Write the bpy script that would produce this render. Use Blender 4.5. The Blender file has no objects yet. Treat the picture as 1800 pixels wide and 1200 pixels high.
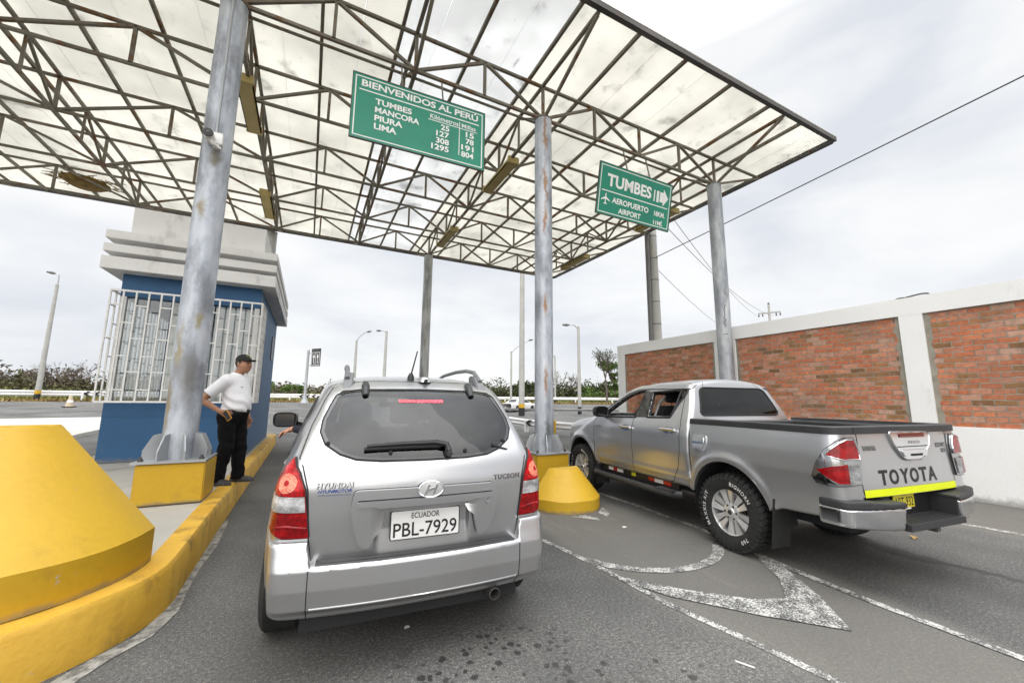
import bpy, bmesh, math, random
import numpy as np
from mathutils import Vector, Matrix, geometry
R = math.radians
random.seed(7)
rng = np.random.default_rng(11)
SC = bpy.context.scene
COL = SC.collection

# ------------------------------------------------------------------ camera
cam_data = bpy.data.cameras.new('camera')
cam_data.sensor_width = 36.0
cam_data.lens = 13.952
cam_data.clip_start = 0.05
cam_data.clip_end = 3000
cam = bpy.data.objects.new('camera', cam_data)
COL.objects.link(cam)
_yaw, _pit, _rol = R(26.93155), R(8.38643), R(0.47935)
_f = Vector((math.sin(_yaw) * math.cos(_pit), math.cos(_yaw) * math.cos(_pit), math.sin(_pit)))
_r = Vector((math.cos(_yaw), -math.sin(_yaw), 0))
_u = _r.cross(_f)
_r2 = _r * math.cos(_rol) + _u * math.sin(_rol)
_u2 = _u * math.cos(_rol) - _r * math.sin(_rol)
cam.matrix_world = Matrix(((_r2.x, _u2.x, -_f.x, 0), (_r2.y, _u2.y, -_f.y, 0), (_r2.z, _u2.z, -_f.z, 1.5), (0, 0, 0, 1)))
SC.camera = cam

# ------------------------------------------------------------------ exposure
SC.view_settings.view_transform = 'Standard'
SC.view_settings.look = 'None'
SC.view_settings.gamma = 1.0
SC.view_settings.use_curve_mapping = False
SC.view_settings.exposure = 0.36
SC.cycles.use_denoising = True
SC.cycles.max_bounces = 8
SC.cycles.transparent_max_bounces = 16
SC.cycles.caustics_reflective = False
SC.cycles.caustics_refractive = False

# ------------------------------------------------------------------ node helpers
def nd(t, typ, ins=None, **props):
    n = t.nodes.new(typ)
    for k, v in props.items():
        setattr(n, k, v)
    for k, v in (ins or {}).items():
        if hasattr(v, 'is_output'):
            t.links.new(v, n.inputs[k])
        else:
            n.inputs[k].default_value = v
    return n

def c4(c):
    return (c[0], c[1], c[2], 1.0)

def noise(t, vec, scale, detail=4.0, rough=0.55, dist=0.0):
    return nd(t, 'ShaderNodeTexNoise', {'Vector': vec, 'Scale': scale, 'Detail': detail, 'Roughness': rough, 'Distortion': dist}).outputs[0]

def ramp(t, fac, stops, interp='LINEAR'):
    n = nd(t, 'ShaderNodeValToRGB', {'Fac': fac})
    n.color_ramp.interpolation = interp
    el = n.color_ramp.elements
    el[0].position, el[0].color = stops[0][0], c4(stops[0][1])
    el[1].position, el[1].color = stops[-1][0], c4(stops[-1][1])
    for p, c in stops[1:-1]:
        e = el.new(p)
        e.color = c4(c)
    return n.outputs[0]

def rampf(t, fac, a, b, va=0.0, vb=1.0):
    n = nd(t, 'ShaderNodeMapRange', {'Value': fac, 'From Min': a, 'From Max': b, 'To Min': va, 'To Max': vb}, interpolation_type='SMOOTHSTEP')
    return n.outputs[0]

def mixc(t, fac, a, b, blend='MIX'):
    n = nd(t, 'ShaderNodeMix', data_type='RGBA', blend_type=blend)
    for i, v in ((0, fac), (6, a), (7, b)):
        if hasattr(v, 'is_output'):
            t.links.new(v, n.inputs[i])
        else:
            n.inputs[i].default_value = c4(v) if isinstance(v, (tuple, list)) else v
    return n.outputs[2]

def mth(t, op, a, b=0.0, clamp=False):
    n = nd(t, 'ShaderNodeMath', operation=op, use_clamp=clamp)
    for i, v in ((0, a), (1, b)):
        if hasattr(v, 'is_output'):
            t.links.new(v, n.inputs[i])
        else:
            n.inputs[i].default_value = v
    return n.outputs[0]

# ------------------------------------------------------------------ world: overcast sky
world = bpy.data.worlds.new('World')
SC.world = world
world.use_nodes = True
SUN_EL, SUN_AZ = R(42), R(214)          # azimuth measured clockwise from +Y
_t = world.node_tree
_t.nodes.clear()
_sky = nd(_t, 'ShaderNodeTexSky', sky_type='NISHITA', sun_disc=False, sun_elevation=SUN_EL, sun_rotation=SUN_AZ, air_density=1.0, dust_density=2.0)
_g = nd(_t, 'ShaderNodeTexCoord').outputs['Generated']
_mp = nd(_t, 'ShaderNodeMapping', {'Vector': _g, 'Scale': (1.0, 1.0, 2.6), 'Location': (3.1, 0.4, 0.2)}).outputs[0]
_n1 = noise(_t, _mp, 2.1, 6.0, 0.52, 0.25)
_cl = ramp(_t, _n1, [(0.34, (6.7, 6.95, 7.45)), (0.43, (7.5, 7.7, 8.0)), (0.51, (8.2, 8.3, 8.4)), (0.60, (8.7, 8.75, 8.8))])
_z = nd(_t, 'ShaderNodeSeparateXYZ', {0: _g}).outputs[2]
_gr = nd(_t, 'ShaderNodeMapRange', {'Value': _z, 'From Min': 0.66, 'From Max': 1.0, 'To Min': 0.92, 'To Max': 5.0}).outputs[0]
_cg = nd(_t, 'ShaderNodeVectorMath', {0: _cl, 1: (1, 1, 1)}, operation='MULTIPLY')
_sc = nd(_t, 'ShaderNodeVectorMath', {0: _cg.outputs[0]}, operation='SCALE')
_t.links.new(_gr, _sc.inputs['Scale'])
_mx = mixc(_t, 0.94, _sky.outputs[0], _sc.outputs[0])
_bg = nd(_t, 'ShaderNodeBackground', {'Color': _mx, 'Strength': 0.1})
_wo = nd(_t, 'ShaderNodeOutputWorld', {'Surface': _bg.outputs[0]})

sun_data = bpy.data.lights.new('sun', 'SUN')
sun_data.energy = 2.0
sun_data.angle = R(95)
sun_data.color = (1.0, 0.96, 0.9)
sun = bpy.data.objects.new('sun', sun_data)
COL.objects.link(sun)
_sd = Vector((math.sin(SUN_AZ) * math.cos(SUN_EL), math.cos(SUN_AZ) * math.cos(SUN_EL), math.sin(SUN_EL)))
sun.rotation_euler = _sd.to_track_quat('Z', 'Y').to_euler()
sun.location = (0, 0, 40)

# ------------------------------------------------------------------ object helpers
def tag(o, label=None, cat=None, group=None, kind=None):
    if label: o['label'] = label
    if cat: o['category'] = cat
    if group: o['group'] = group
    if kind: o['kind'] = kind
    return o

def thing(name, label, cat, loc=(0, 0, 0), rotz=0.0, group=None):
    o = bpy.data.objects.new(name, None)
    o.empty_display_size = 0.2
    COL.objects.link(o)
    o.location = loc
    o.rotation_euler = (0, 0, rotz)
    o.matrix_world = Matrix.Translation(loc) @ Matrix.Rotation(rotz, 4, 'Z')
    return tag(o, label, cat, group)

def copy_tree(o, parent=None, loc=None, rotz=None, label=None):
    c = o.copy()
    COL.objects.link(c)
    if parent: c.parent = parent
    if loc is not None: c.location = loc
    if rotz is not None: c.rotation_euler = (0, 0, rotz)
    if label: c['label'] = label
    for ch in o.children:
        copy_tree(ch, c)
    return c

class MB:
    """collects verts and faces, then links them as ONE mesh object"""
    def __init__(s):
        s.v, s.f, s.m, s.cur = [], [], [], 0
    def add(s, vs, fs):
        b = len(s.v)
        s.v += [tuple(p) for p in vs]
        s.f += [tuple(i + b for i in q) for q in fs]
        s.m += [s.cur] * len(fs)
        return s
    def box(s, lo, hi):
        x0, y0, z0 = lo; x1, y1, z1 = hi
        return s.add([(x0, y0, z0), (x1, y0, z0), (x1, y1, z0), (x0, y1, z0), (x0, y0, z1), (x1, y0, z1), (x1, y1, z1), (x0, y1, z1)],
                     [(0, 3, 2, 1), (4, 5, 6, 7), (0, 1, 5, 4), (1, 2, 6, 5), (2, 3, 7, 6), (3, 0, 4, 7)])
    def bar(s, p, q, w, h=None, up=(0, 0, 1)):
        p, q = Vector(p), Vector(q)
        h = w if h is None else h
        d = (q - p).normalized()
        u = Vector(up)
        if abs(d.dot(u)) > 0.98: u = Vector((0, 1, 0))
        a = d.cross(u).normalized(); b = a.cross(d)
        vs = [e + a * (w / 2 * i) + b * (h / 2 * j) for e in (p, q) for i, j in ((-1, -1), (1, -1), (1, 1), (-1, 1))]
        return s.add(vs, [(0, 3, 2, 1), (4, 5, 6, 7), (0, 1, 5, 4), (1, 2, 6, 5), (2, 3, 7, 6), (3, 0, 4, 7)])
    def tube(s, pts, r, n=8, cap=True, closed=False):
        pts = [Vector(p) for p in pts]
        rs = r if isinstance(r, (list, tuple)) else [r] * len(pts)
        m = len(pts); b = len(s.v); prev = None
        for i, p in enumerate(pts):
            if closed: d = pts[(i + 1) % m] - pts[i - 1]
            else: d = pts[min(i + 1, m - 1)] - pts[max(i - 1, 0)]
            d.normalize()
            if prev is None:
                u = Vector((0, 0, 1)) if abs(d.z) < 0.9 else Vector((1, 0, 0))
                a = d.cross(u).normalized()
            else:
                a = (prev - d * prev.dot(d)).normalized()
            prev = a; c = d.cross(a)
            for k in range(n):
                an = 2 * math.pi * k / n
                s.v.append(tuple(p + (a * math.cos(an) + c * math.sin(an)) * rs[i]))
        fs = []
        for i in range(m if closed else m - 1):
            j = (i + 1) % m
            for k in range(n):
                fs.append((b + i * n + k, b + i * n + (k + 1) % n, b + j * n + (k + 1) % n, b + j * n + k))
        if cap and not closed:
            fs.append(tuple(b + k for k in reversed(range(n))))
            fs.append(tuple(b + (m - 1) * n + k for k in range(n)))
        s.f += fs; s.m += [s.cur] * len(fs)
        return s
    def lathe(s, prof, n=24, c=(0, 0, 0), axis='z', a0=0.0):
        b = len(s.v)
        for r, z in prof:
            for k in range(n):
                an = a0 + 2 * math.pi * k / n
                x, y = r * math.cos(an), r * math.sin(an)
                p = (x, y, z) if axis == 'z' else ((z, x, y) if axis == 'x' else (y, z, x))
                s.v.append((p[0] + c[0], p[1] + c[1], p[2] + c[2]))
        fs = []
        for i in range(len(prof) - 1):
            for k in range(n):
                fs.append((b + i * n + k, b + i * n + (k + 1) % n, b + (i + 1) * n + (k + 1) % n, b + (i + 1) * n + k))
        if prof[0][0] > 1e-6: fs.append(tuple(b + k for k in reversed(range(n))))
        if prof[-1][0] > 1e-6: fs.append(tuple(b + (len(prof) - 1) * n + k for k in range(n)))
        s.f += fs; s.m += [s.cur] * len(fs)
        return s
    def prism(s, poly, z0, z1, fn=None):
        """poly: 2D points (ccw), extruded z0..z1; fn maps (u,v,w)->xyz"""
        fn = fn or (lambda u, v, w: (u, v, w))
        n = len(poly)
        vs = [fn(u, v, z0) for u, v in poly] + [fn(u, v, z1) for u, v in poly]
        fs = [tuple(reversed(range(n))), tuple(range(n, 2 * n))] + [(i, (i + 1) % n, n + (i + 1) % n, n + i) for i in range(n)]
        return s.add(vs, fs)
    def quad(s, a, b, c, d):
        return s.add([a, b, c, d], [(0, 1, 2, 3)])
    def build(s, name, mat, parent=None, smooth=None, org=None, label=None, bevel=0.0, normals=None):
        me = bpy.data.meshes.new(name)
        vs = s.v
        if org is not None:
            vs = [(x - org[0], y - org[1], z - org[2]) for x, y, z in vs]
        me.from_pydata(vs, [], s.f)
        mats = mat if isinstance(mat, (list, tuple)) else [mat]
        for m in mats: me.materials.append(m)
        if len(mats) > 1: me.polygons.foreach_set('material_index', s.m)
        bm = bmesh.new(); bm.from_mesh(me)
        bmesh.ops.remove_doubles(bm, verts=bm.verts, dist=1e-6)
        bmesh.ops.recalc_face_normals(bm, faces=bm.faces)
        if bevel > 0:
            ed = [e for e in bm.edges if len(e.link_faces) == 2 and e.calc_face_angle(0) > 0.6]
            bmesh.ops.bevel(bm, geom=ed, offset=bevel, segments=2, affect='EDGES', clamp_overlap=True)
        bm.to_mesh(me); bm.free()
        if smooth is not None:
            me.polygons.foreach_set('use_smooth', [True] * len(me.polygons))
            me.set_sharp_from_angle(angle=R(smooth))
        o = bpy.data.objects.new(name, me)
        COL.objects.link(o)
        if parent is not None: o.parent = parent
        elif org is not None: o.location = org
        if label: o['label'] = label
        return o

def single(mb, name, mat, label, cat, org=(0, 0, 0), group=None, kind=None, smooth=None, bevel=0.0):
    o = mb.build(name, mat, None, smooth, org, bevel=bevel)
    return tag(o, label, cat, group, kind)

def wpart(mb, name, mat, parent, smooth=None, label=None, bevel=0.0):
    """part given in world coordinates under an unrotated thing"""
    L = parent.matrix_world.translation
    return mb.build(name, mat, parent, smooth, None if L.length == 0 else (L.x, L.y, L.z), label, bevel)

# ------------------------------------------------------------------ lettering (built-in font turned into mesh)
_tc = {}
def text2d(body, size=1.0, bold=0.0, align='LEFT', shear=0.0, space=1.0):
    key = (body, bold, align, shear, space)
    if key not in _tc:
        cu = bpy.data.curves.new('t', 'FONT')
        cu.body = body; cu.size = 1.0; cu.offset = bold; cu.shear = shear
        cu.align_x = align; cu.space_character = space; cu.resolution_u = 4
        o = bpy.data.objects.new('t', cu)
        COL.objects.link(o)
        dg = bpy.context.evaluated_depsgraph_get()
        me = bpy.data.meshes.new_from_object(o.evaluated_get(dg))
        vs = [(v.co.x, v.co.y) for v in me.vertices]
        fs = [tuple(p.vertices) for p in me.polygons]
        _tc[key] = (vs, fs)
        bpy.data.objects.remove(o); bpy.data.curves.remove(cu); bpy.data.meshes.remove(me)
    vs, fs = _tc[key]
    return [(x * size, y * size) for x, y in vs], fs

def text_box(body, w, h, bold=0.0, shear=0.0, space=1.0):
    """text scaled to fill exactly w x h, lower left at 0,0"""
    vs, fs = text2d(body, 1.0, bold, 'LEFT', shear, space)
    a = np.array(vs); lo, hi = a.min(0), a.max(0)
    a = (a - lo) / (hi - lo) * (w, h)
    return [tuple(p) for p in a], fs
# ------------------------------------------------------------------ materials
def new_mat(name):
    m = bpy.data.materials.new(name)
    m.use_nodes = True
    t = m.node_tree
    return m, t, t.nodes['Principled BSDF']

def setp(t, p, **kw):
    for k, v in kw.items():
        k = k.replace('_', ' ')
        if hasattr(v, 'is_output'): t.links.new(v, p.inputs[k])
        else: p.inputs[k].default_value = c4(v) if isinstance(v, (tuple, list)) and len(v) == 3 else v

def bump(t, p, h, strength=0.3, dist=0.01):
    b = nd(t, 'ShaderNodeBump', {'Height': h, 'Strength': strength, 'Distance': dist})
    t.links.new(b.outputs[0], p.inputs['Normal'])

def ocoord(t):
    return nd(t, 'ShaderNodeTexCoord').outputs['Object']

def plain(name, c, rough=0.5, metal=0.0, coat=0.0, var=0.12, scale=6.0, emis=None, es=0.0, spec=0.5):
    m, t, p = new_mat(name)
    v = ocoord(t)
    n = noise(t, v, scale, 4)
    lo = tuple(max(0, x * (1 - var)) for x in c); hi = tuple(min(1, x * (1 + var)) for x in c)
    setp(t, p, Base_Color=ramp(t, n, [(0.3, lo), (0.7, hi)]), Roughness=rough, Metallic=metal, Coat_Weight=coat)
    p.inputs['Specular IOR Level'].default_value = spec
    if emis:
        p.inputs['Emission Color'].default_value = c4(emis); p.inputs['Emission Strength'].default_value = es
    return m

def worn(name, c1, c2, rough=0.7, scale=2.0, dirt=(0.1, 0.09, 0.07), dth=(0.6, 0.8), dscale=3.0, damt=0.6, bmp=0.15, stretch=(1, 1, 1), fine=40.0, metal=0.0, chips=None, foot=0.0):
    """painted / weathered surface: slow colour drift, blotches of dirt and a fine grain"""
    m, t, p = new_mat(name)
    v = ocoord(t)
    sv = nd(t, 'ShaderNodeMapping', {'Vector': v, 'Scale': stretch}).outputs[0]
    a = ramp(t, noise(t, v, scale, 5), [(0.3, c1), (0.7, c2)])
    d = mth(t, 'MULTIPLY', rampf(t, noise(t, sv, dscale, 7, 0.65), dth[0], dth[1]), damt)
    col = mixc(t, d, a, dirt)
    g = noise(t, v, fine, 3)
    col = mixc(t, 0.13, col, ramp(t, g, [(0.3, (0.72, 0.72, 0.72)), (0.7, (1.2, 1.2, 1.2))]), 'MULTIPLY')
    if foot:
        zz = nd(t, 'ShaderNodeSeparateXYZ', {0: v}).outputs[2]
        edge = mth(t, 'ADD', zz, mth(t, 'MULTIPLY', mth(t, 'SUBTRACT', noise(t, v, 5.0, 6, 0.65), 0.5), foot * 2.2))
        sp_ = rampf(t, edge, 0.0, foot, 0.7, 0.0)
        col = mixc(t, sp_, col, (0.17, 0.155, 0.13))
    if chips:
        ck = rampf(t, noise(t, v, chips[0], 8, 0.7), chips[1], chips[1] + 0.03)
        col = mixc(t, mth(t, 'MULTIPLY', ck, 0.9), col, chips[2])
        ln = rampf(t, noise(t, nd(t, 'ShaderNodeMapping', {'Vector': v, 'Scale': (2.0, 2.0, 30.0)}).outputs[0], 1.2, 6, 0.6), 0.66, 0.74)
        col = mixc(t, mth(t, 'MULTIPLY', ln, 0.35), col, (0.09, 0.06, 0.03))
    setp(t, p, Base_Color=col, Roughness=rough, Metallic=metal)
    bump(t, p, mth(t, 'ADD', g, mth(t, 'MULTIPLY', d, 0.5)), bmp, 0.01)
    return m

def asphalt_nodes(t, v):
    big = noise(t, v, 0.45, 5, 0.6)
    base = ramp(t, big, [(0.32, (0.058, 0.058, 0.057)), (0.5, (0.094, 0.093, 0.090)), (0.68, (0.138, 0.134, 0.126))])
    sp = mth(t, 'ADD', mth(t, 'MULTIPLY', noise(t, v, 150.0, 2, 0.7), 0.5), mth(t, 'MULTIPLY', noise(t, v, 48.0, 4, 0.75), 0.5))
    base = mixc(t, 1.0, base, ramp(t, sp, [(0.36, (0.22, 0.22, 0.22)), (0.47, (0.8, 0.8, 0.8)), (0.55, (1.2, 1.2, 1.19)), (0.66, (3.2, 3.2, 3.1))]), 'MULTIPLY')
    vo = nd(t, 'ShaderNodeTexVoronoi', {'Vector': v, 'Scale': 55.0}, feature='F1')
    peb = rampf(t, vo.outputs['Distance'], 0.10, 0.2, 1.0, 0.0)
    pick = rampf(t, nd(t, 'ShaderNodeSeparateColor', {0: vo.outputs['Color']}).outputs[0], 0.72, 0.8)
    base = mixc(t, mth(t, 'MULTIPLY', mth(t, 'MULTIPLY', peb, pick), 0.75), base, (0.42, 0.41, 0.38))
    return base, sp

def mat_asphalt():
    m, t, p = new_mat('asphalt')
    v = ocoord(t)
    base, sp = asphalt_nodes(t, v)
    # oil drips behind the parked car and a wet streak in the right lane
    def blot(center, rad, scale, lo, hi):
        d = nd(t, 'ShaderNodeVectorMath', {0: v, 1: center}, operation='SUBTRACT').outputs[0]
        d = nd(t, 'ShaderNodeMapping', {'Vector': d, 'Scale': (1 / rad[0], 1 / rad[1], 0)}).outputs[0]
        L = nd(t, 'ShaderNodeVectorMath', {0: d}, operation='LENGTH').outputs['Value']
        win = rampf(t, L, 0.55, 1.0, 1.0, 0.0)
        vv = nd(t, 'ShaderNodeTexVoronoi', {'Vector': v, 'Scale': scale, 'Randomness': 1.0})
        nn = noise(t, v, scale * 2.2, 3)
        dist = mth(t, 'ADD', vv.outputs['Distance'], mth(t, 'MULTIPLY', mth(t, 'SUBTRACT', nn, 0.5), 0.35))
        cr = nd(t, 'ShaderNodeSeparateColor', {0: vv.outputs['Color']})
        sz = mth(t, 'MULTIPLY', mth(t, 'POWER', cr.outputs[0], 2.2), hi)
        k = mth(t, 'SUBTRACT', sz, dist)
        return mth(t, 'MULTIPLY', rampf(t, k, lo, lo + 0.08), win)
    b1 = blot((1.05, 2.05, 0), (0.95, 0.8, 1), 21.0, 0.0, 0.62)
    b2 = blot((1.2, 1.75, 0), (1.3, 0.9, 1), 14.0, 0.0, 0.42)
    wet = noise(t, nd(t, 'ShaderNodeMapping', {'Vector': v, 'Scale': (2.6, 0.5, 1), 'Rotation': (0, 0, R(-6))}).outputs[0], 1.3, 5)
    dk = rampf(t, wet, 0.6, 0.72)
    col = mixc(t, mth(t, 'MULTIPLY', dk, 0.35), base, (0.06, 0.058, 0.054))
    # smoother brownish patch laid between the lanes, its rim wandering
    wv = mixc(t, 0.10, v, nd(t, 'ShaderNodeTexNoise', {'Vector': v, 'Scale': 1.6, 'Detail': 4.0}).outputs['Color'], 'LINEAR_LIGHT')
    def zone(cx, cy, hx, hy, a, b):
        d = nd(t, 'ShaderNodeMapping', {'Vector': nd(t, 'ShaderNodeVectorMath', {0: wv, 1: (cx, cy, 0)}, operation='SUBTRACT').outputs[0], 'Scale': (1 / hx, 1 / hy, 0)}).outputs[0]
        return rampf(t, nd(t, 'ShaderNodeVectorMath', {0: d}, operation='LENGTH').outputs['Value'], a, b, 1.0, 0.0)
    z1 = zone(3.35, 3.0, 0.95, 2.9, 0.85, 1.05)
    col = mixc(t, mth(t, 'MULTIPLY', z1, 0.55), col, (0.148, 0.139, 0.122))
    z2 = zone(8.3, 3.0, 1.1, 9.0, 0.7, 1.1)
    col = mixc(t, mth(t, 'MULTIPLY', z2, 0.45), col, (0.17, 0.158, 0.135))
    sx = nd(t, 'ShaderNodeSeparateXYZ', {0: wv}).outputs[0]
    for tx in (-0.15, 1.35, 5.0, 6.5):
        k = rampf(t, mth(t, 'ABSOLUTE', mth(t, 'SUBTRACT', sx, tx)), 0.0, 0.36, 1.0, 0.0)
        col = mixc(t, mth(t, 'MULTIPLY', k, 0.28), col, (0.058, 0.056, 0.052))
    cv = mixc(t, 0.22, v, nd(t, 'ShaderNodeTexNoise', {'Vector': v, 'Scale': 2.2, 'Detail': 6.0}).outputs['Color'], 'LINEAR_LIGHT')
    ce = nd(t, 'ShaderNodeTexVoronoi', {'Vector': cv, 'Scale': 0.55}, feature='DISTANCE_TO_EDGE').outputs['Distance']
    ck = mth(t, 'MULTIPLY', rampf(t, ce, 0.002, 0.007, 1.0, 0.0), rampf(t, noise(t, v, 0.5, 2), 0.48, 0.6))
    col = mixc(t, mth(t, 'MULTIPLY', ck, 0.22), col, (0.025, 0.024, 0.022))
    scuff = rampf(t, noise(t, nd(t, 'ShaderNodeMapping', {'Vector': v, 'Scale': (5.0, 0.7, 1.0), 'Rotation': (0, 0, R(4))}).outputs[0], 1.1, 7, 0.65), 0.58, 0.7)
    col = mixc(t, mth(t, 'MULTIPLY', scuff, 0.25), col, (0.21, 0.20, 0.18))
    b = mth(t, 'MAXIMUM', b1, b2)
    col = mixc(t, mth(t, 'MULTIPLY', b, 0.78), col, (0.02, 0.019, 0.018))
    # long drip streak
    def streak(cx, cy, hx, hy, ang):
        d = nd(t, 'ShaderNodeVectorMath', {0: v, 1: (cx, cy, 0)}, operation='SUBTRACT').outputs[0]
        d = nd(t, 'ShaderNodeVectorRotate', {'Vector': d, 'Angle': R(ang)}, rotation_type='Z_AXIS').outputs[0]
        d = mixc(t, 0.08, d, nd(t, 'ShaderNodeTexNoise', {'Vector': v, 'Scale': 9.0}).outputs['Color'], 'LINEAR_LIGHT')
        d = nd(t, 'ShaderNodeMapping', {'Vector': d, 'Scale': (1 / hx, 1 / hy, 0)}).outputs[0]
        L = nd(t, 'ShaderNodeVectorMath', {0: d}, operation='LENGTH').outputs['Value']
        return rampf(t, L, 0.7, 1.05, 1.0, 0.0)
    s = mth(t, 'MAXIMUM', streak(5.55, 1.5, 0.07, 0.5, -4), streak(5.48, 2.0, 0.15, 0.35, 5))
    col = mixc(t, mth(t, 'MULTIPLY', s, 0.65), col, (0.03, 0.029, 0.027))
    setp(t, p, Base_Color=col, Roughness=mth(t, 'SUBTRACT', 0.86, mth(t, 'MULTIPLY', b, 0.35)))
    bump(t, p, sp, 0.22, 0.004)
    return m

def mat_marking():
    m, t, p = new_mat('worn_white_paint')
    v = ocoord(t)
    base, sp = asphalt_nodes(t, v)
    w = noise(t, v, 5.0, 8, 0.7)
    f = noise(t, v, 80.0, 4, 0.75)
    k = rampf(t, mth(t, 'ADD', mth(t, 'MULTIPLY', w, 0.5), mth(t, 'MULTIPLY', f, 0.6)), 0.525, 0.62)
    setp(t, p, Base_Color=mixc(t, mth(t, 'MULTIPLY', k, 0.80), base, (0.66, 0.655, 0.62)), Roughness=0.8)
    bump(t, p, sp, 0.4, 0.004)
    return m

def mat_brick():
    m, t, p = new_mat('red_brick')
    v = ocoord(t)
    sw = nd(t, 'ShaderNodeSeparateXYZ', {0: v})
    uv = nd(t, 'ShaderNodeCombineXYZ', {0: sw.outputs[1], 1: sw.outputs[2], 2: 0.0}).outputs[0]
    wob = nd(t, 'ShaderNodeTexNoise', {'Vector': v, 'Scale': 5.0, 'Detail': 2.0}).outputs['Color']
    uvw = mixc(t, 0.018, uv, wob, 'LINEAR_LIGHT')
    br = nd(t, 'ShaderNodeTexBrick', {'Vector': uvw, 'Color1': (0, 0, 0, 1), 'Color2': (1, 1, 1, 1), 'Mortar': (0.5, 0.5, 0.5, 1), 'Scale': 1.0,
            'Mortar Size': 0.0085, 'Mortar Smooth': 0.25, 'Bias': 0.0, 'Brick Width': 0.238, 'Row Height': 0.0866})
    br.offset = 0.5
    val = nd(t, 'ShaderNodeSeparateColor', {0: br.outputs['Color']}).outputs[0]
    col = ramp(t, val, [(0.0, (0.20, 0.10, 0.045)), (0.12, (0.34, 0.17, 0.07)), (0.25, (0.42, 0.145, 0.07)), (0.45, (0.48, 0.155, 0.075)), (0.62, (0.45, 0.21, 0.14)), (0.78, (0.56, 0.19, 0.085)), (1.0, (0.47, 0.29, 0.215))])
    st = noise(t, v, 1.1, 6, 0.6)
    col = mixc(t, 0.75, col, ramp(t, noise(t, v, 16.0, 6, 0.65), [(0.25, (0.5, 0.5, 0.5)), (0.5, (1, 1, 1)), (0.75, (1.45, 1.4, 1.35))]), 'MULTIPLY')
    # lime bloom over the brick faces and moss-dark streaks
    col = mixc(t, mth(t, 'MULTIPLY', rampf(t, noise(t, v, 7.0, 7, 0.7), 0.55, 0.75), 0.45), col, (0.44, 0.37, 0.31))
    col = mixc(t, mth(t, 'MULTIPLY', rampf(t, st, 0.50, 0.72), 0.5), col, (0.17, 0.12, 0.085))
    mort = ramp(t, noise(t, v, 12.0, 5), [(0.3, (0.20, 0.175, 0.13)), (0.7, (0.38, 0.345, 0.27))])
    col = mixc(t, br.outputs['Fac'], col, mort)
    setp(t, p, Base_Color=col, Roughness=0.88)
    hgt = mth(t, 'SUBTRACT', mth(t, 'MULTIPLY', noise(t, v, 40.0, 4), 0.3), br.outputs['Fac'])
    bump(t, p, hgt, 0.9, 0.012)
    return m

def mat_sheet(name, tint, ttint):
    m, t, p = new_mat(name)
    v = ocoord(t)
    n = noise(t, v, 1.6, 6, 0.62)
    d = rampf(t, n, 0.56, 0.74)
    sp = rampf(t, noise(t, v, 26.0, 3, 0.6), 0.70, 0.76)
    smear = noise(t, nd(t, 'ShaderNodeMapping', {'Vector': v, 'Scale': (3.0, 0.7, 1)}).outputs[0], 1.0, 7, 0.68)
    sm = rampf(t, smear, 0.63, 0.78)
    wide = rampf(t, noise(t, v, 0.7, 3), 0.3, 0.7, 0.86, 1.04)
    k = mth(t, 'MULTIPLY', mth(t, 'SUBTRACT', 1.0, mth(t, 'MAXIMUM', mth(t, 'MULTIPLY', d, 0.3), mth(t, 'MAXIMUM', mth(t, 'MULTIPLY', sp, 0.6), mth(t, 'MULTIPLY', sm, 0.75)))), wide)
    cb = nd(t, 'ShaderNodeVectorMath', {0: tint}, operation='SCALE'); t.links.new(k, cb.inputs['Scale'])
    ct = nd(t, 'ShaderNodeVectorMath', {0: ttint}, operation='SCALE'); t.links.new(k, ct.inputs['Scale'])
    df = nd(t, 'ShaderNodeBsdfDiffuse', {'Color': cb.outputs[0]})
    tr = nd(t, 'ShaderNodeBsdfTranslucent', {'Color': ct.outputs[0]})
    mx = nd(t, 'ShaderNodeMixShader', {0: 0.66, 1: df.outputs[0], 2: tr.outputs[0]})
    t.links.new(mx.outputs[0], t.nodes['Material Output'].inputs['Surface'])
    return m

def mat_steel(name, c1, c2, rust, th, rough=0.6, stretch=(1, 1, 1), scale=3.0, metal=0.3):
    m, t, p = new_mat(name)
    v = ocoord(t)
    sv = nd(t, 'ShaderNodeMapping', {'Vector': v, 'Scale': stretch}).outputs[0]
    a = ramp(t, noise(t, sv, scale, 5), [(0.3, c1), (0.7, c2)])
    r = rampf(t, noise(t, sv, scale * 1.7, 7, 0.62), th, th + 0.1)
    rc = ramp(t, noise(t, v, 30, 4), [(0.3, tuple(x * 0.45 for x in rust)), (0.7, rust)])
    setp(t, p, Base_Color=mixc(t, r, a, rc), Roughness=mth(t, 'ADD', rough, mth(t, 'MULTIPLY', r, 0.25)), Metallic=mth(t, 'MULTIPLY', mth(t, 'SUBTRACT', 1.0, r), metal))
    bump(t, p, noise(t, v, 25, 4), 0.12, 0.01)
    return m

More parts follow.
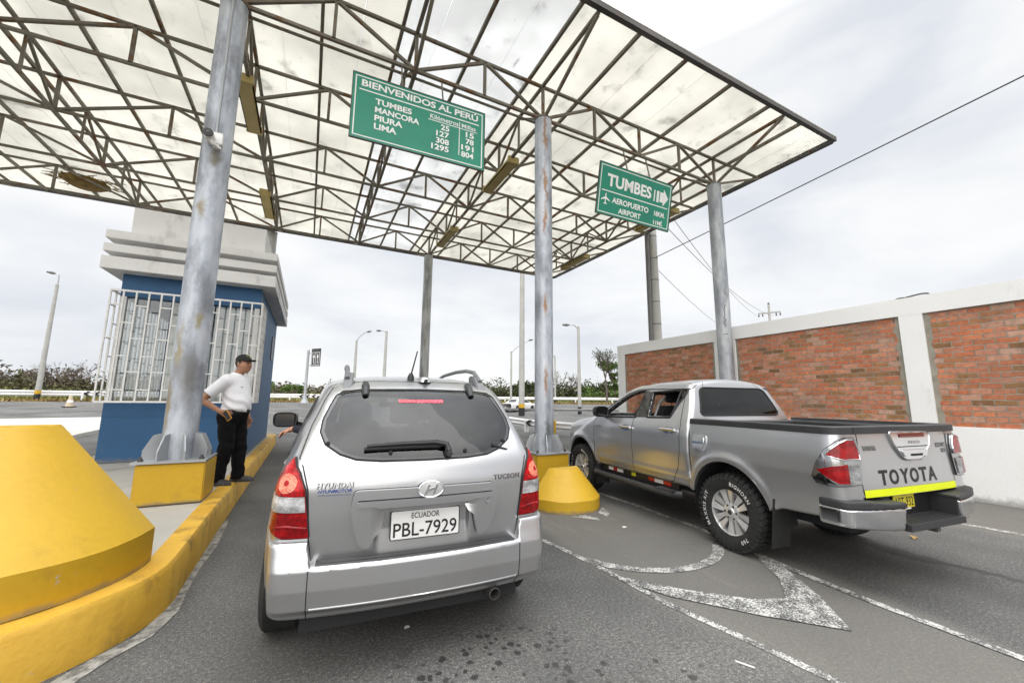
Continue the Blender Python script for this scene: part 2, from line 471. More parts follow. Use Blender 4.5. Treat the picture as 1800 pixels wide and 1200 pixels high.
def mat_column(name, streaks, base1, base2):
    """galvanised pipe: cloudy zinc blotches plus rust runs at given (angle side, z, height)"""
    m, t, p = new_mat(name)
    v = ocoord(t)
    n1 = noise(t, nd(t, 'ShaderNodeMapping', {'Vector': v, 'Scale': (2.2, 2.2, 0.9)}).outputs[0], 1.6, 7, 0.62)
    col = ramp(t, n1, [(0.26, (0.17, 0.18, 0.19)), (0.42, base1), (0.55, base2), (0.72, (0.60, 0.62, 0.64))])
    n2 = noise(t, nd(t, 'ShaderNodeMapping', {'Vector': v, 'Scale': (14, 14, 0.5)}).outputs[0], 1.0, 5)
    col = mixc(t, 0.5, col, ramp(t, n2, [(0.35, (0.72, 0.72, 0.72)), (0.65, (1.12, 1.12, 1.12))]), 'MULTIPLY')
    ns = nd(t, 'ShaderNodeTexNoise', {'Vector': v, 'Scale': 7.0, 'Detail': 6.0}).outputs['Color']
    for (x, y, z, hx, hz, colr) in streaks:
        d = nd(t, 'ShaderNodeVectorMath', {0: v, 1: (x, y, z)}, operation='SUBTRACT').outputs[0]
        d = mixc(t, 0.08, d, ns, 'LINEAR_LIGHT')
        d = nd(t, 'ShaderNodeMapping', {'Vector': d, 'Scale': (1 / hx, 1 / 0.15, 1 / hz)}).outputs[0]
        L = nd(t, 'ShaderNodeVectorMath', {0: d}, operation='LENGTH').outputs['Value']
        col = mixc(t, rampf(t, L, 0.2, 1.3, 0.85, 0.0), col, colr)
    setp(t, p, Base_Color=col, Roughness=0.5, Metallic=0.25)
    bump(t, p, n1, 0.12, 0.02)
    return m

def mat_glass(name, tint, refl=1.0, rough=0.0, f0=0.045):
    m, t, p = new_mat(name)
    tr = nd(t, 'ShaderNodeBsdfTransparent', {'Color': c4(tint)})
    gl = nd(t, 'ShaderNodeBsdfGlossy', {'Color': (refl, refl, refl, 1), 'Roughness': rough})
    lw = nd(t, 'ShaderNodeLayerWeight', {'Blend': 0.5}).outputs['Facing']
    v = ocoord(t)
    fr2 = mth(t, 'ADD', mth(t, 'ADD', f0, mth(t, 'MULTIPLY', mth(t, 'POWER', lw, 5.0), 1 - f0)), mth(t, 'MULTIPLY', noise(t, v, 3.0, 4), 0.03), True)
    mx = nd(t, 'ShaderNodeMixShader', {0: fr2, 1: tr.outputs[0], 2: gl.outputs[0]})
    t.links.new(mx.outputs[0], t.nodes['Material Output'].inputs['Surface'])
    return m

def mat_paint(name, c, metal=0.55, rough=0.32, coat=0.6, dust=0.0, dustc=(0.3, 0.27, 0.22)):
    m, t, p = new_mat(name)
    v = ocoord(t)
    col = ramp(t, noise(t, v, 1.3, 3), [(0.3, tuple(x * 0.93 for x in c)), (0.7, tuple(x * 1.05 for x in c))])
    n = noise(t, v, 2.6, 6, 0.6)
    if dust > 0:
        z = nd(t, 'ShaderNodeSeparateXYZ', {0: v}).outputs[2]
        low = mth(t, 'MULTIPLY', rampf(t, z, 0.25, 0.95, 1.0, 0.12), rampf(t, n, 0.3, 0.75))
        col = mixc(t, mth(t, 'MULTIPLY', low, dust), col, dustc)
    setp(t, p, Base_Color=col, Metallic=metal, Roughness=rough, Coat_Weight=coat, Coat_Roughness=0.04)
    return m

RUST = (0.20, 0.085, 0.03)
M_asphalt = mat_asphalt()
M_mark = mat_marking()
M_brick = mat_brick()
M_concrete = worn('pale_concrete', (0.36, 0.345, 0.31), (0.47, 0.45, 0.41), 0.85, 0.9, (0.14, 0.13, 0.115), (0.52, 0.75), 1.7, 0.55, 0.2)
M_yellow = worn('yellow_paint', (0.50, 0.295, 0.012), (0.57, 0.35, 0.018), 0.55, 1.3, (0.20, 0.115, 0.025), (0.56, 0.80), 2.2, 0.6, 0.14, (1, 1, 1.0), 25.0, chips=(7.0, 0.655, (0.42, 0.40, 0.35)), foot=0.05)
M_kerb = worn('kerb_yellow', (0.52, 0.285, 0.022), (0.66, 0.40, 0.05), 0.65, 2.0, (0.16, 0.10, 0.03), (0.48, 0.76), 3.0, 0.8, 0.3, (1.3, 1.3, 1.0), 30.0, chips=(7.0, 0.64, (0.34, 0.32, 0.28)))  # kerb dirt, made stronger to paint in the shade on the kerb face
M_white = worn('white_wall_paint', (0.80, 0.80, 0.79), (0.87, 0.87, 0.86), 0.8, 0.8, (0.33, 0.32, 0.29), (0.60, 0.82), 1.8, 0.6, 0.12, (1, 1, 0.5), foot=0.16)
M_blue = worn('blue_wall_paint', (0.016, 0.082, 0.195), (0.022, 0.102, 0.23), 0.6, 1.2, (0.09, 0.13, 0.20), (0.60, 0.8), 2.5, 0.45, 0.1, chips=(16.0, 0.70, (0.45, 0.50, 0.56)), foot=0.10)
M_cornice = worn('grey_white_render', (0.78, 0.78, 0.775), (0.86, 0.86, 0.855), 0.85, 1.0, (0.17, 0.16, 0.14), (0.54, 0.78), 2.4, 0.6, 0.2, (1, 1, 0.4))
M_truss = mat_steel('rusty_truss_steel', (0.15, 0.135, 0.105), (0.24, 0.22, 0.175), (0.24, 0.125, 0.06), 0.54, 0.7, (1, 1, 1), 1.6, 0.15)
M_edge = mat_steel('dark_edge_steel', (0.06, 0.058, 0.055), (0.11, 0.10, 0.095), (0.15, 0.055, 0.035), 0.58, 0.6, (1, 1, 1), 0.9, 0.2)
M_cream = mat_sheet('cream_roof_sheet', (0.79, 0.78, 0.735), (0.86, 0.85, 0.80))
M_cool = mat_sheet('white_roof_sheet', (0.80, 0.805, 0.80), (0.88, 0.885, 0.88))
M_galv = mat_steel('galvanised_steel', (0.30, 0.315, 0.33), (0.46, 0.475, 0.49), RUST, 0.70, 0.45, (1, 1, 0.6), 3.0, 0.4)
M_lampbox = worn('yellowed_lamp_box', (0.40, 0.30, 0.10), (0.50, 0.39, 0.15), 0.5, 2.0, (0.15, 0.1, 0.04), (0.55, 0.75), 3.0, 0.5)
M_black = plain('black_plastic', (0.012, 0.012, 0.013), 0.42)
M_rubber = plain('black_rubber', (0.014, 0.014, 0.014), 0.75, var=0.3, scale=20)
M_dark = plain('dark_interior', (0.016, 0.016, 0.018), 0.8)
M_whitep = plain('white_metal_paint', (0.80, 0.80, 0.79), 0.5, var=0.06)
M_conc_pole = worn('concrete_pole', (0.36, 0.36, 0.34), (0.46, 0.455, 0.43), 0.85, 1.5, (0.16, 0.15, 0.13), (0.58, 0.8), 2.0, 0.5, 0.15, (3, 3, 0.4))
# ------------------------------------------------------------------ ground, road, island, markings
def smooth01(a, b, x):
    t = min(1.0, max(0.0, (x - a) / (b - a)))
    return t * t * (3 - 2 * t)

def elev(x, y):
    return 1.02 * smooth01(32, 62, math.hypot(x, y)) if y > 0 else 0.0

def grid_sheet(name, mat, xs, ys, dz, label=None, keep=None):
    mb = MB()
    nx, ny = len(xs), len(ys)
    vs = [(x, y, elev(x, y) + dz) for y in ys for x in xs]
    fs = []
    for j in range(ny - 1):
        for i in range(nx - 1):
            cx, cy = (xs[i] + xs[i + 1]) / 2, (ys[j] + ys[j + 1]) / 2
            if keep is None or keep(cx, cy):
                fs.append((j * nx + i, j * nx + i + 1, (j + 1) * nx + i + 1, (j + 1) * nx + i))
    mb.add(vs, fs)
    o = mb.build(name, mat, smooth=60)
    o['kind'] = 'structure'
    if label: o['label'] = label
    return o

def spread(lo, hi, step, far, growth=1.35):
    a = list(np.arange(lo, hi + 1e-6, step))
    s = step; x = hi
    while x < far:
        s *= growth; x += s; a.append(x)
    s = step; x = lo
    while x > -far:
        s *= growth; x -= s; a.insert(0, x)
    return a

M_earth = worn('dry_earth', (0.25, 0.20, 0.13), (0.33, 0.28, 0.19), 0.95, 0.25, (0.14, 0.15, 0.06), (0.45, 0.65), 0.35, 0.7, 0.3, fine=6.0)
grid_sheet('ground', M_earth, spread(-80, 60, 2.0, 1500), spread(-20, 90, 2.0, 1500), -0.006, 'dry earth ground beyond the road')
grid_sheet('road', M_asphalt, list(np.arange(-90, 70.1, 2.0)), list(np.arange(-24, 66.1, 2.0)), 0.0, 'grey asphalt road and toll lanes', keep=lambda x, y: math.hypot(x, y) < 61 or y < 0)

# pale concrete apron left of the booth
M_apron = worn('pale_apron_concrete', (0.38, 0.37, 0.34), (0.47, 0.46, 0.425), 0.9, 0.5, (0.30, 0.28, 0.24), (0.5, 0.75), 0.8, 0.5, 0.1, fine=12.0)
ap = MB()
_edge = [(-6.6, 16.0), (-7.4, 20.5), (-7.8, 24), (-7.6, 28), (-7.2, 33), (-7.5, 38.6), (-40, 27), (-60, 18), (-40, 8), (-20, 6), (-10, 9.5), (-7.0, 13)]
ap.prism(_edge, 0.0, 0.14)
o = ap.build('pavement', M_apron); o['kind'] = 'structure'; o['label'] = 'pale concrete pavement left of the booth'

def line_strip(name, pts, w, z=0.004, label=None):
    """painted line along pts (x,y); w width or list of widths"""
    mb = MB()
    P = [Vector((x, y)) for x, y in pts]
    ws = w if isinstance(w, (list, tuple)) else [w] * len(P)
    vs = []
    for i, p in enumerate(P):
        d = (P[min(i + 1, len(P) - 1)] - P[max(i - 1, 0)]).normalized()
        n = Vector((-d.y, d.x)) * ws[i] / 2
        vs += [(p.x + n.x, p.y + n.y, z + elev(p.x, p.y)), (p.x - n.x, p.y - n.y, z + elev(p.x, p.y))]
    mb.add(vs, [(2 * i, 2 * i + 1, 2 * i + 3, 2 * i + 2) for i in range(len(P) - 1)])
    o = mb.build(name, M_mark); o['kind'] = 'structure'
    if label: o['label'] = label
    return o

line_strip('road_marking', [(2.36, 4.1), (2.43, 3.6), (2.475, 3.2), (2.49, 2.9), (2.52, 2.3), (2.60, 1.85), (2.64, 1.6), (2.69, 1.2), (2.75, 0.8), (2.8, -1.5)], 0.062, 0.004, 'worn white lane line beside the first car')
arc = [(3.31 + 0.84 * math.cos(a), 3.46 + 0.75 * math.sin(a)) for a in np.linspace(R(193), R(322), 22)]
line_strip('road_marking', arc, 0.105, 0.005, 'worn white curve closing the painted island')
line_strip('road_marking', [(4.30, 6.0), (4.36, 5.3), (4.37, 4.6), (4.29, 3.5), (4.19, 2.95), (4.07, 2.5), (4.0, 2.1), (3.95, 1.7), (3.92, 1.2), (3.9, 0.6), (3.88, -1.5)], 0.075, 0.006, 'white lane line running under the pickup')
mb = MB()
mb.add([(2.46, 2.80, 0.0078), (2.62, 2.40, 0.0078), (2.98, 1.92, 0.0078), (3.33, 1.54, 0.0078), (3.68, 1.90, 0.0078), (3.98, 2.30, 0.0078), (4.10, 2.62, 0.0078), (3.98, 2.55, 0.0078), (3.72, 2.22, 0.0078), (3.40, 1.99, 0.0078), (3.15, 2.10, 0.0078), (2.80, 2.45, 0.0078), (2.54, 2.80, 0.0078)],
       [(0, 1, 11, 12), (1, 2, 10, 11), (2, 3, 9, 10), (3, 4, 8, 9), (4, 5, 7, 8), (5, 6, 7)])
o = mb.build('road_marking', M_mark); o['kind'] = 'structure'; o['label'] = 'broad worn white chevron between the two lanes'
line_strip('road_marking', [(7.38, 7.0), (7.44, 4.0), (7.49, 2.14), (7.52, 1.6), (7.55, -2)], 0.10, 0.004, 'white edge line along the brick wall')
line_strip('road_marking', [(-60, 22), (-45, 33), (-30, 43), (-15, 48.5), (0, 50.5), (15, 49), (30, 43)], 0.22, 0.02, 'far white road edge line')
mb = MB(); mb.add([(3.62, 4.50, 0.004), (3.60, 4.30, 0.004), (3.80, 4.46, 0.004), (3.84, 4.70, 0.004), (3.18, 4.50, 0.004), (3.42, 4.22, 0.004), (3.46, 4.34, 0.004), (3.40, 4.50, 0.004)], [(0, 1, 2, 3), (4, 5, 6, 7)])
o = mb.build('road_marking', M_mark); o['kind'] = 'structure'; o['label'] = 'scraps of white paint at the foot of the small yellow nose block'
line_strip('road_marking', [(-4.6, 9), (-4.7, 14), (-4.8, 20), (-4.9, 28)], 0.12, 0.004, 'white line in the lane behind the booth')

# toll island (concrete slab) with yellow kerb
IC = (-1.82, 4.02)
def island_outline(r, xr0, xr1, inset=0.0):
    pts = []
    for a in np.linspace(R(180), R(360), 25):
        pts.append((IC[0] + r * math.cos(a), IC[1] + r * math.sin(a)))
    pts += [(xr1, 5.5), (xr1 - 0.02, 9.0), (xr1 - 0.035, 15.6 - inset)]
    for a in np.linspace(R(20), R(90), 6):
        pts.append((xr1 - 0.235 + 0.2 * math.cos(a), 15.7 - inset + 0.2 * math.sin(a)))
    pts += [(-3.6 + inset, 15.9 - inset), (-3.75 + inset, 15.5), (-3.75 + inset, 7.6), (-2.9 + inset, 4.3)]
    return pts
outer = island_outline(1.03, 0, -0.81)
inner = island_outline(0.85, 0, -1.0, 0.19)
mb = MB(); mb.prism(inner, 0.0, 0.292)
o = mb.build('traffic_island', M_concrete); o['kind'] = 'structure'; o['label'] = 'concrete slab of the toll island'
# kerb ring
mb = MB()
n = len(outer)
def inset_top(p, q, f): return (p[0] + (q[0] - p[0]) * f, p[1] + (q[1] - p[1]) * f)
vs = []
for (a, b) in zip(outer, inner):
    d = Vector((b[0] - a[0], b[1] - a[1])).normalized()
    wob = 0.006 * math.sin(a[0] * 9 + a[1] * 5)
    vs += [(a[0] - d.x * 0.012, a[1] - d.y * 0.012, 0), (a[0], a[1], 0.27 + wob), (a[0] + d.x * 0.022, a[1] + d.y * 0.022, 0.3 + wob), (b[0], b[1], 0.3), (b[0], b[1], 0.0)]
fs = []
for i in range(n):
    j = (i + 1) % n
    for k in range(4): fs.append((i * 5 + k, i * 5 + k + 1, j * 5 + k + 1, j * 5 + k))
mb.add(vs, fs)
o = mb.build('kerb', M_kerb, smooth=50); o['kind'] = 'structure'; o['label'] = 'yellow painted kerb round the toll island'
# strip of cement splashed along the kerb foot
cem = [(x + 0.02 * math.sin(9 * y), y) for x, y in [(-0.75, 6.2), (-0.735, 5.2), (-0.74, 4.6), (-0.735, 4.1), (-0.74, 3.8), (-0.80, 3.5), (-0.92, 3.32), (-1.05, 3.14), (-1.2, 3.0)]]
mb = MB()
P = [Vector(p) for p in cem]
wd = [0.006, 0.014, 0.010, 0.022, 0.028, 0.035, 0.04, 0.06, 0.035]
vs = []
for i, p in enumerate(P):
    d = (P[min(i + 1, len(P) - 1)] - P[max(i - 1, 0)]).normalized(); nn = Vector((-d.y, d.x))
    vs += [(p.x + nn.x * wd[i], p.y + nn.y * wd[i], 0.005), (p.x - nn.x * 0.07, p.y - nn.y * 0.07, 0.004)]
mb.add(vs, [(2 * i, 2 * i + 1, 2 * i + 3, 2 * i + 2) for i in range(len(P) - 1)])
M_cement = worn('cement_smear', (0.24, 0.235, 0.21), (0.38, 0.37, 0.34), 0.9, 9.0, (0.10, 0.097, 0.09), (0.42, 0.62), 14.0, 0.9, 0.3)
o = mb.build('cement_edge', M_cement); o['kind'] = 'structure'; o['label'] = 'pale cement smeared along the kerb foot'

# crash blocks: half cones with a vertical band and a flat back
def nose_block(label, c, r, band, h, rt, z0):
    mb = MB()
    n = 28
    rings = []
    for rad, z in ((r * 1.0, z0), (r, z0 + band), (r - 0.012, z0 + band + 0.012), (rt + 0.02, z0 + h - 0.02), (rt, z0 + h)):
        ring = [(c[0] + rad * math.cos(a), c[1] + rad * math.sin(a), z + 0.004 * math.sin(7 * a + z * 5)) for a in np.linspace(R(180), R(360), n)]
        rings.append(ring)
    vs = [p for ring in rings for p in ring]
    fs = []
    for i in range(len(rings) - 1):
        for k in range(n - 1): fs.append((i * n + k, i * n + k + 1, (i + 1) * n + k + 1, (i + 1) * n + k))
        fs.append((i * n + n - 1, i * n, (i + 1) * n, (i + 1) * n + n - 1))
    fs.append(tuple((len(rings) - 1) * n + k for k in range(n)))
    fs.append(tuple(reversed(range(n))))
    mb.add(vs, fs)
    return single(mb, 'crash_block', M_yellow, label, 'crash barrier', (c[0], c[1], z0), 'yellow concrete nose blocks', smooth=35)
nose_block('big yellow concrete nose block on the kerbed toll island', (-1.82, 4.02), 0.87, 0.235, 1.0, 0.27, 0.302)
nose_block('small yellow concrete nose block on the asphalt before the middle column', (3.42, 5.06), 0.53, 0.16, 0.53, 0.235, 0.0)

def footing(label, cx, cy, z0, z1, hw=0.32):
    mb = MB(); mb.box((cx - hw, cy - hw, z0), (cx + hw, cy + hw, z1))
    return single(mb, 'concrete_footing', M_yellow, label, 'column footing', (cx, cy, z0), 'yellow column footings', bevel=0.012)
ZF = {}
footing('yellow concrete footing under the camera column, on the toll island', -1.33, 6.25, 0.302, 0.755); ZF['A'] = 0.757
footing('yellow concrete footing under the rust streaked middle column', 3.83, 6.25, 0.002, 0.585); ZF['B'] = 0.587
footing('yellow concrete footing under the column beside the brick wall, behind the pickup', 9.06, 6.25, 0.002, 0.585); ZF['C'] = 0.587

# ------------------------------------------------------------------ canopy
ZB, ZT, ZR = 7.14, 7.86, 7.985
XL, XR, YF, YB = -13.2, 11.17, 4.42, 17.15
canopy = thing('toll_canopy', 'wide flat canopy of cream translucent sheets on rusty trusses and round columns', 'canopy', (0, 0, 0))
YR = [6.25, 8.36, 10.52, 12.66, 14.88]
NX = [-12.1, -10.3, -8.5, -6.7, -4.92, -3.13, -1.35, -0.05, 1.25, 2.55, 3.84, 5.16, 6.47, 7.79, 9.1]
BOT = set([-12.1, -8.5, -4.92, -1.35, 1.25, 3.84, 6.47, 9.1])
for r, y in enumerate(YR):
    mb = MB()
    b = 0.052 if r else 0.052
    mb.bar((XL + 0.3, y, ZT), (XR - 0.06, y, ZT), b)
    mb.bar((-12.1, y, ZB), (9.1, y, ZB), b)
    if r == 0: mb.bar((-12.1, y + 0.17, ZB), (9.1, y + 0.17, ZB), 0.035)
    mb.bar((9.1, y, ZB), (XR - 0.06, y, ZT), 0.05)
    for i, x in enumerate(NX):
        mb.bar((x, y, ZB), (x, y, ZT), 0.052)
        if i + 1 < len(NX):
            x2 = NX[i + 1]
            if x in BOT: mb.bar((x, y, ZB), (x2, y, ZT), 0.05)
            else: mb.bar((x, y, ZT), (x2, y, ZB), 0.05)
    wpart(mb, 'cross_truss', M_truss, canopy)
for x in (-12.1, -8.5, -4.92, -1.35, 1.25, 3.84, 9.1):
    mb = MB()
    mb.bar((x, YF + 0.05, ZT + 0.03), (x, YB - 0.05, ZT + 0.03), 0.058)
    mb.bar((x, YR[0], ZB - 0.03), (x, YR[-1], ZB - 0.03), 0.06)
    mb.bar((x, YR[0], ZB - 0.03), (x, YF + 0.08, ZT), 0.055)
    mb.bar((x, YR[-1], ZB - 0.03), (x, YB - 0.08, ZT), 0.055)
    for a, c in zip(YR[:-1], YR[1:]):
        m = (a + c) / 2
        mb.bar((x, a, ZB), (x, m, ZT), 0.045); mb.bar((x, m, ZT), (x, c, ZB), 0.045)
        mb.bar((x, m, ZB), (x, m, ZT), 0.04)
    wpart(mb, 'long_truss', M_truss, canopy)
PX = [3.53, 4.77, 5.96, 7.27, 8.57, 9.78]
PX = [3.53 - 1.26 * k for k in range(13, 0, -1)] + PX
for x in PX:
    mb = MB(); mb.bar((x, YF + 0.04, ZT + 0.075), (x, YB - 0.04, ZT + 0.075), 0.055, 0.07)
    wpart(mb, 'purlin', M_truss, canopy)
mb = MB()
mb.bar((XL, YF, ZT + 0.08), (XR, YF, ZT + 0.08), 0.09, 0.11); mb.bar((XL, YB, ZT + 0.08), (XR, YB, ZT + 0.08), 0.09, 0.11)
mb.bar((XR, YF + 0.05, ZT + 0.08), (XR, YB - 0.05, ZT + 0.08), 0.09, 0.11); mb.bar((XL, YF + 0.05, ZT + 0.08), (XL, YB - 0.05, ZT + 0.08), 0.09, 0.11)
wpart(mb, 'edge_beam', M_edge, canopy)
sx = [XL] + PX + [XR]
for i in range(len(sx) - 1):
    a, c = sx[i], sx[i + 1]
    mb = MB()
    z = ZR + 0.004 * (i % 2)
    mid = (a + c) / 2
    ov = 0.0
    ncut = 2 if (c - a) > 1.0 and random.random() < 0.6 else 1
    for k in range(ncut):
        x0, x1 = a + (c - a) * k / ncut, a + (c - a) * (k + 1) / ncut
        mb.box((x0 + 0.004, YF - 0.05, z), (x1 - 0.004, YB + 0.05, z + 0.012))
    cool = 0.9 < mid < 3.6
    wpart(mb, 'roof_sheet', M_cool if cool else M_cream, canopy, label='cleaner white roof sheet' if cool else None)

def column(cx, cy, z0, mat, gus=True):
    mb = MB()
    mb.lathe([(0.172, z0 + 0.02), (0.168, ZB - 0.06)], 32, (cx, cy, 0))
    c = wpart(mb, 'column', mat, canopy, 40)
    mb = MB(); mb.lathe([(0.10, ZB - 0.06), (0.18, ZB - 0.055), (0.18, ZB - 0.035), (0.06, ZB - 0.03)], 24, (cx, cy, 0))
    wpart(mb, 'cap_plate', M_truss, c)
    if gus:
        mb = MB(); mb.box((cx - 0.34, cy - 0.34, z0), (cx + 0.34, cy + 0.34, z0 + 0.022))
        wpart(mb, 'base_plate', M_galv, c)
        for k in range(8):
            a = R(22.5 + 45 * k)
            d = Vector((math.cos(a), math.sin(a))); q = Vector((-d.y, d.x)) * 0.007
            prof = [(0.165, 0.022), (0.33, 0.022), (0.33, 0.13), (0.25, 0.30), (0.165, 0.32)]
            mb = MB()
            mb.prism(prof, -1, 1, lambda u, v, w: (cx + d.x * u + q.x * w, cy + d.y * u + q.y * w, z0 + v))
            wpart(mb, 'gusset_plate', M_galv, c)
        for sx_ in (-1, 1):
            for sy_ in (-1, 1):
                mb = MB(); mb.lathe([(0.016, z0 + 0.022), (0.016, z0 + 0.07), (0.0, z0 + 0.075)], 8, (cx + sx_ * 0.28, cy + sy_ * 0.24, 0)); mb.lathe([(0.028, z0 + 0.022), (0.028, z0 + 0.045)], 6, (cx + sx_ * 0.28, cy + sy_ * 0.24, 0))
                wpart(mb, 'anchor_bolt', M_edge, c)
    return c
G1, G2 = (0.28, 0.30, 0.335), (0.46, 0.495, 0.55)
OC = (0.24, 0.19, 0.11)
M_colA = mat_column('zinc_column_blotched', [(-1.40, 6.08, 3.9, 0.05, 0.16, OC), (-1.28, 6.08, 2.45, 0.05, 0.10, (0.30, 0.25, 0.13)), (-1.30, 6.08, 4.62, 0.07, 0.16, (0.12, 0.1, 0.06)), (-1.45, 6.08, 2.1, 0.05, 0.3, (0.30, 0.25, 0.14)), (-1.49, 6.15, 1.4, 0.04, 0.4, (0.27, 0.22, 0.12)), (-1.30, 6.08, 1.75, 0.12, 0.35, (0.15, 0.145, 0.14))], G1, G2)
_rs = (0.27, 0.12, 0.03)
M_colB = mat_column('zinc_column_rust_runs', [(3.79, 6.08, 6.75, 0.04, 0.55, _rs), (3.79, 6.08, 5.65, 0.04, 0.45, _rs), (3.78, 6.08, 4.9, 0.035, 0.35, _rs), (3.79, 6.08, 3.25, 0.035, 0.24, _rs), (3.79, 6.08, 1.85, 0.035, 0.30, _rs), (3.81, 6.08, 1.0, 0.05, 0.22, (0.08, 0.10, 0.09))], G1, G2)
M_colC = mat_column('zinc_column_plain', [(9.0, 6.08, 4.2, 0.04, 0.3, (0.2, 0.2, 0.2))], G1, (0.40, 0.42, 0.44))
M_colD = mat_column('concrete_grey_column', [(3.82, 14.71, 5.0, 0.02, 0.35, (0.25, 0.22, 0.12)), (3.79, 14.71, 3.6, 0.02, 0.3, (0.25, 0.22, 0.12))], (0.34, 0.35, 0.345), (0.48, 0.49, 0.485))
column(-1.35, 6.25, ZF['A'], M_colA)
column(3.84, 6.25, ZF['B'], M_colB)
column(9.06, 6.25, ZF['C'], M_colC)
column(3.84, 14.88, 0.0, M_colD)
column(-1.51, 15.25, 0.302, M_colD, False)
column(9.1, 14.88, 0.0, M_colD)
column(-8.5, 6.25, 0.0, M_colC)
column(-8.5, 14.88, 0.0, M_colD)

# scrawl of paint on the column by the wall
for lb, cx, cy, pts in (('black scrawled paint marks on the right column', 9.06, 6.25, [(0.0, 3.30), (0.02, 3.36), (-0.03, 3.40), (0.03, 3.47), (-0.02, 3.53), (0.02, 3.60), (0.0, 3.75), (0.04, 3.86)]),):
    mb = MB()
    th0 = R(225)
    P = [(cx + 0.1735 * math.cos(th0 + u / 0.172), cy + 0.1735 * math.sin(th0 + u / 0.172), z) for u, z in pts]
    mb.tube(P, 0.006, 5)
    P = [(cx + 0.1735 * math.cos(th0 + u / 0.172), cy + 0.1735 * math.sin(th0 + u / 0.172), z) for u, z in [(-0.05, 3.12), (0.05, 3.13)]]
    mb.tube(P, 0.008, 5)
    ob = mb.build('paint_scrawl', M_black, [c for c in canopy.children if c.name.startswith('column')][2])

# lamps under the trusses
def strip_lamp(label, x, y0, y1, z=7.02):
    t = thing('strip_light', label, 'strip light', (x, (y0 + y1) / 2, z), 0, 'strip lights under the canopy trusses')
    h = (y1 - y0) / 2
    mb = MB(); mb.prism([(-0.10, 0.10), (-0.13, 0.0), (0.13, 0.0), (0.10, 0.10)][::-1], -h, h, lambda u, v, w: (u, w, v)); mb.build('housing', M_lampbox, t)
    mb = MB(); mb.box((-0.132, -h + 0.0, -0.05), (0.132, h, -0.003)); mb.build('diffuser', M_lampbox, t, bevel=0.03)
    for s in (-1, 1):
        mb = MB(); mb.box((-0.136, s * h - 0.03, -0.055), (0.136, s * h + 0.03, 0.105)); mb.build('end_cap', M_lampbox, t)
    mb = MB()
    for s in (-0.6, 0.6): mb.bar((0, s * h, 0.1), (0, s * h, 0.12), 0.05)
    mb.build('bracket', M_edge, t)
strip_lamp('yellowed strip light beside the top of the camera column', -1.40, 7.70, 9.2)
strip_lamp('yellowed strip light hanging just in front of the booth parapet', -1.45, 12.1, 13.7)
strip_lamp('yellowed strip light between the big sign and the middle column', 3.88, 7.65, 9.15)
strip_lamp('yellowed strip light over the rear column, below the big sign', 3.88, 11.9, 13.45)
strip_lamp('yellowed strip light peeping past the right edge of the airport sign', 9.22, 7.62, 9.12)
strip_lamp('yellowed strip light at the back right edge of the canopy', 9.24, 11.85, 13.44)

# straw caught under the roof
mb = MB()
rr = random.Random(3)
for k in range(150):
    a = rr.uniform(0, 6.28); d = rr.random() ** 0.7
    p = Vector((-6.35 + 0.85 * d * math.cos(a), 15.55 + 0.42 * d * math.sin(a), 7.80 + rr.uniform(-0.10, 0.11) * (1 - 0.5 * d)))
    q = p + Vector((rr.uniform(-0.32, 0.32), rr.uniform(-0.2, 0.2), rr.uniform(-0.07, 0.07)))
    mb.bar(p, q, 0.014)
core = [(0.0, -0.16), (0.35, -0.12), (0.55, 0.0), (0.3, 0.1), (0.0, 0.12)]
mb.lathe([(r, z) for r, z in core], 14, (-6.35, 15.55, 7.78))
single(mb, 'bird_nest', plain('straw', (0.20, 0.125, 0.03), 0.9, var=0.5), 'brown straw nest caught under the far left roof edge', 'bird nest', (-6.35, 15.55, 7.8))

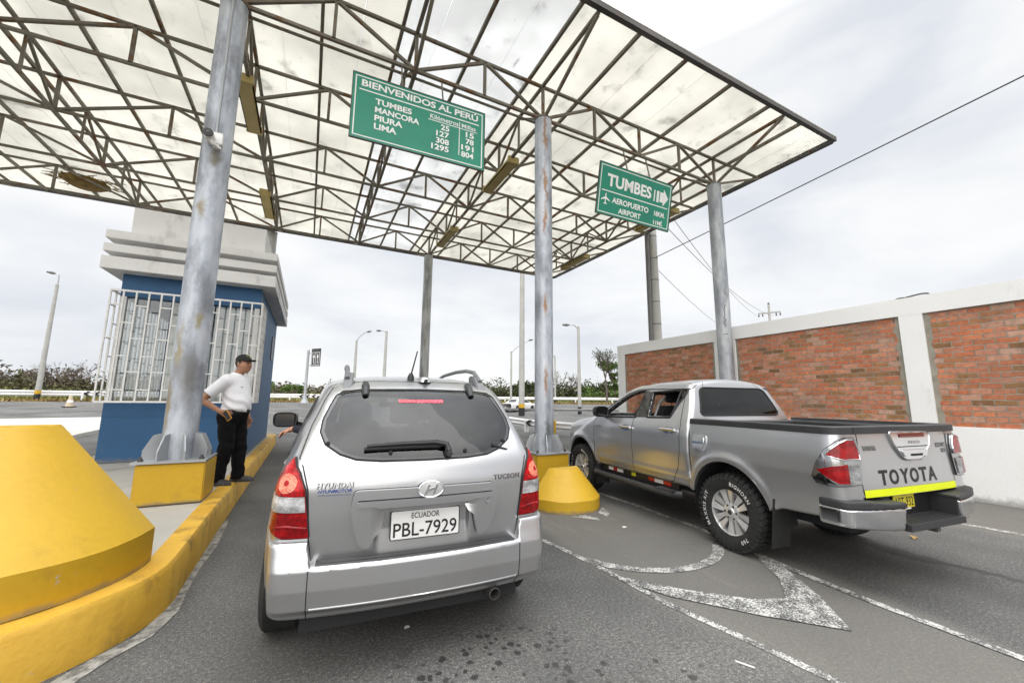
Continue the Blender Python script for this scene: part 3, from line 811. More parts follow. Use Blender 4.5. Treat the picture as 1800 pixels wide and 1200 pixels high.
# ------------------------------------------------------------------ hanging signs
M_green = worn('green_sign_sheet', (0.001, 0.215, 0.135), (0.002, 0.25, 0.155), 0.42, 0.8, (0.002, 0.15, 0.11), (0.5, 0.75), 1.1, 0.6, 0.04)
M_sw = plain('white_sign_letter', (0.82, 0.83, 0.82), 0.5, var=0.03)
M_back = M_galv
def sign_board(label, p0, ux, up, w, h, items, rods, t=0.02):
    """p0 lower-left corner; ux along the width, up along the height (unit vectors)"""
    ux = Vector(ux).normalized(); up = Vector(up).normalized(); nz = ux.cross(up)     # nz points to the viewer
    s = thing('hanging_sign', label, 'road sign', p0, 0, 'green signs hanging from the canopy')
    F = lambda u, v, d: tuple(ux * u + up * v + nz * d)
    def box(u0, v0, u1, v1, d0, d1, mb=None):
        mb = mb or MB()
        mb.prism([(u0, v0), (u1, v0), (u1, v1), (u0, v1)], d0, d1, F); return mb
    pm = MB()
    box(0, 0, w, h, -t, 0, pm)
    pm.build('panel', M_green, s)
    e = 0.035
    bm_ = MB(); fr = 0.018
    for a in ((e, e, w - e, e + fr), (e, h - e - fr, w - e, h - e), (e, e + fr, e + fr, h - e - fr), (w - e - fr, e + fr, w - e, h - e - fr)):
        box(*a, 0.0, 0.003, bm_)
    bm_.build('border', M_sw, s)
    fm = MB()
    for a in ((-0.012, -0.012, w + 0.012, 0.0), (-0.012, h, w + 0.012, h + 0.012), (-0.012, 0, 0, h), (w, 0, w + 0.012, h)):
        box(*a, -0.03, 0.006, fm)
    fm.build('rim', M_edge, s)
    for it in items:
        mb = MB()
        if it[0] == 'text':
            _, txt, u, v, tw, th, bold, nm = it
            vs, fs = text_box(txt, tw, th, bold)
            mb.add([F(u + a, v + b, 0.0035) for a, b in vs], fs)
        elif it[0] == 'bar':
            _, u0, v0, u1, v1, nm = it
            box(u0, v0, u1, v1, 0.0, 0.003, mb)
        else:
            _, polys, nm = it
            for pl in polys: mb.prism(pl, 0.0, 0.0035, F)
        mb.build(nm, M_sw, s)
    for ru in rods:
        mb = MB(); b = Vector(p0) + ux * ru + up * h
        mb.bar((0, 0, 0), tuple(Vector((b.x, 6.25, ZB - 0.03)) - b), 0.022)
        o = mb.build('hanger_rod', M_truss, s); o.location = tuple(ux * ru + up * h)
    return s

def plane_icon(cx, cy, s):
    pts = [(0, 1.0), (0.10, 0.85), (0.11, 0.35), (0.95, -0.15), (0.95, -0.33), (0.11, -0.05), (0.08, -0.6), (0.33, -0.82), (0.33, -0.98), (0, -0.86)]
    full = pts + [(-x, y) for x, y in reversed(pts[1:-1])]
    return [(cx + x * s, cy + y * s) for x, y in reversed(full)]

W1, H1 = 2.225, 1.112
u_ = lambda px: px / 683.0 * W1           # measured along the straightened board
items1 = [('text', 'BIENVENIDOS AL PERÚ', 0.13, 0.905, 1.97, 0.150, 0.03, 'lettering'), ('bar', 0.10, 0.835, 2.12, 0.855, 'rule')]
for txt, u, v, tw in (('TUMBES', 0.35, 0.655, 0.58), ('MANCORA', 0.35, 0.510, 0.71), ('PIURA', 0.35, 0.365, 0.44), ('LIMA', 0.35, 0.220, 0.35)):
    items1.append(('text', txt, u, v, tw, 0.105, 0.03, 'lettering'))
items1 += [('text', 'Kilómetros', 1.24, 0.705, 0.50, 0.088, 0.014, 'lettering'), ('text', 'Millas', 1.80, 0.705, 0.26, 0.080, 0.014, 'lettering'),
           ('bar', 1.21, 0.675, 2.09, 0.688, 'rule'), ('bar', 1.755, 0.17, 1.768, 0.80, 'rule')]
for a, b, v in (('25', '15', 0.545), ('127', '78', 0.415), ('308', '191', 0.285), ('1295', '804', 0.155)):
    wa = 0.076 * len(a); wb = 0.076 * len(b)
    items1.append(('text', a, 1.58 - wa, v, wa, 0.105, 0.028, 'lettering'))
    items1.append(('text', b, 2.03 - wb, v, wb, 0.105, 0.028, 'lettering'))
sign_board('larger green sign headed BIENVENIDOS AL PERU with distances to four towns', (0.272, 6.17, 5.54), (2.2, -0.075, 0.0), (0, 0, 1), W1, H1, items1, (0.75, 1.45))
W2, H2 = 2.16, 1.085
arrow = [[(1.60, 0.60), (1.66, 0.60), (1.66, 0.86), (1.60, 0.86)], [(1.69, 0.60), (1.76, 0.60), (1.76, 0.86), (1.69, 0.86)], [(1.79, 0.62), (1.90, 0.62), (1.90, 0.54), (2.06, 0.735), (1.90, 0.93), (1.90, 0.85), (1.79, 0.85)]]
arrow[0] = [(1.60, 0.60), (1.635, 0.60), (1.635, 0.86), (1.60, 0.86)]
items2 = [('text', 'TUMBES', 0.22, 0.62, 1.30, 0.27, 0.034, 'lettering'), ('icon', arrow, 'arrow_symbol'), ('bar', 0.10, 0.50, 2.06, 0.522, 'rule'),
          ('icon', [plane_icon(0.22, 0.335, 0.125)], 'aeroplane_symbol'),
          ('text', 'AEROPUERTO', 0.40, 0.285, 1.08, 0.125, 0.03, 'lettering'), ('text', 'AIRPORT', 0.60, 0.095, 0.66, 0.120, 0.03, 'lettering'),
          ('text', '18KM.', 1.66, 0.275, 0.34, 0.115, 0.028, 'lettering'), ('text', '11MÍ.', 1.66, 0.075, 0.30, 0.125, 0.028, 'lettering')]
sign_board('smaller green TUMBES airport sign with a right arrow', (5.225, 6.355, 5.515), (1, 0.0, 0), (0, -0.21, 1.065), W2, H2, items2, (0.74, 1.42))

# ------------------------------------------------------------------ camera on the left column
cc = thing('security_camera', 'white round-lensed security camera on a box on the left column', 'security camera', (-1.335, 6.05, 4.86))
mb = MB(); mb.box((-0.085, -0.04, -0.075), (0.085, 0.045, 0.085)); mb.build('junction_box', M_whitep, cc, bevel=0.008)
mb = MB(); mb.lathe([(0.0, -0.175), (0.045, -0.173), (0.058, -0.165), (0.06, -0.05), (0.05, -0.02), (0.0, -0.018)], 20, (-0.045, 0, -0.02), axis='y')
cb = mb.build('camera_body', M_whitep, cc, 40)
mb = MB(); mb.lathe([(0.0, -0.183), (0.03, -0.183), (0.056, -0.178), (0.058, -0.168)], 20, (-0.045, 0, -0.02), axis='y'); mb.build('lens_face', M_black, cb, 40)
mb = MB(); mb.lathe([(0.0, -0.192), (0.014, -0.189), (0.02, -0.182)], 14, (-0.045, 0, -0.02), axis='y'); mb.build('lens', plain('lens_glass', (0.05, 0.05, 0.06), 0.05, coat=1), cb, 40)
mb = MB(); mb.tube([(0.03, 0.0, -0.07), (0.03, -0.04, -0.12), (0.0, -0.09, -0.11), (-0.03, -0.1, -0.07)], 0.022, 10); mb.lathe([(0.045, -0.13), (0.045, -0.10)], 14, (0.03, 0.0, 0)); mb.build('bracket', M_whitep, cc, 40)
mb = MB(); mb.tube([(-1.335, 6.067, 4.95), (-1.335, 6.069, 5.6), (-1.335, 6.071, 6.4), (-1.335, 6.073, 7.07)], 0.014, 8)
single(mb, 'cable_conduit', M_galv, 'thin grey conduit running up the left column above the camera', 'conduit', (-1.335, 6.07, 4.95), smooth=40)

# ------------------------------------------------------------------ brick boundary wall
bw = thing('boundary_wall', 'brick wall with white painted posts, beam and plinth', 'wall', (9.4, 10.47, 0))
XW = 9.4
mb = MB(); mb.box((XW, -12.0, 0), (XW + 0.26, 10.47, 1.135)); wpart(mb, 'plinth', M_white, bw)
mb = MB(); mb.box((XW - 0.002, -12.0, 3.05), (XW + 0.262, 10.472, 3.365)); wpart(mb, 'coping_beam', M_white, bw)
for a, c in ((10.15, 10.47), (6.22, 6.80), (2.79, 3.105), (-0.62, -0.31), (-4.0, -3.7), (-7.4, -7.1), (-11, -10.7)):
    mb = MB(); mb.box((XW, a, 1.135), (XW + 0.26, c, 3.05)); wpart(mb, 'post', M_white, bw)
for a, c in ((6.80, 10.15), (3.105, 6.22), (-0.31, 2.79), (-3.7, -0.62), (-7.1, -4.0), (-10.7, -7.4)):
    mb = MB(); mb.box((XW + 0.035, a, 1.135), (XW + 0.225, c, 3.05)); wpart(mb, 'brick_panel', M_brick, bw)
    mb = MB()
    for yy, s in ((a, 1), (c, -1)):        # ragged mortar smeared beside the posts
        pr = random.Random(int(yy * 10))
        vs = []; N = 22
        for k in range(N):
            z = 1.14 + 1.905 * k / (N - 1)
            vs += [(XW + 0.032, yy, z), (XW + 0.032, yy + s * pr.uniform(0.05, 0.10), z)]
        mb.add(vs, [(2 * k, 2 * k + 1, 2 * k + 3, 2 * k + 2) for k in range(N - 1)])
    wpart(mb, 'mortar_edge', worn('mortar', (0.22, 0.20, 0.16), (0.36, 0.335, 0.28), 0.9, 6.0) if 'mortar' not in bpy.data.materials else bpy.data.materials['mortar'], bw)
mb = MB()
P = [(9.53 + 0.07 * math.cos(a) * (1 + 0.2 * math.sin(3 * a)), 2.92 + 0.22 * math.sin(a), 3.39 + 0.02 * math.sin(2 * a)) for a in np.linspace(0, 4 * math.pi, 30)]
mb.tube(P, 0.014, 6)
single(mb, 'cable_coil', M_black, 'coil of black cable lying on top of the wall coping', 'cable coil', (9.53, 2.92, 3.37), smooth=40)

# ------------------------------------------------------------------ toll booth
X0, X1, Y0, Y1, ZI = -3.36, -1.07, 10.05, 14.85, 0.30
booth = thing('toll_booth', 'blue and white toll booth with barred windows and stepped cornice', 'toll booth', ((X0 + X1) / 2, Y0, ZI))
mb = MB(); mb.box((X0, Y0, ZI), (X1, Y1, 1.40)); wpart(mb, 'lower_wall', M_blue, booth)
mb = MB(); mb.box((X0 - 0.002, Y0 - 0.008, 1.135), (X1 + 0.008, Y1, 1.15)); wpart(mb, 'dado_line', M_blue, booth)
mb = MB(); mb.box((X0, Y0, 3.42), (X1, Y1, 3.86)); wpart(mb, 'upper_wall', M_blue, booth)
for a, c, d, e in ((X1 - 0.18, Y0 + 0.9, X1, Y1), (X0, Y0 + 3.0, X0 + 0.18, Y1), (X0 + 0.18, Y1 - 0.18, X1 - 0.18, Y1)):
    mb = MB(); mb.box((a, c, 1.40), (d, e, 3.42)); wpart(mb, 'side_wall', M_blue, booth)
for (px_, py_) in ((X0, Y0), (X1 - 0.10, Y0)):
    mb = MB(); mb.box((px_ + 0.004, py_ + 0.004, 1.40), (px_ + 0.096, py_ + 0.10, 3.42)); wpart(mb, 'corner_post', M_whitep, booth)
for z0, z1, e in ((3.86, 4.10, 0.27), (4.19, 4.345, 0.265), (4.45, 4.61, 0.26)):
    mb = MB(); mb.box((X0 - e + 0.03, Y0 - e - 0.06, z0), (X1 + e, Y1 + e, z1)); wpart(mb, 'cornice', M_cornice, booth, bevel=0.008)
for z0, z1 in ((4.10, 4.19), (4.345, 4.45)):
    mb = MB(); mb.box((X0 + 0.06, Y0 - 0.02, z0), (X1 - 0.06, Y1, z1)); wpart(mb, 'cornice_gap', M_cornice, booth)
mb = MB(); mb.box((X0, Y0 + 0.05, 4.61), (X1 - 0.03, Y1 - 0.4, 5.25)); wpart(mb, 'parapet', M_cornice, booth)
M_bglass = mat_glass('booth_glass', (0.90, 0.92, 0.92), 0.9)
M_alu = plain('aluminium_frame', (0.55, 0.56, 0.57), 0.4, 0.6)
def glazing(name, lo, hi, mull, axis):
    mb = MB(); mb.box(lo, hi); g = wpart(mb, 'window_pane', M_bglass, booth)
    mb = MB()
    for m in mull:
        if axis == 'x': mb.box((m - 0.025, lo[1] - 0.015, lo[2]), (m + 0.025, hi[1] + 0.015, hi[2]))
        else: mb.box((lo[0] - 0.015, m - 0.025, lo[2]), (hi[0] + 0.015, m + 0.025, hi[2]))
    wpart(mb, 'window_frame', M_alu, g)
glazing('f', (X0 + 0.1, Y0 + 0.04, 1.402), (X1 - 0.1, Y0 + 0.052, 3.418), [-2.75, -2.2, -1.65], 'x')
glazing('l', (X0 + 0.04, Y0 + 0.1, 1.402), (X0 + 0.052, Y0 + 3.0, 3.418), [Y0 + 1.05, Y0 + 2.0], 'y')
glazing('r', (X1 - 0.052, Y0 + 0.1, 1.402), (X1 - 0.04, Y0 + 0.9, 3.418), [Y0 + 0.5], 'y')
mb = MB(); mb.box((X1 - 0.002, 13.55, 2.62), (X1 + 0.02, 14.15, 3.30)); sw_ = wpart(mb, 'side_window', M_black, booth)
mb = MB()
for a in ((13.51, 2.58, 13.55, 3.34), (14.15, 2.58, 14.19, 3.34), (13.55, 3.30, 14.15, 3.34), (13.55, 2.58, 14.15, 2.62)): mb.box((X1 - 0.001, a[0], a[1]), (X1 + 0.03, a[2], a[3]))
wpart(mb, 'window_frame', plain('dark_blue_frame', (0.015, 0.03, 0.09), 0.5), sw_)
# inside: partition, curtain, blinds and counter
mb = MB(); mb.box((X0 + 0.2, Y0 + 3.2, 1.41), (X1 - 0.2, Y0 + 3.25, 3.40)); wpart(mb, 'partition', plain('grey_partition', (0.62, 0.64, 0.66), 0.8), booth)
mb = MB(); vs = []
for k in range(33):
    x = -2.68 + 0.42 * k / 32; y = Y0 + 0.55 + 0.03 * math.sin(k * 1.5)
    vs += [(x, y, 1.42), (x, y, 3.40)]
mb.add(vs, [(2 * k, 2 * k + 2, 2 * k + 3, 2 * k + 1) for k in range(32)]); wpart(mb, 'curtain', plain('pale_curtain', (0.80, 0.80, 0.77), 0.9), booth, 60)
mb = MB(); mb.box((-2.22, Y0 + 0.35, 1.41), (-1.95, Y0 + 0.40, 3.40)); wpart(mb, 'door_leaf', plain('dark_blue_door', (0.035, 0.05, 0.10), 0.5), booth)
mb = MB(); mb.box((-1.86, Y0 + 0.10, 1.44), (X1 - 0.16, Y0 + 0.115, 3.36)); wpart(mb, 'roller_blind', plain('grey_blind', (0.50, 0.51, 0.52), 0.85, var=0.2, scale=1.5), booth)
mb = MB(); mb.box((X0 + 0.2, Y0 + 0.15, 1.402), (-1.9, Y0 + 0.75, 1.46)); wpart(mb, 'counter', plain('counter_top', (0.2, 0.19, 0.17), 0.5), booth)
# window cage
M_bar = plain('white_cage_paint', (0.78, 0.78, 0.77), 0.5, var=0.08)
CX0, CX1, CY = -3.40, -1.00, 9.76
CZ0, CZ1 = 1.41, 3.475
cage = MB()
def cage_face(p, q, n, mb, double=False):
    p, q = Vector(p), Vector(q); L = (q - p)
    s = 0.026
    for k in range(n + 1):
        a = p + L * (k / n)
        if k or not double: mb.bar((a.x, a.y, CZ0), (a.x, a.y, CZ1), s)
        if k < n:
            b = p + L * ((k + 1) / n)
            off = 0.0 if k % 2 else 0.33
            z = CZ0 + 0.22 + off
            while z < CZ1 - 0.1:
                mb.bar((a.x, a.y, z), (b.x, b.y, z), s * 0.85); z += 0.62
    for z in (CZ0, CZ1): mb.bar((p.x, p.y, z), (q.x, q.y, z), 0.034)
cage_face((CX0, CY), (CX1, CY), 13, cage)
wpart(cage, 'window_grille', M_bar, booth)
cage = MB(); cage_face((CX0 + 0.002, CY + 0.02), (CX0 + 0.002, Y0 + 3.0), 15, cage, True)
for yy in (CY + 0.3, Y0 + 3.0):
    for z in (CZ0, CZ1): cage.bar((CX0, yy, z), (X0, yy, z), 0.03)
wpart(cage, 'window_grille', M_bar, booth)
mb = MB()       # perforated white sheet closing the right end of the cage
ny_, nz_ = 7, 13
for i in range(ny_):
    for j in range(nz_):
        ya, yb = CY + 0.84 * i / ny_, CY + 0.84 * (i + 1) / ny_
        za, zb = CZ0 + (CZ1 - CZ0) * j / nz_, CZ0 + (CZ1 - CZ0) * (j + 1) / nz_
        h = 0.016; cy_, cz_ = (ya + yb) / 2, (za + zb) / 2
        V = [(CX1, ya, za), (CX1, yb, za), (CX1, yb, zb), (CX1, ya, zb), (CX1, cy_ - h, cz_ - h), (CX1, cy_ + h, cz_ - h), (CX1, cy_ + h, cz_ + h), (CX1, cy_ - h, cz_ + h)]
        mb.add(V, [(0, 1, 5, 4), (1, 2, 6, 5), (2, 3, 7, 6), (3, 0, 4, 7)])
for yy in (CY, CY + 0.84): mb.bar((CX1, yy, CZ0), (CX1, yy, CZ1), 0.035)
for z in (CZ0, CZ1): mb.bar((CX1, CY, z), (CX1, CY + 0.84, z), 0.035)
wpart(mb, 'perforated_sheet', worn('dirty_white_sheet', (0.68, 0.67, 0.64), (0.77, 0.76, 0.74), 0.6, 2, (0.3, 0.27, 0.2), (0.5, 0.75), 5, 0.6), booth)
# ------------------------------------------------------------------ smooth solids: bodies given as implicit surfaces, meshed and snapped to the surface
def smax(a, b, k):
    h = np.clip(0.5 + 0.5 * (a - b) / k, 0, 1)
    return b + (a - b) * h + k * h * (1 - h)

def smin(a, b, k):
    return -smax(-a, -b, k)

def curve(xs, ys, soft=0.06):
    """smooth table through the knots"""
    xs = np.array(xs, float); ys = np.array(ys, float)
    g = np.linspace(xs[0], xs[-1], 240)
    v = np.interp(g, xs, ys)
    st = (g[1] - g[0]); w = max(1, int(soft * (xs[-1] - xs[0]) / st))
    ker = np.hanning(2 * w + 3)[1:-1]; ker /= ker.sum()
    pad = np.concatenate([v[0] - (v[1] - v[0]) * np.arange(w, 0, -1), v, v[-1] + (v[-1] - v[-2]) * np.arange(1, w + 1)])
    v = np.convolve(pad, ker, 'valid')
    s0, s1 = (v[1] - v[0]) / st, (v[-1] - v[-2]) / st
    def fn(x):
        r = np.interp(x, g, v)
        return r + np.where(x < g[0], (x - g[0]) * s0, 0) + np.where(x > g[-1], (x - g[-1]) * s1, 0)
    return fn

def grad(f, p, e=0.004):
    g = np.stack([f(p[:, 0] + e, p[:, 1], p[:, 2]) - f(p[:, 0] - e, p[:, 1], p[:, 2]),
                  f(p[:, 0], p[:, 1] + e, p[:, 2]) - f(p[:, 0], p[:, 1] - e, p[:, 2]),
                  f(p[:, 0], p[:, 1], p[:, 2] + e) - f(p[:, 0], p[:, 1], p[:, 2] - e)], 1) / (2 * e)
    return g

def surface_net(f, lo, hi, h):
    ax = [np.arange(lo[i], hi[i] + h, h) for i in range(3)]
    nx, ny, nz = map(len, ax)
    F = np.empty((nx, ny, nz), np.float32)
    Y, Z = np.meshgrid(ax[1], ax[2], indexing='ij')
    st = 16
    for i in range(0, nx, st):
        xs = ax[0][i:i + st]
        F[i:i + st] = f(xs[:, None, None] + 0 * Y[None], Y[None] + 0 * xs[:, None, None], Z[None] + 0 * xs[:, None, None])
    F[np.abs(F) < 1e-7] = 1e-7
    S = F < 0
    cnt = np.zeros((nx - 1, ny - 1, nz - 1), np.int8)
    for a in (0, 1):
        for b in (0, 1):
            for c in (0, 1):
                cnt += S[a:nx - 1 + a, b:ny - 1 + b, c:nz - 1 + c]
    I = np.argwhere((cnt > 0) & (cnt < 8))
    idx = np.full((nx - 1, ny - 1, nz - 1), -1, np.int32)
    idx[I[:, 0], I[:, 1], I[:, 2]] = np.arange(len(I))
    C = [(a, b, c) for a in (0, 1) for b in (0, 1) for c in (0, 1)]
    V = np.stack([F[I[:, 0] + a, I[:, 1] + b, I[:, 2] + c] for a, b, c in C], 1)
    pos = np.zeros((len(I), 3)); num = np.zeros(len(I))
    for p in range(8):
        for q in range(p + 1, 8):
            if sum(abs(C[p][k] - C[q][k]) for k in range(3)) != 1: continue
            m = (V[:, p] < 0) != (V[:, q] < 0)
            t = np.where(m, V[:, p] / (V[:, p] - V[:, q] + 1e-20), 0)
            cp, cq = np.array(C[p], float), np.array(C[q], float)
            pos[m] += cp + (cq - cp) * t[m, None]; num[m] += 1
    P = (I + pos / num[:, None]) * h + np.array(lo)
    quads = []
    for axis in range(3):
        b, c = (axis + 1) % 3, (axis + 2) % 3
        sl0 = [slice(None)] * 3; sl1 = [slice(None)] * 3
        sl0[axis] = slice(0, -1); sl1[axis] = slice(1, None)
        d = S[tuple(sl0)] != S[tuple(sl1)]
        E = np.argwhere(d)
        ok = (E[:, b] > 0) & (E[:, c] > 0) & (E[:, b] < F.shape[b] - 1) & (E[:, c] < F.shape[c] - 1)
        E = E[ok]
        ins = S[E[:, 0], E[:, 1], E[:, 2]]
        def at(db, dc):
            q = E.copy(); q[:, b] -= db; q[:, c] -= dc
            return idx[q[:, 0], q[:, 1], q[:, 2]]
        Q = np.stack([at(1, 1), at(0, 1), at(0, 0), at(1, 0)], 1)
        Q[~ins] = Q[~ins][:, ::-1]
        quads.append(Q)
    Q = np.concatenate(quads)
    Q = Q[(Q >= 0).all(1)]
    for _ in range(4):
        v = f(P[:, 0], P[:, 1], P[:, 2]); g = grad(f, P)
        s = -v[:, None] * g / np.maximum((g * g).sum(1), 0.05)[:, None]
        L = np.linalg.norm(s, axis=1)
        s *= np.minimum(1, 0.6 * h / np.maximum(L, 1e-9))[:, None]
        P = P + s
    g = grad(f, P); N = g / np.maximum(np.linalg.norm(g, axis=1), 1e-9)[:, None]
    return P, Q, N

def net_object(name, P, Q, N, mat, parent=None, mask=None, smooth_normals=True):
    if mask is not None: Q = Q[mask]
    used = np.unique(Q)
    mp = np.full(len(P), -1, np.int64); mp[used] = np.arange(len(used))
    P2, N2, Q2 = P[used], N[used], mp[Q]
    me = bpy.data.meshes.new(name)
    me.vertices.add(len(P2)); me.vertices.foreach_set('co', P2.astype(np.float32).ravel())
    me.loops.add(Q2.size); me.loops.foreach_set('vertex_index', Q2.astype(np.int32).ravel())
    me.polygons.add(len(Q2))
    me.polygons.foreach_set('loop_start', np.arange(0, Q2.size, 4, dtype=np.int32))
    me.polygons.foreach_set('loop_total', np.full(len(Q2), 4, np.int32))
    me.update(calc_edges=True); me.validate()
    me.polygons.foreach_set('use_smooth', np.ones(len(me.polygons), bool))
    if smooth_normals and len(me.vertices) == len(N2):
        me.normals_split_custom_set_from_vertices([tuple(n) for n in N2])
    me.materials.append(mat)
    o = bpy.data.objects.new(name, me)
    COL.objects.link(o)
    if parent: o.parent = parent
    return o

def inpoly(px, py, poly):
    poly = np.asarray(poly, float); c = np.zeros(np.shape(px), bool)
    n = len(poly); j = n - 1
    for i in range(n):
        xi, yi = poly[i]; xj, yj = poly[j]
        if yi != yj:
            c ^= ((yi > py) != (yj > py)) & (px < (xj - xi) * (py - yi) / (yj - yi) + xi)
        j = i
    return c

def poly_sdf(px, py, poly):
    """signed distance to a polygon, negative inside"""
    poly = np.asarray(poly, float)
    d = np.full(np.shape(px), 1e9)
    for i in range(len(poly)):
        a, b = poly[i - 1], poly[i]
        e = b - a; L = max((e * e).sum(), 1e-12)
        t = np.clip(((px - a[0]) * e[0] + (py - a[1]) * e[1]) / L, 0, 1)
        d = np.minimum(d, (px - a[0] - e[0] * t) ** 2 + (py - a[1] - e[1] * t) ** 2)
    d = np.sqrt(d)
    return np.where(inpoly(px, py, poly), -d, d)

def shoot(f, t_deg, uv, start=-3.0, reach=5.0):
    """rays with horizontal heading t (0 = +y) hitting the surface f=0 first; uv = (sideways, height)"""
    t = R(t_deg); dx, dy = math.sin(t), math.cos(t); ex, ey = math.cos(t), -math.sin(t)
    uv = np.asarray(uv, float)
    bx, by, bz = ex * uv[:, 0] + dx * start, ey * uv[:, 0] + dy * start, uv[:, 1]
    s = np.arange(0, reach, 0.02)
    vals = f(bx[:, None] + dx * s, by[:, None] + dy * s, bz[:, None] + 0 * s)
    neg = vals < 0
    k = np.where(neg.any(1), neg.argmax(1), -1)
    lo = np.where(k > 0, s[np.maximum(k - 1, 0)], 0); hi = np.where(k > 0, s[np.maximum(k, 0)], 0)
    for _ in range(16):
        m = (lo + hi) / 2
        v = f(bx + dx * m, by + dy * m, bz)
        ins = v < 0
        hi = np.where(ins, m, hi); lo = np.where(ins, lo, m)
    P = np.stack([bx + dx * hi, by + dy * hi, bz], 1)
    bad = k < 0
    if bad.any() and (~bad).any():
        good = np.where(~bad)[0]
        for i in np.where(bad)[0]:
            j = good[np.argmin(((uv[good] - uv[i]) ** 2).sum(1))]
            P[i, 0] = P[j, 0] + ex * (uv[i, 0] - uv[j, 0]); P[i, 1] = P[j, 1] + ey * (uv[i, 0] - uv[j, 0])
    g = grad(f, P); N = g / np.maximum(np.linalg.norm(g, axis=1), 1e-9)[:, None]
    return P, N

def dense(outline, h, closed=True):
    out = []
    n = len(outline)
    for i in range(n if closed else n - 1):
        a = np.array(outline[i], float); b = np.array(outline[(i + 1) % n], float)
        k = max(1, int(np.linalg.norm(b - a) / h))
        for j in range(k): out.append(tuple(a + (b - a) * j / k))
    if not closed: out.append(tuple(outline[-1]))
    return out

def rounded(outline, r=0.03, n=4):
    """round the corners of a 2D polygon"""
    out = []
    m = len(outline)
    for i in range(m):
        p = np.array(outline[i], float); a = np.array(outline[i - 1], float); b = np.array(outline[(i + 1) % m], float)
        da, db = a - p, b - p; la, lb = np.linalg.norm(da), np.linalg.norm(db)
        q = min(r, 0.45 * la, 0.45 * lb)
        s, e = p + da / la * q, p + db / lb * q
        for k in range(n + 1):
            t = k / n
            out.append(tuple((1 - t) ** 2 * s + 2 * t * (1 - t) * p + t * t * e))
    return out

def patch(f, t_deg, outline, off=0.003, h=0.03, depth=0.02, holes=()):
    """a panel following the surface inside a 2D outline, with a rim going in by depth"""
    ol = dense(outline, h)
    n = len(ol)
    pts = [Vector(p) for p in ol]
    edges = [(i, (i + 1) % n) for i in range(n)]
    for ho in holes:
        hl = dense(ho, h); b = len(pts)
        pts += [Vector(p) for p in hl]; edges += [(b + i, b + (i + 1) % len(hl)) for i in range(len(hl))]
    a = np.array(ol); lo, hi = a.min(0), a.max(0)
    gx, gy = np.meshgrid(np.arange(lo[0] + h / 2, hi[0], h), np.arange(lo[1] + h / 2, hi[1], h))
    gx, gy = gx.ravel(), gy.ravel()
    sd = poly_sdf(gx, gy, ol)
    keep = sd < -h * 0.4
    for ho in holes: keep &= poly_sdf(gx, gy, ho) > h * 0.4
    pts += [Vector((x, y)) for x, y in zip(gx[keep], gy[keep])]
    vo, _, fo, ov, _, _ = geometry.delaunay_2d_cdt(pts, edges, [], 1, 1e-6)
    uv = np.array([(v.x, v.y) for v in vo])
    if holes:
        fo2 = []
        for q in fo:
            c = uv[list(q)].mean(0)
            if all(poly_sdf(np.array([c[0]]), np.array([c[1]]), ho)[0] > 0 for ho in holes): fo2.append(q)
        fo = fo2
    P, N = shoot(f, t_deg, uv)
    mb = MB()
    top = P + N * off
    mb.add([tuple(p) for p in top], [tuple(q) for q in fo])
    if depth > 0:
        cnt = {}
        for q in fo:
            for i in range(len(q)):
                e = (q[i], q[(i + 1) % len(q)])
                if (e[1], e[0]) in cnt: del cnt[(e[1], e[0])]
                else: cnt[e] = 1
        bv = sorted(set(i for e in cnt for i in e)); ix = {v: k for k, v in enumerate(bv)}
        b = len(mb.v)
        low = P - N * depth
        mb.v += [tuple(low[i]) for i in bv]
        fs = [(e[1], e[0], b + ix[e[0]], b + ix[e[1]]) for e in cnt]
        mb.f += fs; mb.m += [mb.cur] * len(fs)
    return mb

def seam(f, t_deg, line, w=0.008, off=0.0015, closed=False, h=0.03):
    """thin dark ribbon drawn along the surface"""
    ln = dense(line, h, closed)
    P, N = shoot(f, t_deg, np.array(ln))
    mb = MB(); m = len(P); vs = []
    for i in range(m):
        if closed: d = P[(i + 1) % m] - P[i - 1]
        else: d = P[min(i + 1, m - 1)] - P[max(i - 1, 0)]
        s = np.cross(N[i], d); s /= max(np.linalg.norm(s), 1e-9)
        vs += [tuple(P[i] + N[i] * off + s * w / 2), tuple(P[i] + N[i] * off - s * w / 2)]
    k = m if closed else m - 1
    mb.add(vs, [(2 * i, 2 * i + 1, 2 * ((i + 1) % m) + 1, 2 * ((i + 1) % m)) for i in range(k)])
    return mb

def ridge(f, t_deg, line, r=0.008, off=0.0, closed=False, h=0.03, n=6):
    ln = dense(line, h, closed)
    P, N = shoot(f, t_deg, np.array(ln))
    return MB().tube([tuple(p + q * off) for p, q in zip(P, N)], r, n, closed=closed)

def decal_text(f, t_deg, txt, u, v, w, h, bold=0.02, off=0.004, shear=0.0, space=1.0):
    vs, fs = text_box(txt, w, h, bold, shear, space)
    P, N = shoot(f, t_deg, np.array([(u + a, v + b) for a, b in vs]))
    return MB().add([tuple(p) for p in P + N * off], fs)

def tu(t_deg, x, y):
    """sideways coordinate of a point for heading t"""
    t = R(t_deg); return x * math.cos(t) - y * math.sin(t)

# ------------------------------------------------------------------ wheels
M_tyre = plain('tyre_rubber', (0.017, 0.017, 0.017), 0.8, var=0.35, scale=14)
M_alloy = plain('alloy_rim', (0.74, 0.74, 0.74), 0.3, 0.6, var=0.08)
M_chrome = plain('chrome', (0.76, 0.77, 0.79), 0.11, 1.0, var=0.03)
M_plast = plain('grey_black_plastic', (0.03, 0.031, 0.033), 0.5, var=0.2)
M_lettr = plain('white_tyre_letter', (0.62, 0.62, 0.60), 0.7)

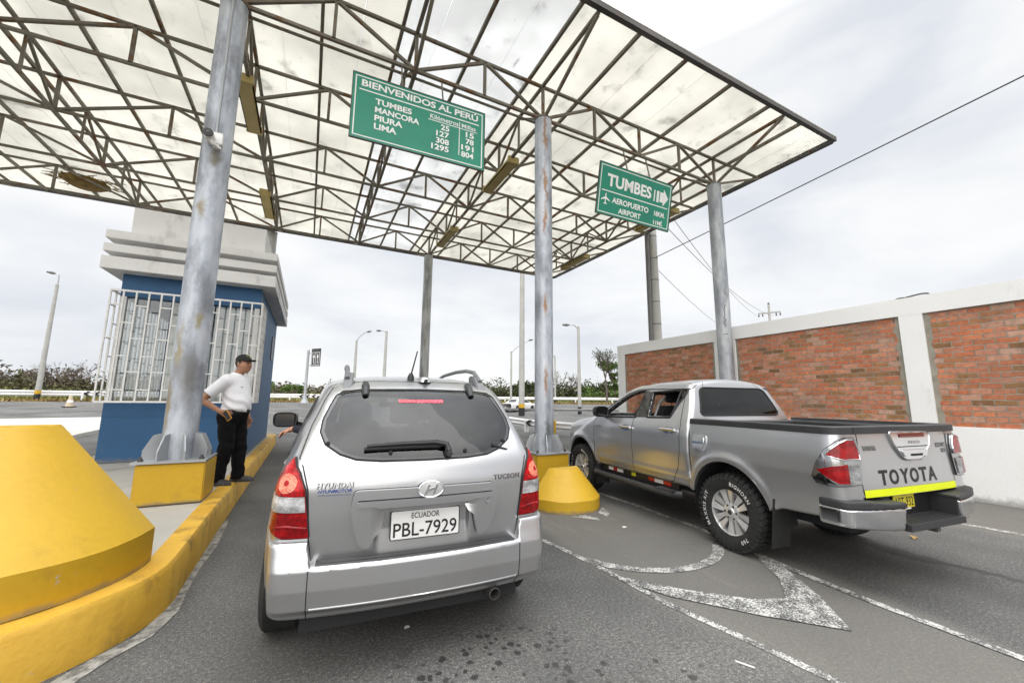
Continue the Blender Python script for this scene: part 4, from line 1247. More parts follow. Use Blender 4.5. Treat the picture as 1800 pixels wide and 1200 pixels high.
def make_wheel(parent, c, R_, wd, side, rim, spokes, lugs=0, words=None):
    """side -1: outer face towards -x"""
    cx, cy, cz = c
    mb = MB()
    sw = R_ - rim
    prof = [(rim - 0.01, -wd * 0.42), (rim + sw * 0.25, -wd * 0.5), (rim + sw * 0.7, -wd * 0.52), (R_ - 0.02, -wd * 0.47), (R_ - 0.004, -wd * 0.38), (R_ - 0.008, -wd * 0.12), (R_ - 0.008, wd * 0.12), (R_ - 0.004, wd * 0.38), (R_ - 0.02, wd * 0.47), (rim + sw * 0.7, wd * 0.52), (rim + sw * 0.25, wd * 0.5), (rim - 0.01, wd * 0.42)]
    mb.lathe(prof, 56, c, axis='x')
    mb.f = mb.f[:-2]; mb.m = mb.m[:-2]
    if lugs:
        for k in range(lugs):
            for row, (xa, xb, ph) in enumerate(((-0.53, -0.30, 0), (-0.27, -0.02, 0.5), (0.02, 0.27, 0), (0.30, 0.53, 0.5))):
                a0 = 2 * math.pi * (k + ph) / lugs; a1 = a0 + 2 * math.pi / lugs * 0.62
                sk = 0.35 * 2 * math.pi / lugs * (1 if row % 2 else -1)
                V = []
                for rr_ in (R_ - 0.022, R_ + 0.009):
                    for (x, a) in ((xa, a0), (xb, a0 + sk), (xb, a1 + sk), (xa, a1)):
                        rq = rr_ - (0.016 if abs(x) > 0.5 and rr_ > R_ else 0)
                        V.append((cx + x * wd, cy + rq * math.cos(a), cz + rq * math.sin(a)))
                mb.add(V, [(4, 5, 6, 7), (0, 1, 5, 4), (1, 2, 6, 5), (2, 3, 7, 6), (3, 0, 4, 7)])
            # shoulder blocks running onto the sidewall
            a0 = 2 * math.pi * k / lugs; a1 = a0 + 2 * math.pi / lugs * 0.55
            for s in (-1, 1):
                V = []
                for (rr_, x) in ((R_ - 0.004, 0.50), (R_ - 0.055, 0.545)):
                    for a in (a0, a1): V.append((cx + s * x * wd, cy + rr_ * math.cos(a), cz + rr_ * math.sin(a)))
                for (rr_, x) in ((R_ - 0.01, 0.44), (R_ - 0.055, 0.47)):
                    for a in (a0, a1): V.append((cx + s * x * wd, cy + rr_ * math.cos(a), cz + rr_ * math.sin(a)))
                mb.add(V, [(0, 1, 3, 2), (0, 4, 5, 1), (2, 3, 7, 6), (0, 2, 6, 4), (1, 5, 7, 3)])
    w = bpy.data.objects.new('wheel', None); COL.objects.link(w); w.parent = parent; w.empty_display_size = 0.1
    mb.build('tyre', M_tyre, w, 35)
    xo = cx + side * wd * 0.40
    mb = MB()
    S = side
    X = lambda d: xo - S * d - cx          # d = depth behind the outer lip
    # barrel and lip
    pr = [(rim + 0.006, X(0.0)), (rim + 0.004, X(-0.006)), (rim - 0.012, X(0.0)), (rim - 0.02, X(0.03)), (rim - 0.03, X(0.15)), (0.0, X(0.155))]
    if S > 0: pr = pr
    bar = MB().lathe(pr, 48, c, axis='x'); bar.f.pop(); bar.m.pop()
    bar.build('rim', M_alloy, w, 35)
    br = MB().lathe([(0.0, X(0.06)), (0.13, X(0.062)), (0.13, X(0.09)), (0.0, X(0.092))], 32, c, axis='x')
    br.build('brake_disc', M_edge, w, 35)
    sp = MB()
    for k in range(spokes):
        a = 2 * math.pi * k / spokes + 0.35
        def pt(r, off, d):
            return (cx + X(d), cy + r * math.cos(a) - off * math.sin(a), cz + r * math.sin(a) + off * math.cos(a))
        for s in (-1, 1):
            o0, o1, o2 = 0.006 * s, 0.012 * s, 0.032 * s
            V = []
            for (r, a_, b_, d) in ((0.05, 0.003 * s, 0.032 * s, 0.020), (rim * 0.55, 0.009 * s, 0.053 * s, 0.008), (rim - 0.012, 0.010 * s, 0.082 * s, 0.004)):
                V += [pt(r, a_, d + 0.012), pt(r, b_, d), pt(r, b_, d + 0.035), pt(r, a_, d + 0.035)]
            fs = []
            for i in range(2):
                for q in range(4): fs.append((i * 4 + q, i * 4 + (q + 1) % 4, i * 4 + 4 + (q + 1) % 4, i * 4 + 4 + q))
            sp.add(V, fs)
    sp.lathe([(0.0, X(0.0)), (0.042, X(0.002)), (0.047, X(0.01)), (0.088, X(0.018)), (0.09, X(0.05)), (0.0, X(0.051))], 28, c, axis='x')
    sp.build('spokes', M_alloy, w, 30)
    for k in range(6):
        a = 2 * math.pi * k / 6
        nb = MB().lathe([(0.012, X(0.03)), (0.011, X(0.008)), (0.0, X(0.007))], 6, (cx, cy + 0.068 * math.cos(a), cz + 0.068 * math.sin(a)), axis='x')
        nb.build('wheel_nut', M_plast, w, 30)
    nb = MB().lathe([(0.024, X(-0.002)), (0.0, X(-0.004))], 20, c, axis='x')
    nb.build('hub_cap', M_plast, w, 30)
    if words:
        xs = cx + side * wd * 0.523
        lb = MB()
        for txt, mid, hgt, sp_ in words:
            vs, fs = text2d(txt, hgt, 0.02, 'CENTER', 0, sp_)
            r0 = rim + sw * 0.30
            V = []
            for (u, v) in vs:
                rr_ = r0 + v; a = R(mid) - (u / (r0 + hgt * 0.35))
                yy = math.cos(a) * rr_ * (1 if side > 0 else -1)
                bul = 0.002
                V.append((xs + side * bul, cy + yy, cz + math.sin(a) * rr_))
            lb.add(V, fs)
        lb.build('sidewall_lettering', M_lettr, w)
    return w
# ------------------------------------------------------------------ silver SUV seen from behind
M_silver = mat_paint('silver_car_paint', (0.56, 0.565, 0.58), 0.85, 0.30, 0.6, 0.35, (0.36, 0.33, 0.27))
M_tint = mat_glass('tinted_glass', (0.09, 0.09, 0.10), 1.0, 0.0, 0.025)
M_rtint = mat_glass('lightly_tinted_glass', (0.17, 0.17, 0.18), 1.0, 0.0, 0.028)
M_frit = plain('black_glass_border', (0.010, 0.010, 0.011), 0.08, coat=0.5)
M_clear = mat_glass('clear_car_glass', (0.80, 0.84, 0.83), 0.9)
M_seam = plain('panel_gap', (0.012, 0.012, 0.012), 0.8)
M_seat = plain('seat_cloth', (0.035, 0.035, 0.04), 0.9, var=0.3)

def mat_lens(name, c, glow=None, es=0.0, cell=60.0):
    m, t, p = new_mat(name)
    v = ocoord(t)
    vo = nd(t, 'ShaderNodeTexVoronoi', {'Vector': v, 'Scale': cell})
    f = vo.outputs['Distance']
    n = noise(t, nd(t, 'ShaderNodeMapping', {'Vector': v, 'Scale': (1, 1, 2.2)}).outputs[0], 9.0, 3)
    col = mixc(t, rampf(t, n, 0.35, 0.7), tuple(x * 0.45 for x in c), c)
    col = mixc(t, 0.35, col, ramp(t, f, [(0.0, (1.5, 1.5, 1.5)), (0.6, (0.55, 0.55, 0.55))]), 'MULTIPLY')
    setp(t, p, Base_Color=col, Roughness=0.2, Coat_Weight=0.3, Coat_Roughness=0.03)
    p.inputs['Specular IOR Level'].default_value = 0.3
    if glow:
        p.inputs['Emission Color'].default_value = c4(glow)
        setp(t, p, Emission_Strength=mth(t, 'MULTIPLY', rampf(t, f, 0.15, 0.5, 1.0, 0.15), es))
    bump(t, p, f, 0.12, 0.002)
    return m
M_red = mat_lens('red_lens', (0.36, 0.002, 0.005), (1.0, 0.0, 0.01), 0.06)
M_redlit = mat_lens('lit_red_lens', (0.58, 0.004, 0.008), (1.0, 0.01, 0.02), 0.22)
M_core = mat_lens('lit_lamp_core', (0.9, 0.22, 0.14), (1.0, 0.36, 0.24), 0.8, 110.0)
M_lensw = mat_lens('clear_lens', (0.62, 0.62, 0.63))

_wz = curve([0.15, 0.24, 0.35, 0.55, 0.75, 0.95, 1.08, 1.16, 1.30, 1.45, 1.56, 1.70], [0.80, 0.83, 0.86, 0.882, 0.885, 0.872, 0.85, 0.825, 0.785, 0.722, 0.675, 0.61], 0.035)
_pl = curve([-0.2, 0.15, 0.5, 1.0, 1.6, 3.0, 3.6, 4.0, 4.35], [0.20, 0.095, 0.035, 0.006, 0.0, 0.0, 0.02, 0.08, 0.26], 0.05)
_yr = curve([0.2, 0.5, 0.66, 0.85, 1.0, 1.12, 1.2, 1.35, 1.53, 1.62, 1.75], [0.13, 0.11, 0.09, 0.07, 0.06, 0.085, 0.135, 0.255, 0.41, 0.50, 0.68], 0.035)
_zr = curve([0.2, 0.45, 0.65, 0.9, 1.4, 2.0, 2.5, 2.9, 3.2], [1.53, 1.60, 1.655, 1.682, 1.70, 1.70, 1.665, 1.60, 1.53], 0.045)
_zh = curve([3.0, 3.4, 3.8, 4.1, 4.3, 4.5], [1.12, 1.07, 1.01, 0.94, 0.84, 0.70], 0.08)
_yf = curve([0.1, 0.35, 0.55, 0.8, 1.0], [4.20, 4.31, 4.325, 4.29, 4.18], 0.1)

def suv_f(x, y, z):
    ax = np.abs(x)
    side = (ax - (_wz(z) - _pl(y) - 0.045 * np.clip((z - 1.1) / 0.3, 0, 1) * np.clip((1.25 - y) / 0.9, 0, 1.1))) * 0.93
    rec = np.clip((0.285 - ax) / 0.022, 0, 1) * np.clip((z - 0.60) / 0.16, 0, 1) * np.clip((0.905 - z) / 0.02, 0, 1)
    rear = (_yr(z) + 0.030 * rec + 0.085 * (ax / 0.85) ** 2.2 - y) * np.where(z > 1.12, 0.80, 0.97)
    roof = (z - (_zr(y) - 0.050 * (ax / 0.6) ** 2.6)) * 0.97
    shield = (y - (3.62 - (z - 1.05) * 1.52 - 0.16 * (ax / 0.75) ** 2)) * 0.56
    hood = z - (np.where(y > 3.2, _zh(y), 1.10) - 0.05 * (ax / 0.8) ** 2)
    front = y - (_yf(z) - 0.16 * (ax / 0.8) ** 2.5)
    cab = smax(smax(side, roof, 0.07), shield, 0.06)
    low = smax(smax(side, hood, 0.09), front, 0.10)
    b = smin(cab, low, 0.05)
    b = smax(b, rear, 0.075)
    b = smax(b, 0.235 + 0.16 * np.clip((0.62 - y) / 0.2, 0, 1) - z, 0.05)
    for wy in (0.845, 3.475):
        cyl = 0.405 - np.sqrt((y - wy) ** 2 + (z - 0.345) ** 2)
        cyl = np.minimum(cyl, ax - 0.56)
        # arch flare
        fl = np.exp(-((np.sqrt((y - wy) ** 2 + (z - 0.345) ** 2) - 0.43) / 0.06) ** 2) * 0.016 * (z > 0.2)
        b = np.maximum(b - fl * (ax > 0.5), cyl)
    return b

SW_REAR = [(0.0, 1.135), (0.26, 1.138), (0.40, 1.15), (0.49, 1.18), (0.575, 1.235), (0.607, 1.30), (0.60, 1.37), (0.565, 1.46), (0.54, 1.515), (0.50, 1.545), (0.38, 1.558), (0.0, 1.565)]
SW_REAR = SW_REAR + [(-x, z) for x, z in SW_REAR[-2:0:-1]]
SW_SIDE = [[(0.62, 1.13), (1.12, 1.12), (1.16, 1.30), (1.13, 1.49), (0.98, 1.49), (0.72, 1.34)], [(1.24, 1.12), (2.08, 1.11), (2.08, 1.51), (1.24, 1.51)], [(2.18, 1.11), (3.28, 1.10), (3.02, 1.30), (2.72, 1.48), (2.5, 1.51), (2.18, 1.515)]]
SW_FRONT = [(-0.62, 1.12), (0.62, 1.12), (0.52, 1.50), (-0.52, 1.50)]

def suv_shell(x, y, z):
    f = suv_f(x, y, z)
    inner = np.maximum(np.maximum(f + 0.05, 0.42 - z), np.maximum(0.18 - y, y - 3.55))
    f2 = np.maximum(f, -inner)
    op = np.maximum(poly_sdf(x, z, SW_REAR) + 0.016, y - 1.0)
    for s in SW_SIDE:
        c = np.array(s).mean(0)
        op = np.minimum(op, np.maximum(poly_sdf(y, z, [tuple(c + (np.array(q) - c) * 0.94) for q in s]), 0.45 - np.abs(x)))
    op = np.minimum(op, np.maximum(poly_sdf(x, z, SW_FRONT), 2.6 - y))
    return np.maximum(f2, -op)

suv = thing('suv', 'silver SUV with white Ecuador plate and lit brake lights', 'car', (0.667, 2.377, 0.0), R(-4.75))
P, Q, N = surface_net(suv_shell, (-1.0, -0.06, 0.16), (1.0, 4.42, 1.78), 0.02)
fc = P[Q].mean(1); fn = N[Q].mean(1)
TG = [(-0.60, 0.60), (0.60, 0.60), (0.622, 0.75), (0.632, 0.90), (0.64, 1.0), (0.675, 1.12), (0.70, 1.165), (0.66, 1.34), (0.60, 1.50), (0.55, 1.60), (0.3, 1.625), (-0.3, 1.625), (-0.55, 1.60), (-0.60, 1.50), (-0.66, 1.34), (-0.70, 1.165), (-0.675, 1.12), (-0.64, 1.0), (-0.632, 0.90), (-0.622, 0.75)]
out = np.abs(suv_f(P[:, 0], P[:, 1], P[:, 2])) < 0.014
fo = out[Q].all(1)
D1 = [(1.06, 0.56), (1.18, 0.36), (2.13, 0.36), (2.13, 1.56), (1.20, 1.545), (1.19, 1.0)]
D2 = [(2.13, 0.36), (3.08, 0.36), (3.12, 0.8), (3.36, 1.08), (3.02, 1.34), (2.72, 1.52), (2.13, 1.56)]
cls = np.zeros(len(Q), int)
cls[fo & (fc[:, 1] < 0.75) & (fn[:, 1] < -0.25) & inpoly(fc[:, 0], fc[:, 2], TG)] = 1
for k, d in enumerate((D1, D2)):
    m = fo & (np.abs(fc[:, 0]) > 0.5) & inpoly(fc[:, 1], fc[:, 2], d)
    cls[m & (fc[:, 0] < 0)] = 2 + k; cls[m & (fc[:, 0] > 0)] = 4 + k
cls[fo & (fc[:, 1] > 3.32) & (fn[:, 2] > 0.6) & (np.abs(fc[:, 0]) < 0.68)] = 6
cls[~fo] = 9
body = net_object('body', P, Q, N, M_silver, suv, cls == 0)
net_object('interior_trim', P, Q, N, M_seat, suv, cls == 9)
tailgate = net_object('tailgate', P, Q, N, M_silver, suv, cls == 1)
doors = [net_object('door', P, Q, N, M_silver, suv, cls == k) for k in (2, 3, 4, 5)]
net_object('bonnet', P, Q, N, M_silver, suv, cls == 6)

# glass
seam(suv_f, 0, TG, 0.007, closed=True).build('tailgate_gap', M_seam, tailgate)
glass = patch(suv_f, 0, SW_REAR, 0.004, 0.035, 0.006).build('rear_window', M_rtint, tailgate, 40)
inner_ol = [(x * 0.965, 1.35 + (z - 1.35) * 0.94) for x, z in SW_REAR]
patch(suv_f, 0, SW_REAR, 0.0055, 0.03, 0.0, holes=[inner_ol]).build('window_border', M_frit, glass, 40)
ridge(suv_f, 0, SW_REAR, 0.0055, 0.004, True).build('window_seal', M_rubber, glass, 60)
for sgn, t_, dl in ((-1, 90, (doors[0], doors[1])), (1, -90, (doors[2], doors[3]))):
    for k, s in enumerate(SW_SIDE):
        ol = [((-a if t_ == 90 else a), b) for a, b in s]
        if t_ == 90: ol = ol[::-1]
        pa = body if k == 0 else dl[k - 1]
        if not (sgn < 0 and k == 2):          # the driver's window is wound down
            patch(suv_f, t_, ol, 0.003, 0.05, 0.006).build('side_window', M_tint, pa, 40)
        ridge(suv_f, t_, ol, 0.011, 0.002, True).build('window_trim', M_black, pa, 60)
    for k, d in enumerate((D1, D2)):
        ol = [((-a if t_ == 90 else a), b) for a, b in d]
        seam(suv_f, t_, ol, 0.007, closed=True).build('door_gap', M_seam, dl[k])
        u0 = (1.30, 2.27)[k]
        ln = [((-1 if t_ == 90 else 1) * (u0 + q), 0.985) for q in (0.0, 0.17)]
        ridge(suv_f, t_, ln, 0.016, 0.02).build('door_handle', M_silver, dl[k], 50)
    # body side moulding
    ln = [((-1 if t_ == 90 else 1) * q, 0.62) for q in (1.28, 3.02)]
    ridge(suv_f, t_, ln, 0.03, -0.008).build('side_moulding', M_silver, body, 60)
ws = patch(suv_f, 180, [(-0.66, 1.10), (0.66, 1.10), (0.54, 1.53), (-0.54, 1.53)], 0.003, 0.06, 0.006).build('windscreen', M_clear, suv, 40)

# bumper
def bump_f(x, y, z):
    ax = np.abs(x)
    side = (ax - (_wz(z) + 0.014 - _pl(y) * 0.86)) * 0.95
    yb = np.interp(z, [0.30, 0.36, 0.40, 0.50, 0.60, 0.66, 0.76], [0.115, 0.085, 0.03, 0.012, 0.012, 0.03, 0.055])
    rear = yb + 0.085 * (ax / 0.86) ** 2.2 - y
    b = smax(side, rear, 0.06)
    top = 0.618 + (0.735 - 0.618) * np.clip((ax - 0.600) / 0.022, 0, 1)
    b = smax(b, z - top, 0.022)
    b = smax(b, (0.325 + 0.10 * np.clip((y - 0.15) / 0.3, 0, 1)) - z, 0.025)
    cyl = 0.405 - np.sqrt((y - 0.845) ** 2 + (z - 0.345) ** 2)
    b = np.maximum(b, cyl)
    b = np.maximum(b, y - 0.46)
    b = np.maximum(b, np.minimum(0.62 - ax, y - 0.22))
    return b
Pb, Qb, Nb = surface_net(bump_f, (-1.0, -0.06, 0.26), (1.0, 0.56, 0.80), 0.014)
bumper = net_object('rear_bumper', Pb, Qb, Nb, M_silver, suv)
ridge(bump_f, 0, [(-0.59, 0.405), (0.59, 0.405)], 0.0055, 0.0).build('bumper_crease', M_silver, bumper, 60)
for s in (-1, 1):
    seam(bump_f, 0, [(s * 0.605, 0.335), (s * 0.607, 0.60)], 0.005).build('bumper_gap', M_seam, bumper)
mb = MB(); n = 30; vs = []
for k in range(n + 1):
    x = -0.575 + 1.15 * k / n
    yb = 0.030 + 0.085 * (abs(x) / 0.86) ** 2.2
    vs += [(x, yb, 0.618), (x, yb + 0.004, 0.6235), (x, yb + 0.075, 0.6235), (x, yb + 0.08, 0.615)]
mb.add(vs, [(4 * k + i, 4 * k + 4 + i, 4 * k + 5 + i, 4 * k + 1 + i) for k in range(n) for i in range(3)])
for q in (0.022, 0.040, 0.058):
    pts = [(-0.55 + 1.1 * k / n, 0.030 + q + 0.085 * (abs(-0.55 + 1.1 * k / n) / 0.86) ** 2.2, 0.6245) for k in range(n + 1)]
    mb.tube(pts, 0.0045, 6)
mb.build('step_pad', M_plast, bumper, 50)
mb = MB(); mb.lathe([(0.036, 0.0), (0.036, -0.16), (0.031, -0.162), (0.031, 0.0)], 20, (0.46, 0.26, 0.30), axis='y'); mb.build('exhaust_tip', M_edge, suv, 40)
mb = MB(); mb.box((-0.64, 0.20, 0.235), (0.64, 4.1, 0.43)); mb.box((-0.74, 1.28, 0.23), (0.74, 3.04, 0.40)); mb.build('underbody', M_dark, suv)

# lamps
T0 = 35
def lamp_pts(s, pts):
    return [(tu(s * -T0, s * x, y), z) for x, y, z in pts]
for s in (-1, 1):
    t_ = -s * T0
    OUT = [(0.725, 0.20, 1.165), (0.668, 0.16, 1.09), (0.637, 0.13, 1.0), (0.625, 0.125, 0.86), (0.618, 0.125, 0.752), (0.74, 0.16, 0.752), (0.822, 0.22, 0.79), (0.835, 0.27, 0.88), (0.832, 0.29, 0.98), (0.815, 0.30, 1.06)]
    ol = lamp_pts(s, OUT)
    if s > 0: ol = ol
    cl_ = (lambda o: o if sum((o[i - 1][0] * o[i][1] - o[i][0] * o[i - 1][1]) for i in range(len(o))) > 0 else o[::-1])
    ol = cl_(ol)
    lo = patch(suv_f, t_, ol, 0.012, 0.022, 0.02).build('tail_lamp', M_red, suv, 40)
    ridge(suv_f, t_, ol, 0.006, 0.006, True).build('lamp_seal', M_rubber, lo, 60)
    up = cl_(lamp_pts(s, [(0.725, 0.20, 1.152), (0.672, 0.16, 1.085), (0.648, 0.13, 1.0), (0.645, 0.13, 0.975), (0.82, 0.27, 0.975), (0.818, 0.28, 1.0), (0.805, 0.29, 1.055)]))
    patch(suv_f, t_, up, 0.0145, 0.02, 0.006).build('brake_lens', M_redlit, lo, 40)
    u0 = tu(t_, s * 0.725, 0.17)
    cir = [(u0 + 0.055 * math.cos(a), 1.035 + 0.050 * math.sin(a)) for a in np.linspace(0, 2 * math.pi, 20)[:-1]]
    patch(suv_f, t_, cir, 0.016, 0.02, 0.004).build('brake_bulb_glow', M_core, lo, 40)
    cir = [(u0 + 0.014 * math.cos(a), 1.035 + 0.014 * math.sin(a)) for a in np.linspace(0, 2 * math.pi, 12)[:-1]]
    patch(suv_f, t_, cir, 0.018, 0.01, 0.003).build('bulb_centre', M_red, lo, 40)
    mid = cl_(lamp_pts(s, [(0.640, 0.125, 0.968), (0.634, 0.125, 0.888), (0.832, 0.26, 0.888), (0.828, 0.27, 0.968)]))
    patch(suv_f, t_, mid, 0.0155, 0.02, 0.006).build('reversing_lens', M_lensw, lo, 40)
    ridge(suv_f, t_, [(tu(t_, s * 0.63, 0.12), 0.80), (tu(t_, s * 0.72, 0.15), 0.815), (tu(t_, s * 0.81, 0.22), 0.80)], 0.008, 0.010).build('lens_rib', M_red, lo, 60)

# garnish with plate recess, emblem, plate
GA = rounded([(-0.412, 0.90), (-0.40, 0.99), (0.425, 0.985), (0.452, 0.93), (0.43, 0.80), (0.385, 0.705), (0.325, 0.675), (0.27, 0.89), (-0.255, 0.895), (-0.30, 0.675), (-0.355, 0.69), (-0.39, 0.78)][::-1], 0.03)
garn = patch(suv_f, 0, GA, 0.042, 0.025, 0.05).build('plate_garnish', M_silver, tailgate, 35)
seam(suv_f, 0, GA, 0.006, 0.002, True).build('garnish_gap', M_seam, garn)
BR = rounded([(-0.375, 0.908), (0.405, 0.908), (0.412, 0.936), (-0.382, 0.936)], 0.012)
bar_ = patch(suv_f, 0, BR, 0.062, 0.02, 0.022).build('handle_bar', M_silver, garn, 35)
seam(lambda x, y, z: suv_f(x, y, z) - 0.042, 0, BR, 0.006, 0.001, True).build('bar_gap', M_seam, bar_)
mb = MB(); mb.lathe([(0.0, -0.001), (0.012, 0.0), (0.014, 0.006)], 16, (0.385, 0.03, 0.875), axis='y'); mb.build('lock', M_chrome, garn, 40)
EL = lambda a, b, n=28: [(0.02 + a * math.cos(q), 0.978 + b * math.sin(q)) for q in np.linspace(0, 2 * math.pi, n + 1)[:-1]]
fg = lambda x, y, z: suv_f(x, y, z) - 0.042
em = patch(fg, 0, EL(0.072, 0.044), 0.006, 0.02, 0.012).build('emblem', M_alloy, tailgate, 40)
ridge(fg, 0, EL(0.072, 0.044), 0.005, 0.006, True, 0.015).build('emblem_ring', M_chrome, em, 60)
mb = MB()
hh = [[(-0.034, -0.026), (-0.022, -0.026), (0.000, 0.026), (-0.013, 0.026)], [(0.013, -0.026), (0.026, -0.026), (0.046, 0.026), (0.033, 0.026)], [(-0.021, -0.009), (0.026, 0.001), (0.031, 0.012), (-0.015, 0.002)]]
for pl in hh:
    p_, n_ = shoot(fg, 0, [(0.014 + a, 0.978 + b) for a, b in pl])
    top = p_ + n_ * 0.014; bot = p_ + n_ * 0.006
    mb.add([tuple(q) for q in bot] + [tuple(q) for q in top], [(4, 5, 6, 7)] + [(i, (i + 1) % 4, 4 + (i + 1) % 4, 4 + i) for i in range(4)])
mb.build('emblem_letter', M_chrome, em)
M_badge = plain('chrome_badge', (0.42, 0.43, 0.44), 0.25, 1.0)
M_bshade = plain('badge_shadow', (0.03, 0.03, 0.032), 0.4)  # dark letter copies that paint a shadow edge behind the badge lettering
decal_text(suv_f, 0, 'HYUNDAI', -0.596, 1.002, 0.192, 0.031, 0.05, 0.003, 0.12, 1.1).build('badge_shadow', M_bshade, tailgate)
decal_text(suv_f, 0, 'HYUNDAI', -0.598, 1.005, 0.19, 0.030, 0.03, 0.006, 0.12, 1.1).build('badge_lettering', M_badge, tailgate)
decal_text(suv_f, 0, 'HYUNMOTOR', -0.59, 0.981, 0.175, 0.018, 0.03, 0.002, 0.25).build('dealer_lettering', plain('blue_sticker', (0.02, 0.045, 0.24), 0.5), tailgate)
decal_text(suv_f, 0, 'www.hyunmotor.com', -0.588, 0.962, 0.17, 0.013, 0.012, 0.002, 0.15).build('dealer_lettering', plain('grey_blue_sticker', (0.10, 0.13, 0.24), 0.5), tailgate)
decal_text(suv_f, 0, 'TUCSON', 0.435, 0.992, 0.189, 0.031, 0.05, 0.003, 0.0, 1.25).build('badge_shadow', M_bshade, tailgate)
decal_text(suv_f, 0, 'TUCSON', 0.437, 0.995, 0.185, 0.026, 0.02, 0.006, 0.0, 1.25).build('badge_lettering', M_badge, tailgate)
PLW, PLH, PZ = 0.404, 0.158, 0.778
p_, n_ = shoot(suv_f, 0, [(0.006, PZ)])
M_plate = plain('plate_white', (0.78, 0.78, 0.77), 0.4, var=0.05)
py = p_[0, 1] - 0.036
plate = None
mb = MB(); mb.prism(rounded([(0.006 - PLW / 2, PZ - PLH / 2), (0.006 + PLW / 2, PZ - PLH / 2), (0.006 + PLW / 2, PZ + PLH / 2), (0.006 - PLW / 2, PZ + PLH / 2)], 0.012), 0, 0.004, lambda u, v, w: (u, py - w, v))
plate = mb.build('number_plate', M_plate, suv)
M_ink = plain('black_ink', (0.012, 0.012, 0.014), 0.5)
fr = MB()
for k in range(2):
    pass
ol = rounded([(0.006 - PLW / 2, PZ - PLH / 2), (0.006 + PLW / 2, PZ - PLH / 2), (0.006 + PLW / 2, PZ + PLH / 2), (0.006 - PLW / 2, PZ + PLH / 2)], 0.012)
fr.tube([(u, py - 0.004, v) for u, v in ol], 0.003, 6, closed=True); fr.build('plate_rim', M_black, plate)
vs, fs = text_box('ECUADOR', 0.165, 0.032, 0.008)
MB().add([(-0.085 + 0.006 + a, py - 0.0055, PZ + 0.032 + b) for a, b in vs], fs).build('plate_lettering', M_ink, plate)
vs, fs = text_box('PBL-7929', 0.372, 0.078, 0.008)
MB().add([(-0.186 + 0.006 + a, py - 0.0055, PZ - 0.066 + b) for a, b in vs], fs).build('plate_lettering', M_ink, plate)

# wiper, hinges, stop light, buffers
p_, n_ = shoot(suv_f, 0, [(-0.345, 1.205), (-0.15, 1.212), (0.06, 1.214), (0.125, 1.20), (0.135, 1.165)])
wp = MB()
w3 = [Vector(a + b * c) for a, b, c in zip(p_, n_, (0.03, 0.034, 0.036, 0.036, 0.03))]
wp.tube(w3[:3], [0.010, 0.013, 0.016], 8); wp.tube(w3[2:], [0.016, 0.019, 0.022], 8)
wiper = wp.build('wiper_arm', M_black, tailgate, 40)
bl = MB(); q0, q1 = shoot(suv_f, 0, [(-0.36, 1.195), (-0.1, 1.20), (0.09, 1.20)])
bl.tube([tuple(a + b * 0.018) for a, b in zip(q0, q1)], 0.013, 6); bl.build('wiper_blade', M_rubber, wiper, 40)
q0, q1 = shoot(suv_f, 0, [(0.138, 1.158)])
mb = MB(); c_ = q0[0] + q1[0] * 0.02; mb.lathe([(0.0, -0.03), (0.018, -0.028), (0.024, 0.0), (0.026, 0.03)], 16, tuple(c_), axis='y'); mb.build('wiper_pivot', M_plast, wiper, 40)
for u in (-0.36, 0.365):
    q0, q1 = shoot(suv_f, 0, [(u, 1.515), (u, 1.545), (u, 1.575), (u, 1.60)])
    MB().tube([tuple(a + b * c) for a, b, c in zip(q0, q1, (0.008, 0.014, 0.014, 0.006))], [0.020, 0.026, 0.026, 0.02], 12).build('glass_hinge', M_plast, tailgate, 40)
for u, v in ((-0.56, 1.235), (0.53, 1.225), (-0.21, 1.18), (0.25, 1.175)):
    q0, q1 = shoot(suv_f, 0, [(u, v)])
    c_ = q0[0] + q1[0] * 0.006
    MB().lathe([(0.0, -0.014), (0.010, -0.012), (0.013, 0.0), (0.013, 0.01)], 12, tuple(c_), axis='y').build('glass_buffer', M_rubber, tailgate, 40)
q0, q1 = shoot(suv_f, 0, [(0.55, 1.17), (0.49, 1.185), (0.44, 1.20)])
MB().tube([tuple(a + b * 0.006) for a, b in zip(q0, q1)], [0.004, 0.006, 0.016], 8).build('glass_latch', M_black, tailgate, 40)
M_led = mat_lens('lit_red_leds', (0.8, 0.05, 0.09), (1.0, 0.10, 0.18), 0.85, 95.0)
mb = MB()
for k in range(30):
    x = -0.146 + 0.292 * k / 29
    q0, q1 = shoot(suv_f, 0, [(x - 0.0042, 1.472), (x + 0.0042, 1.472), (x + 0.0042, 1.494), (x - 0.0042, 1.494)])
    mb.add([tuple(a + b * 0.0062) for a, b in zip(q0, q1)], [(0, 1, 2, 3)])
mb.build('stop_light', M_led, tailgate)
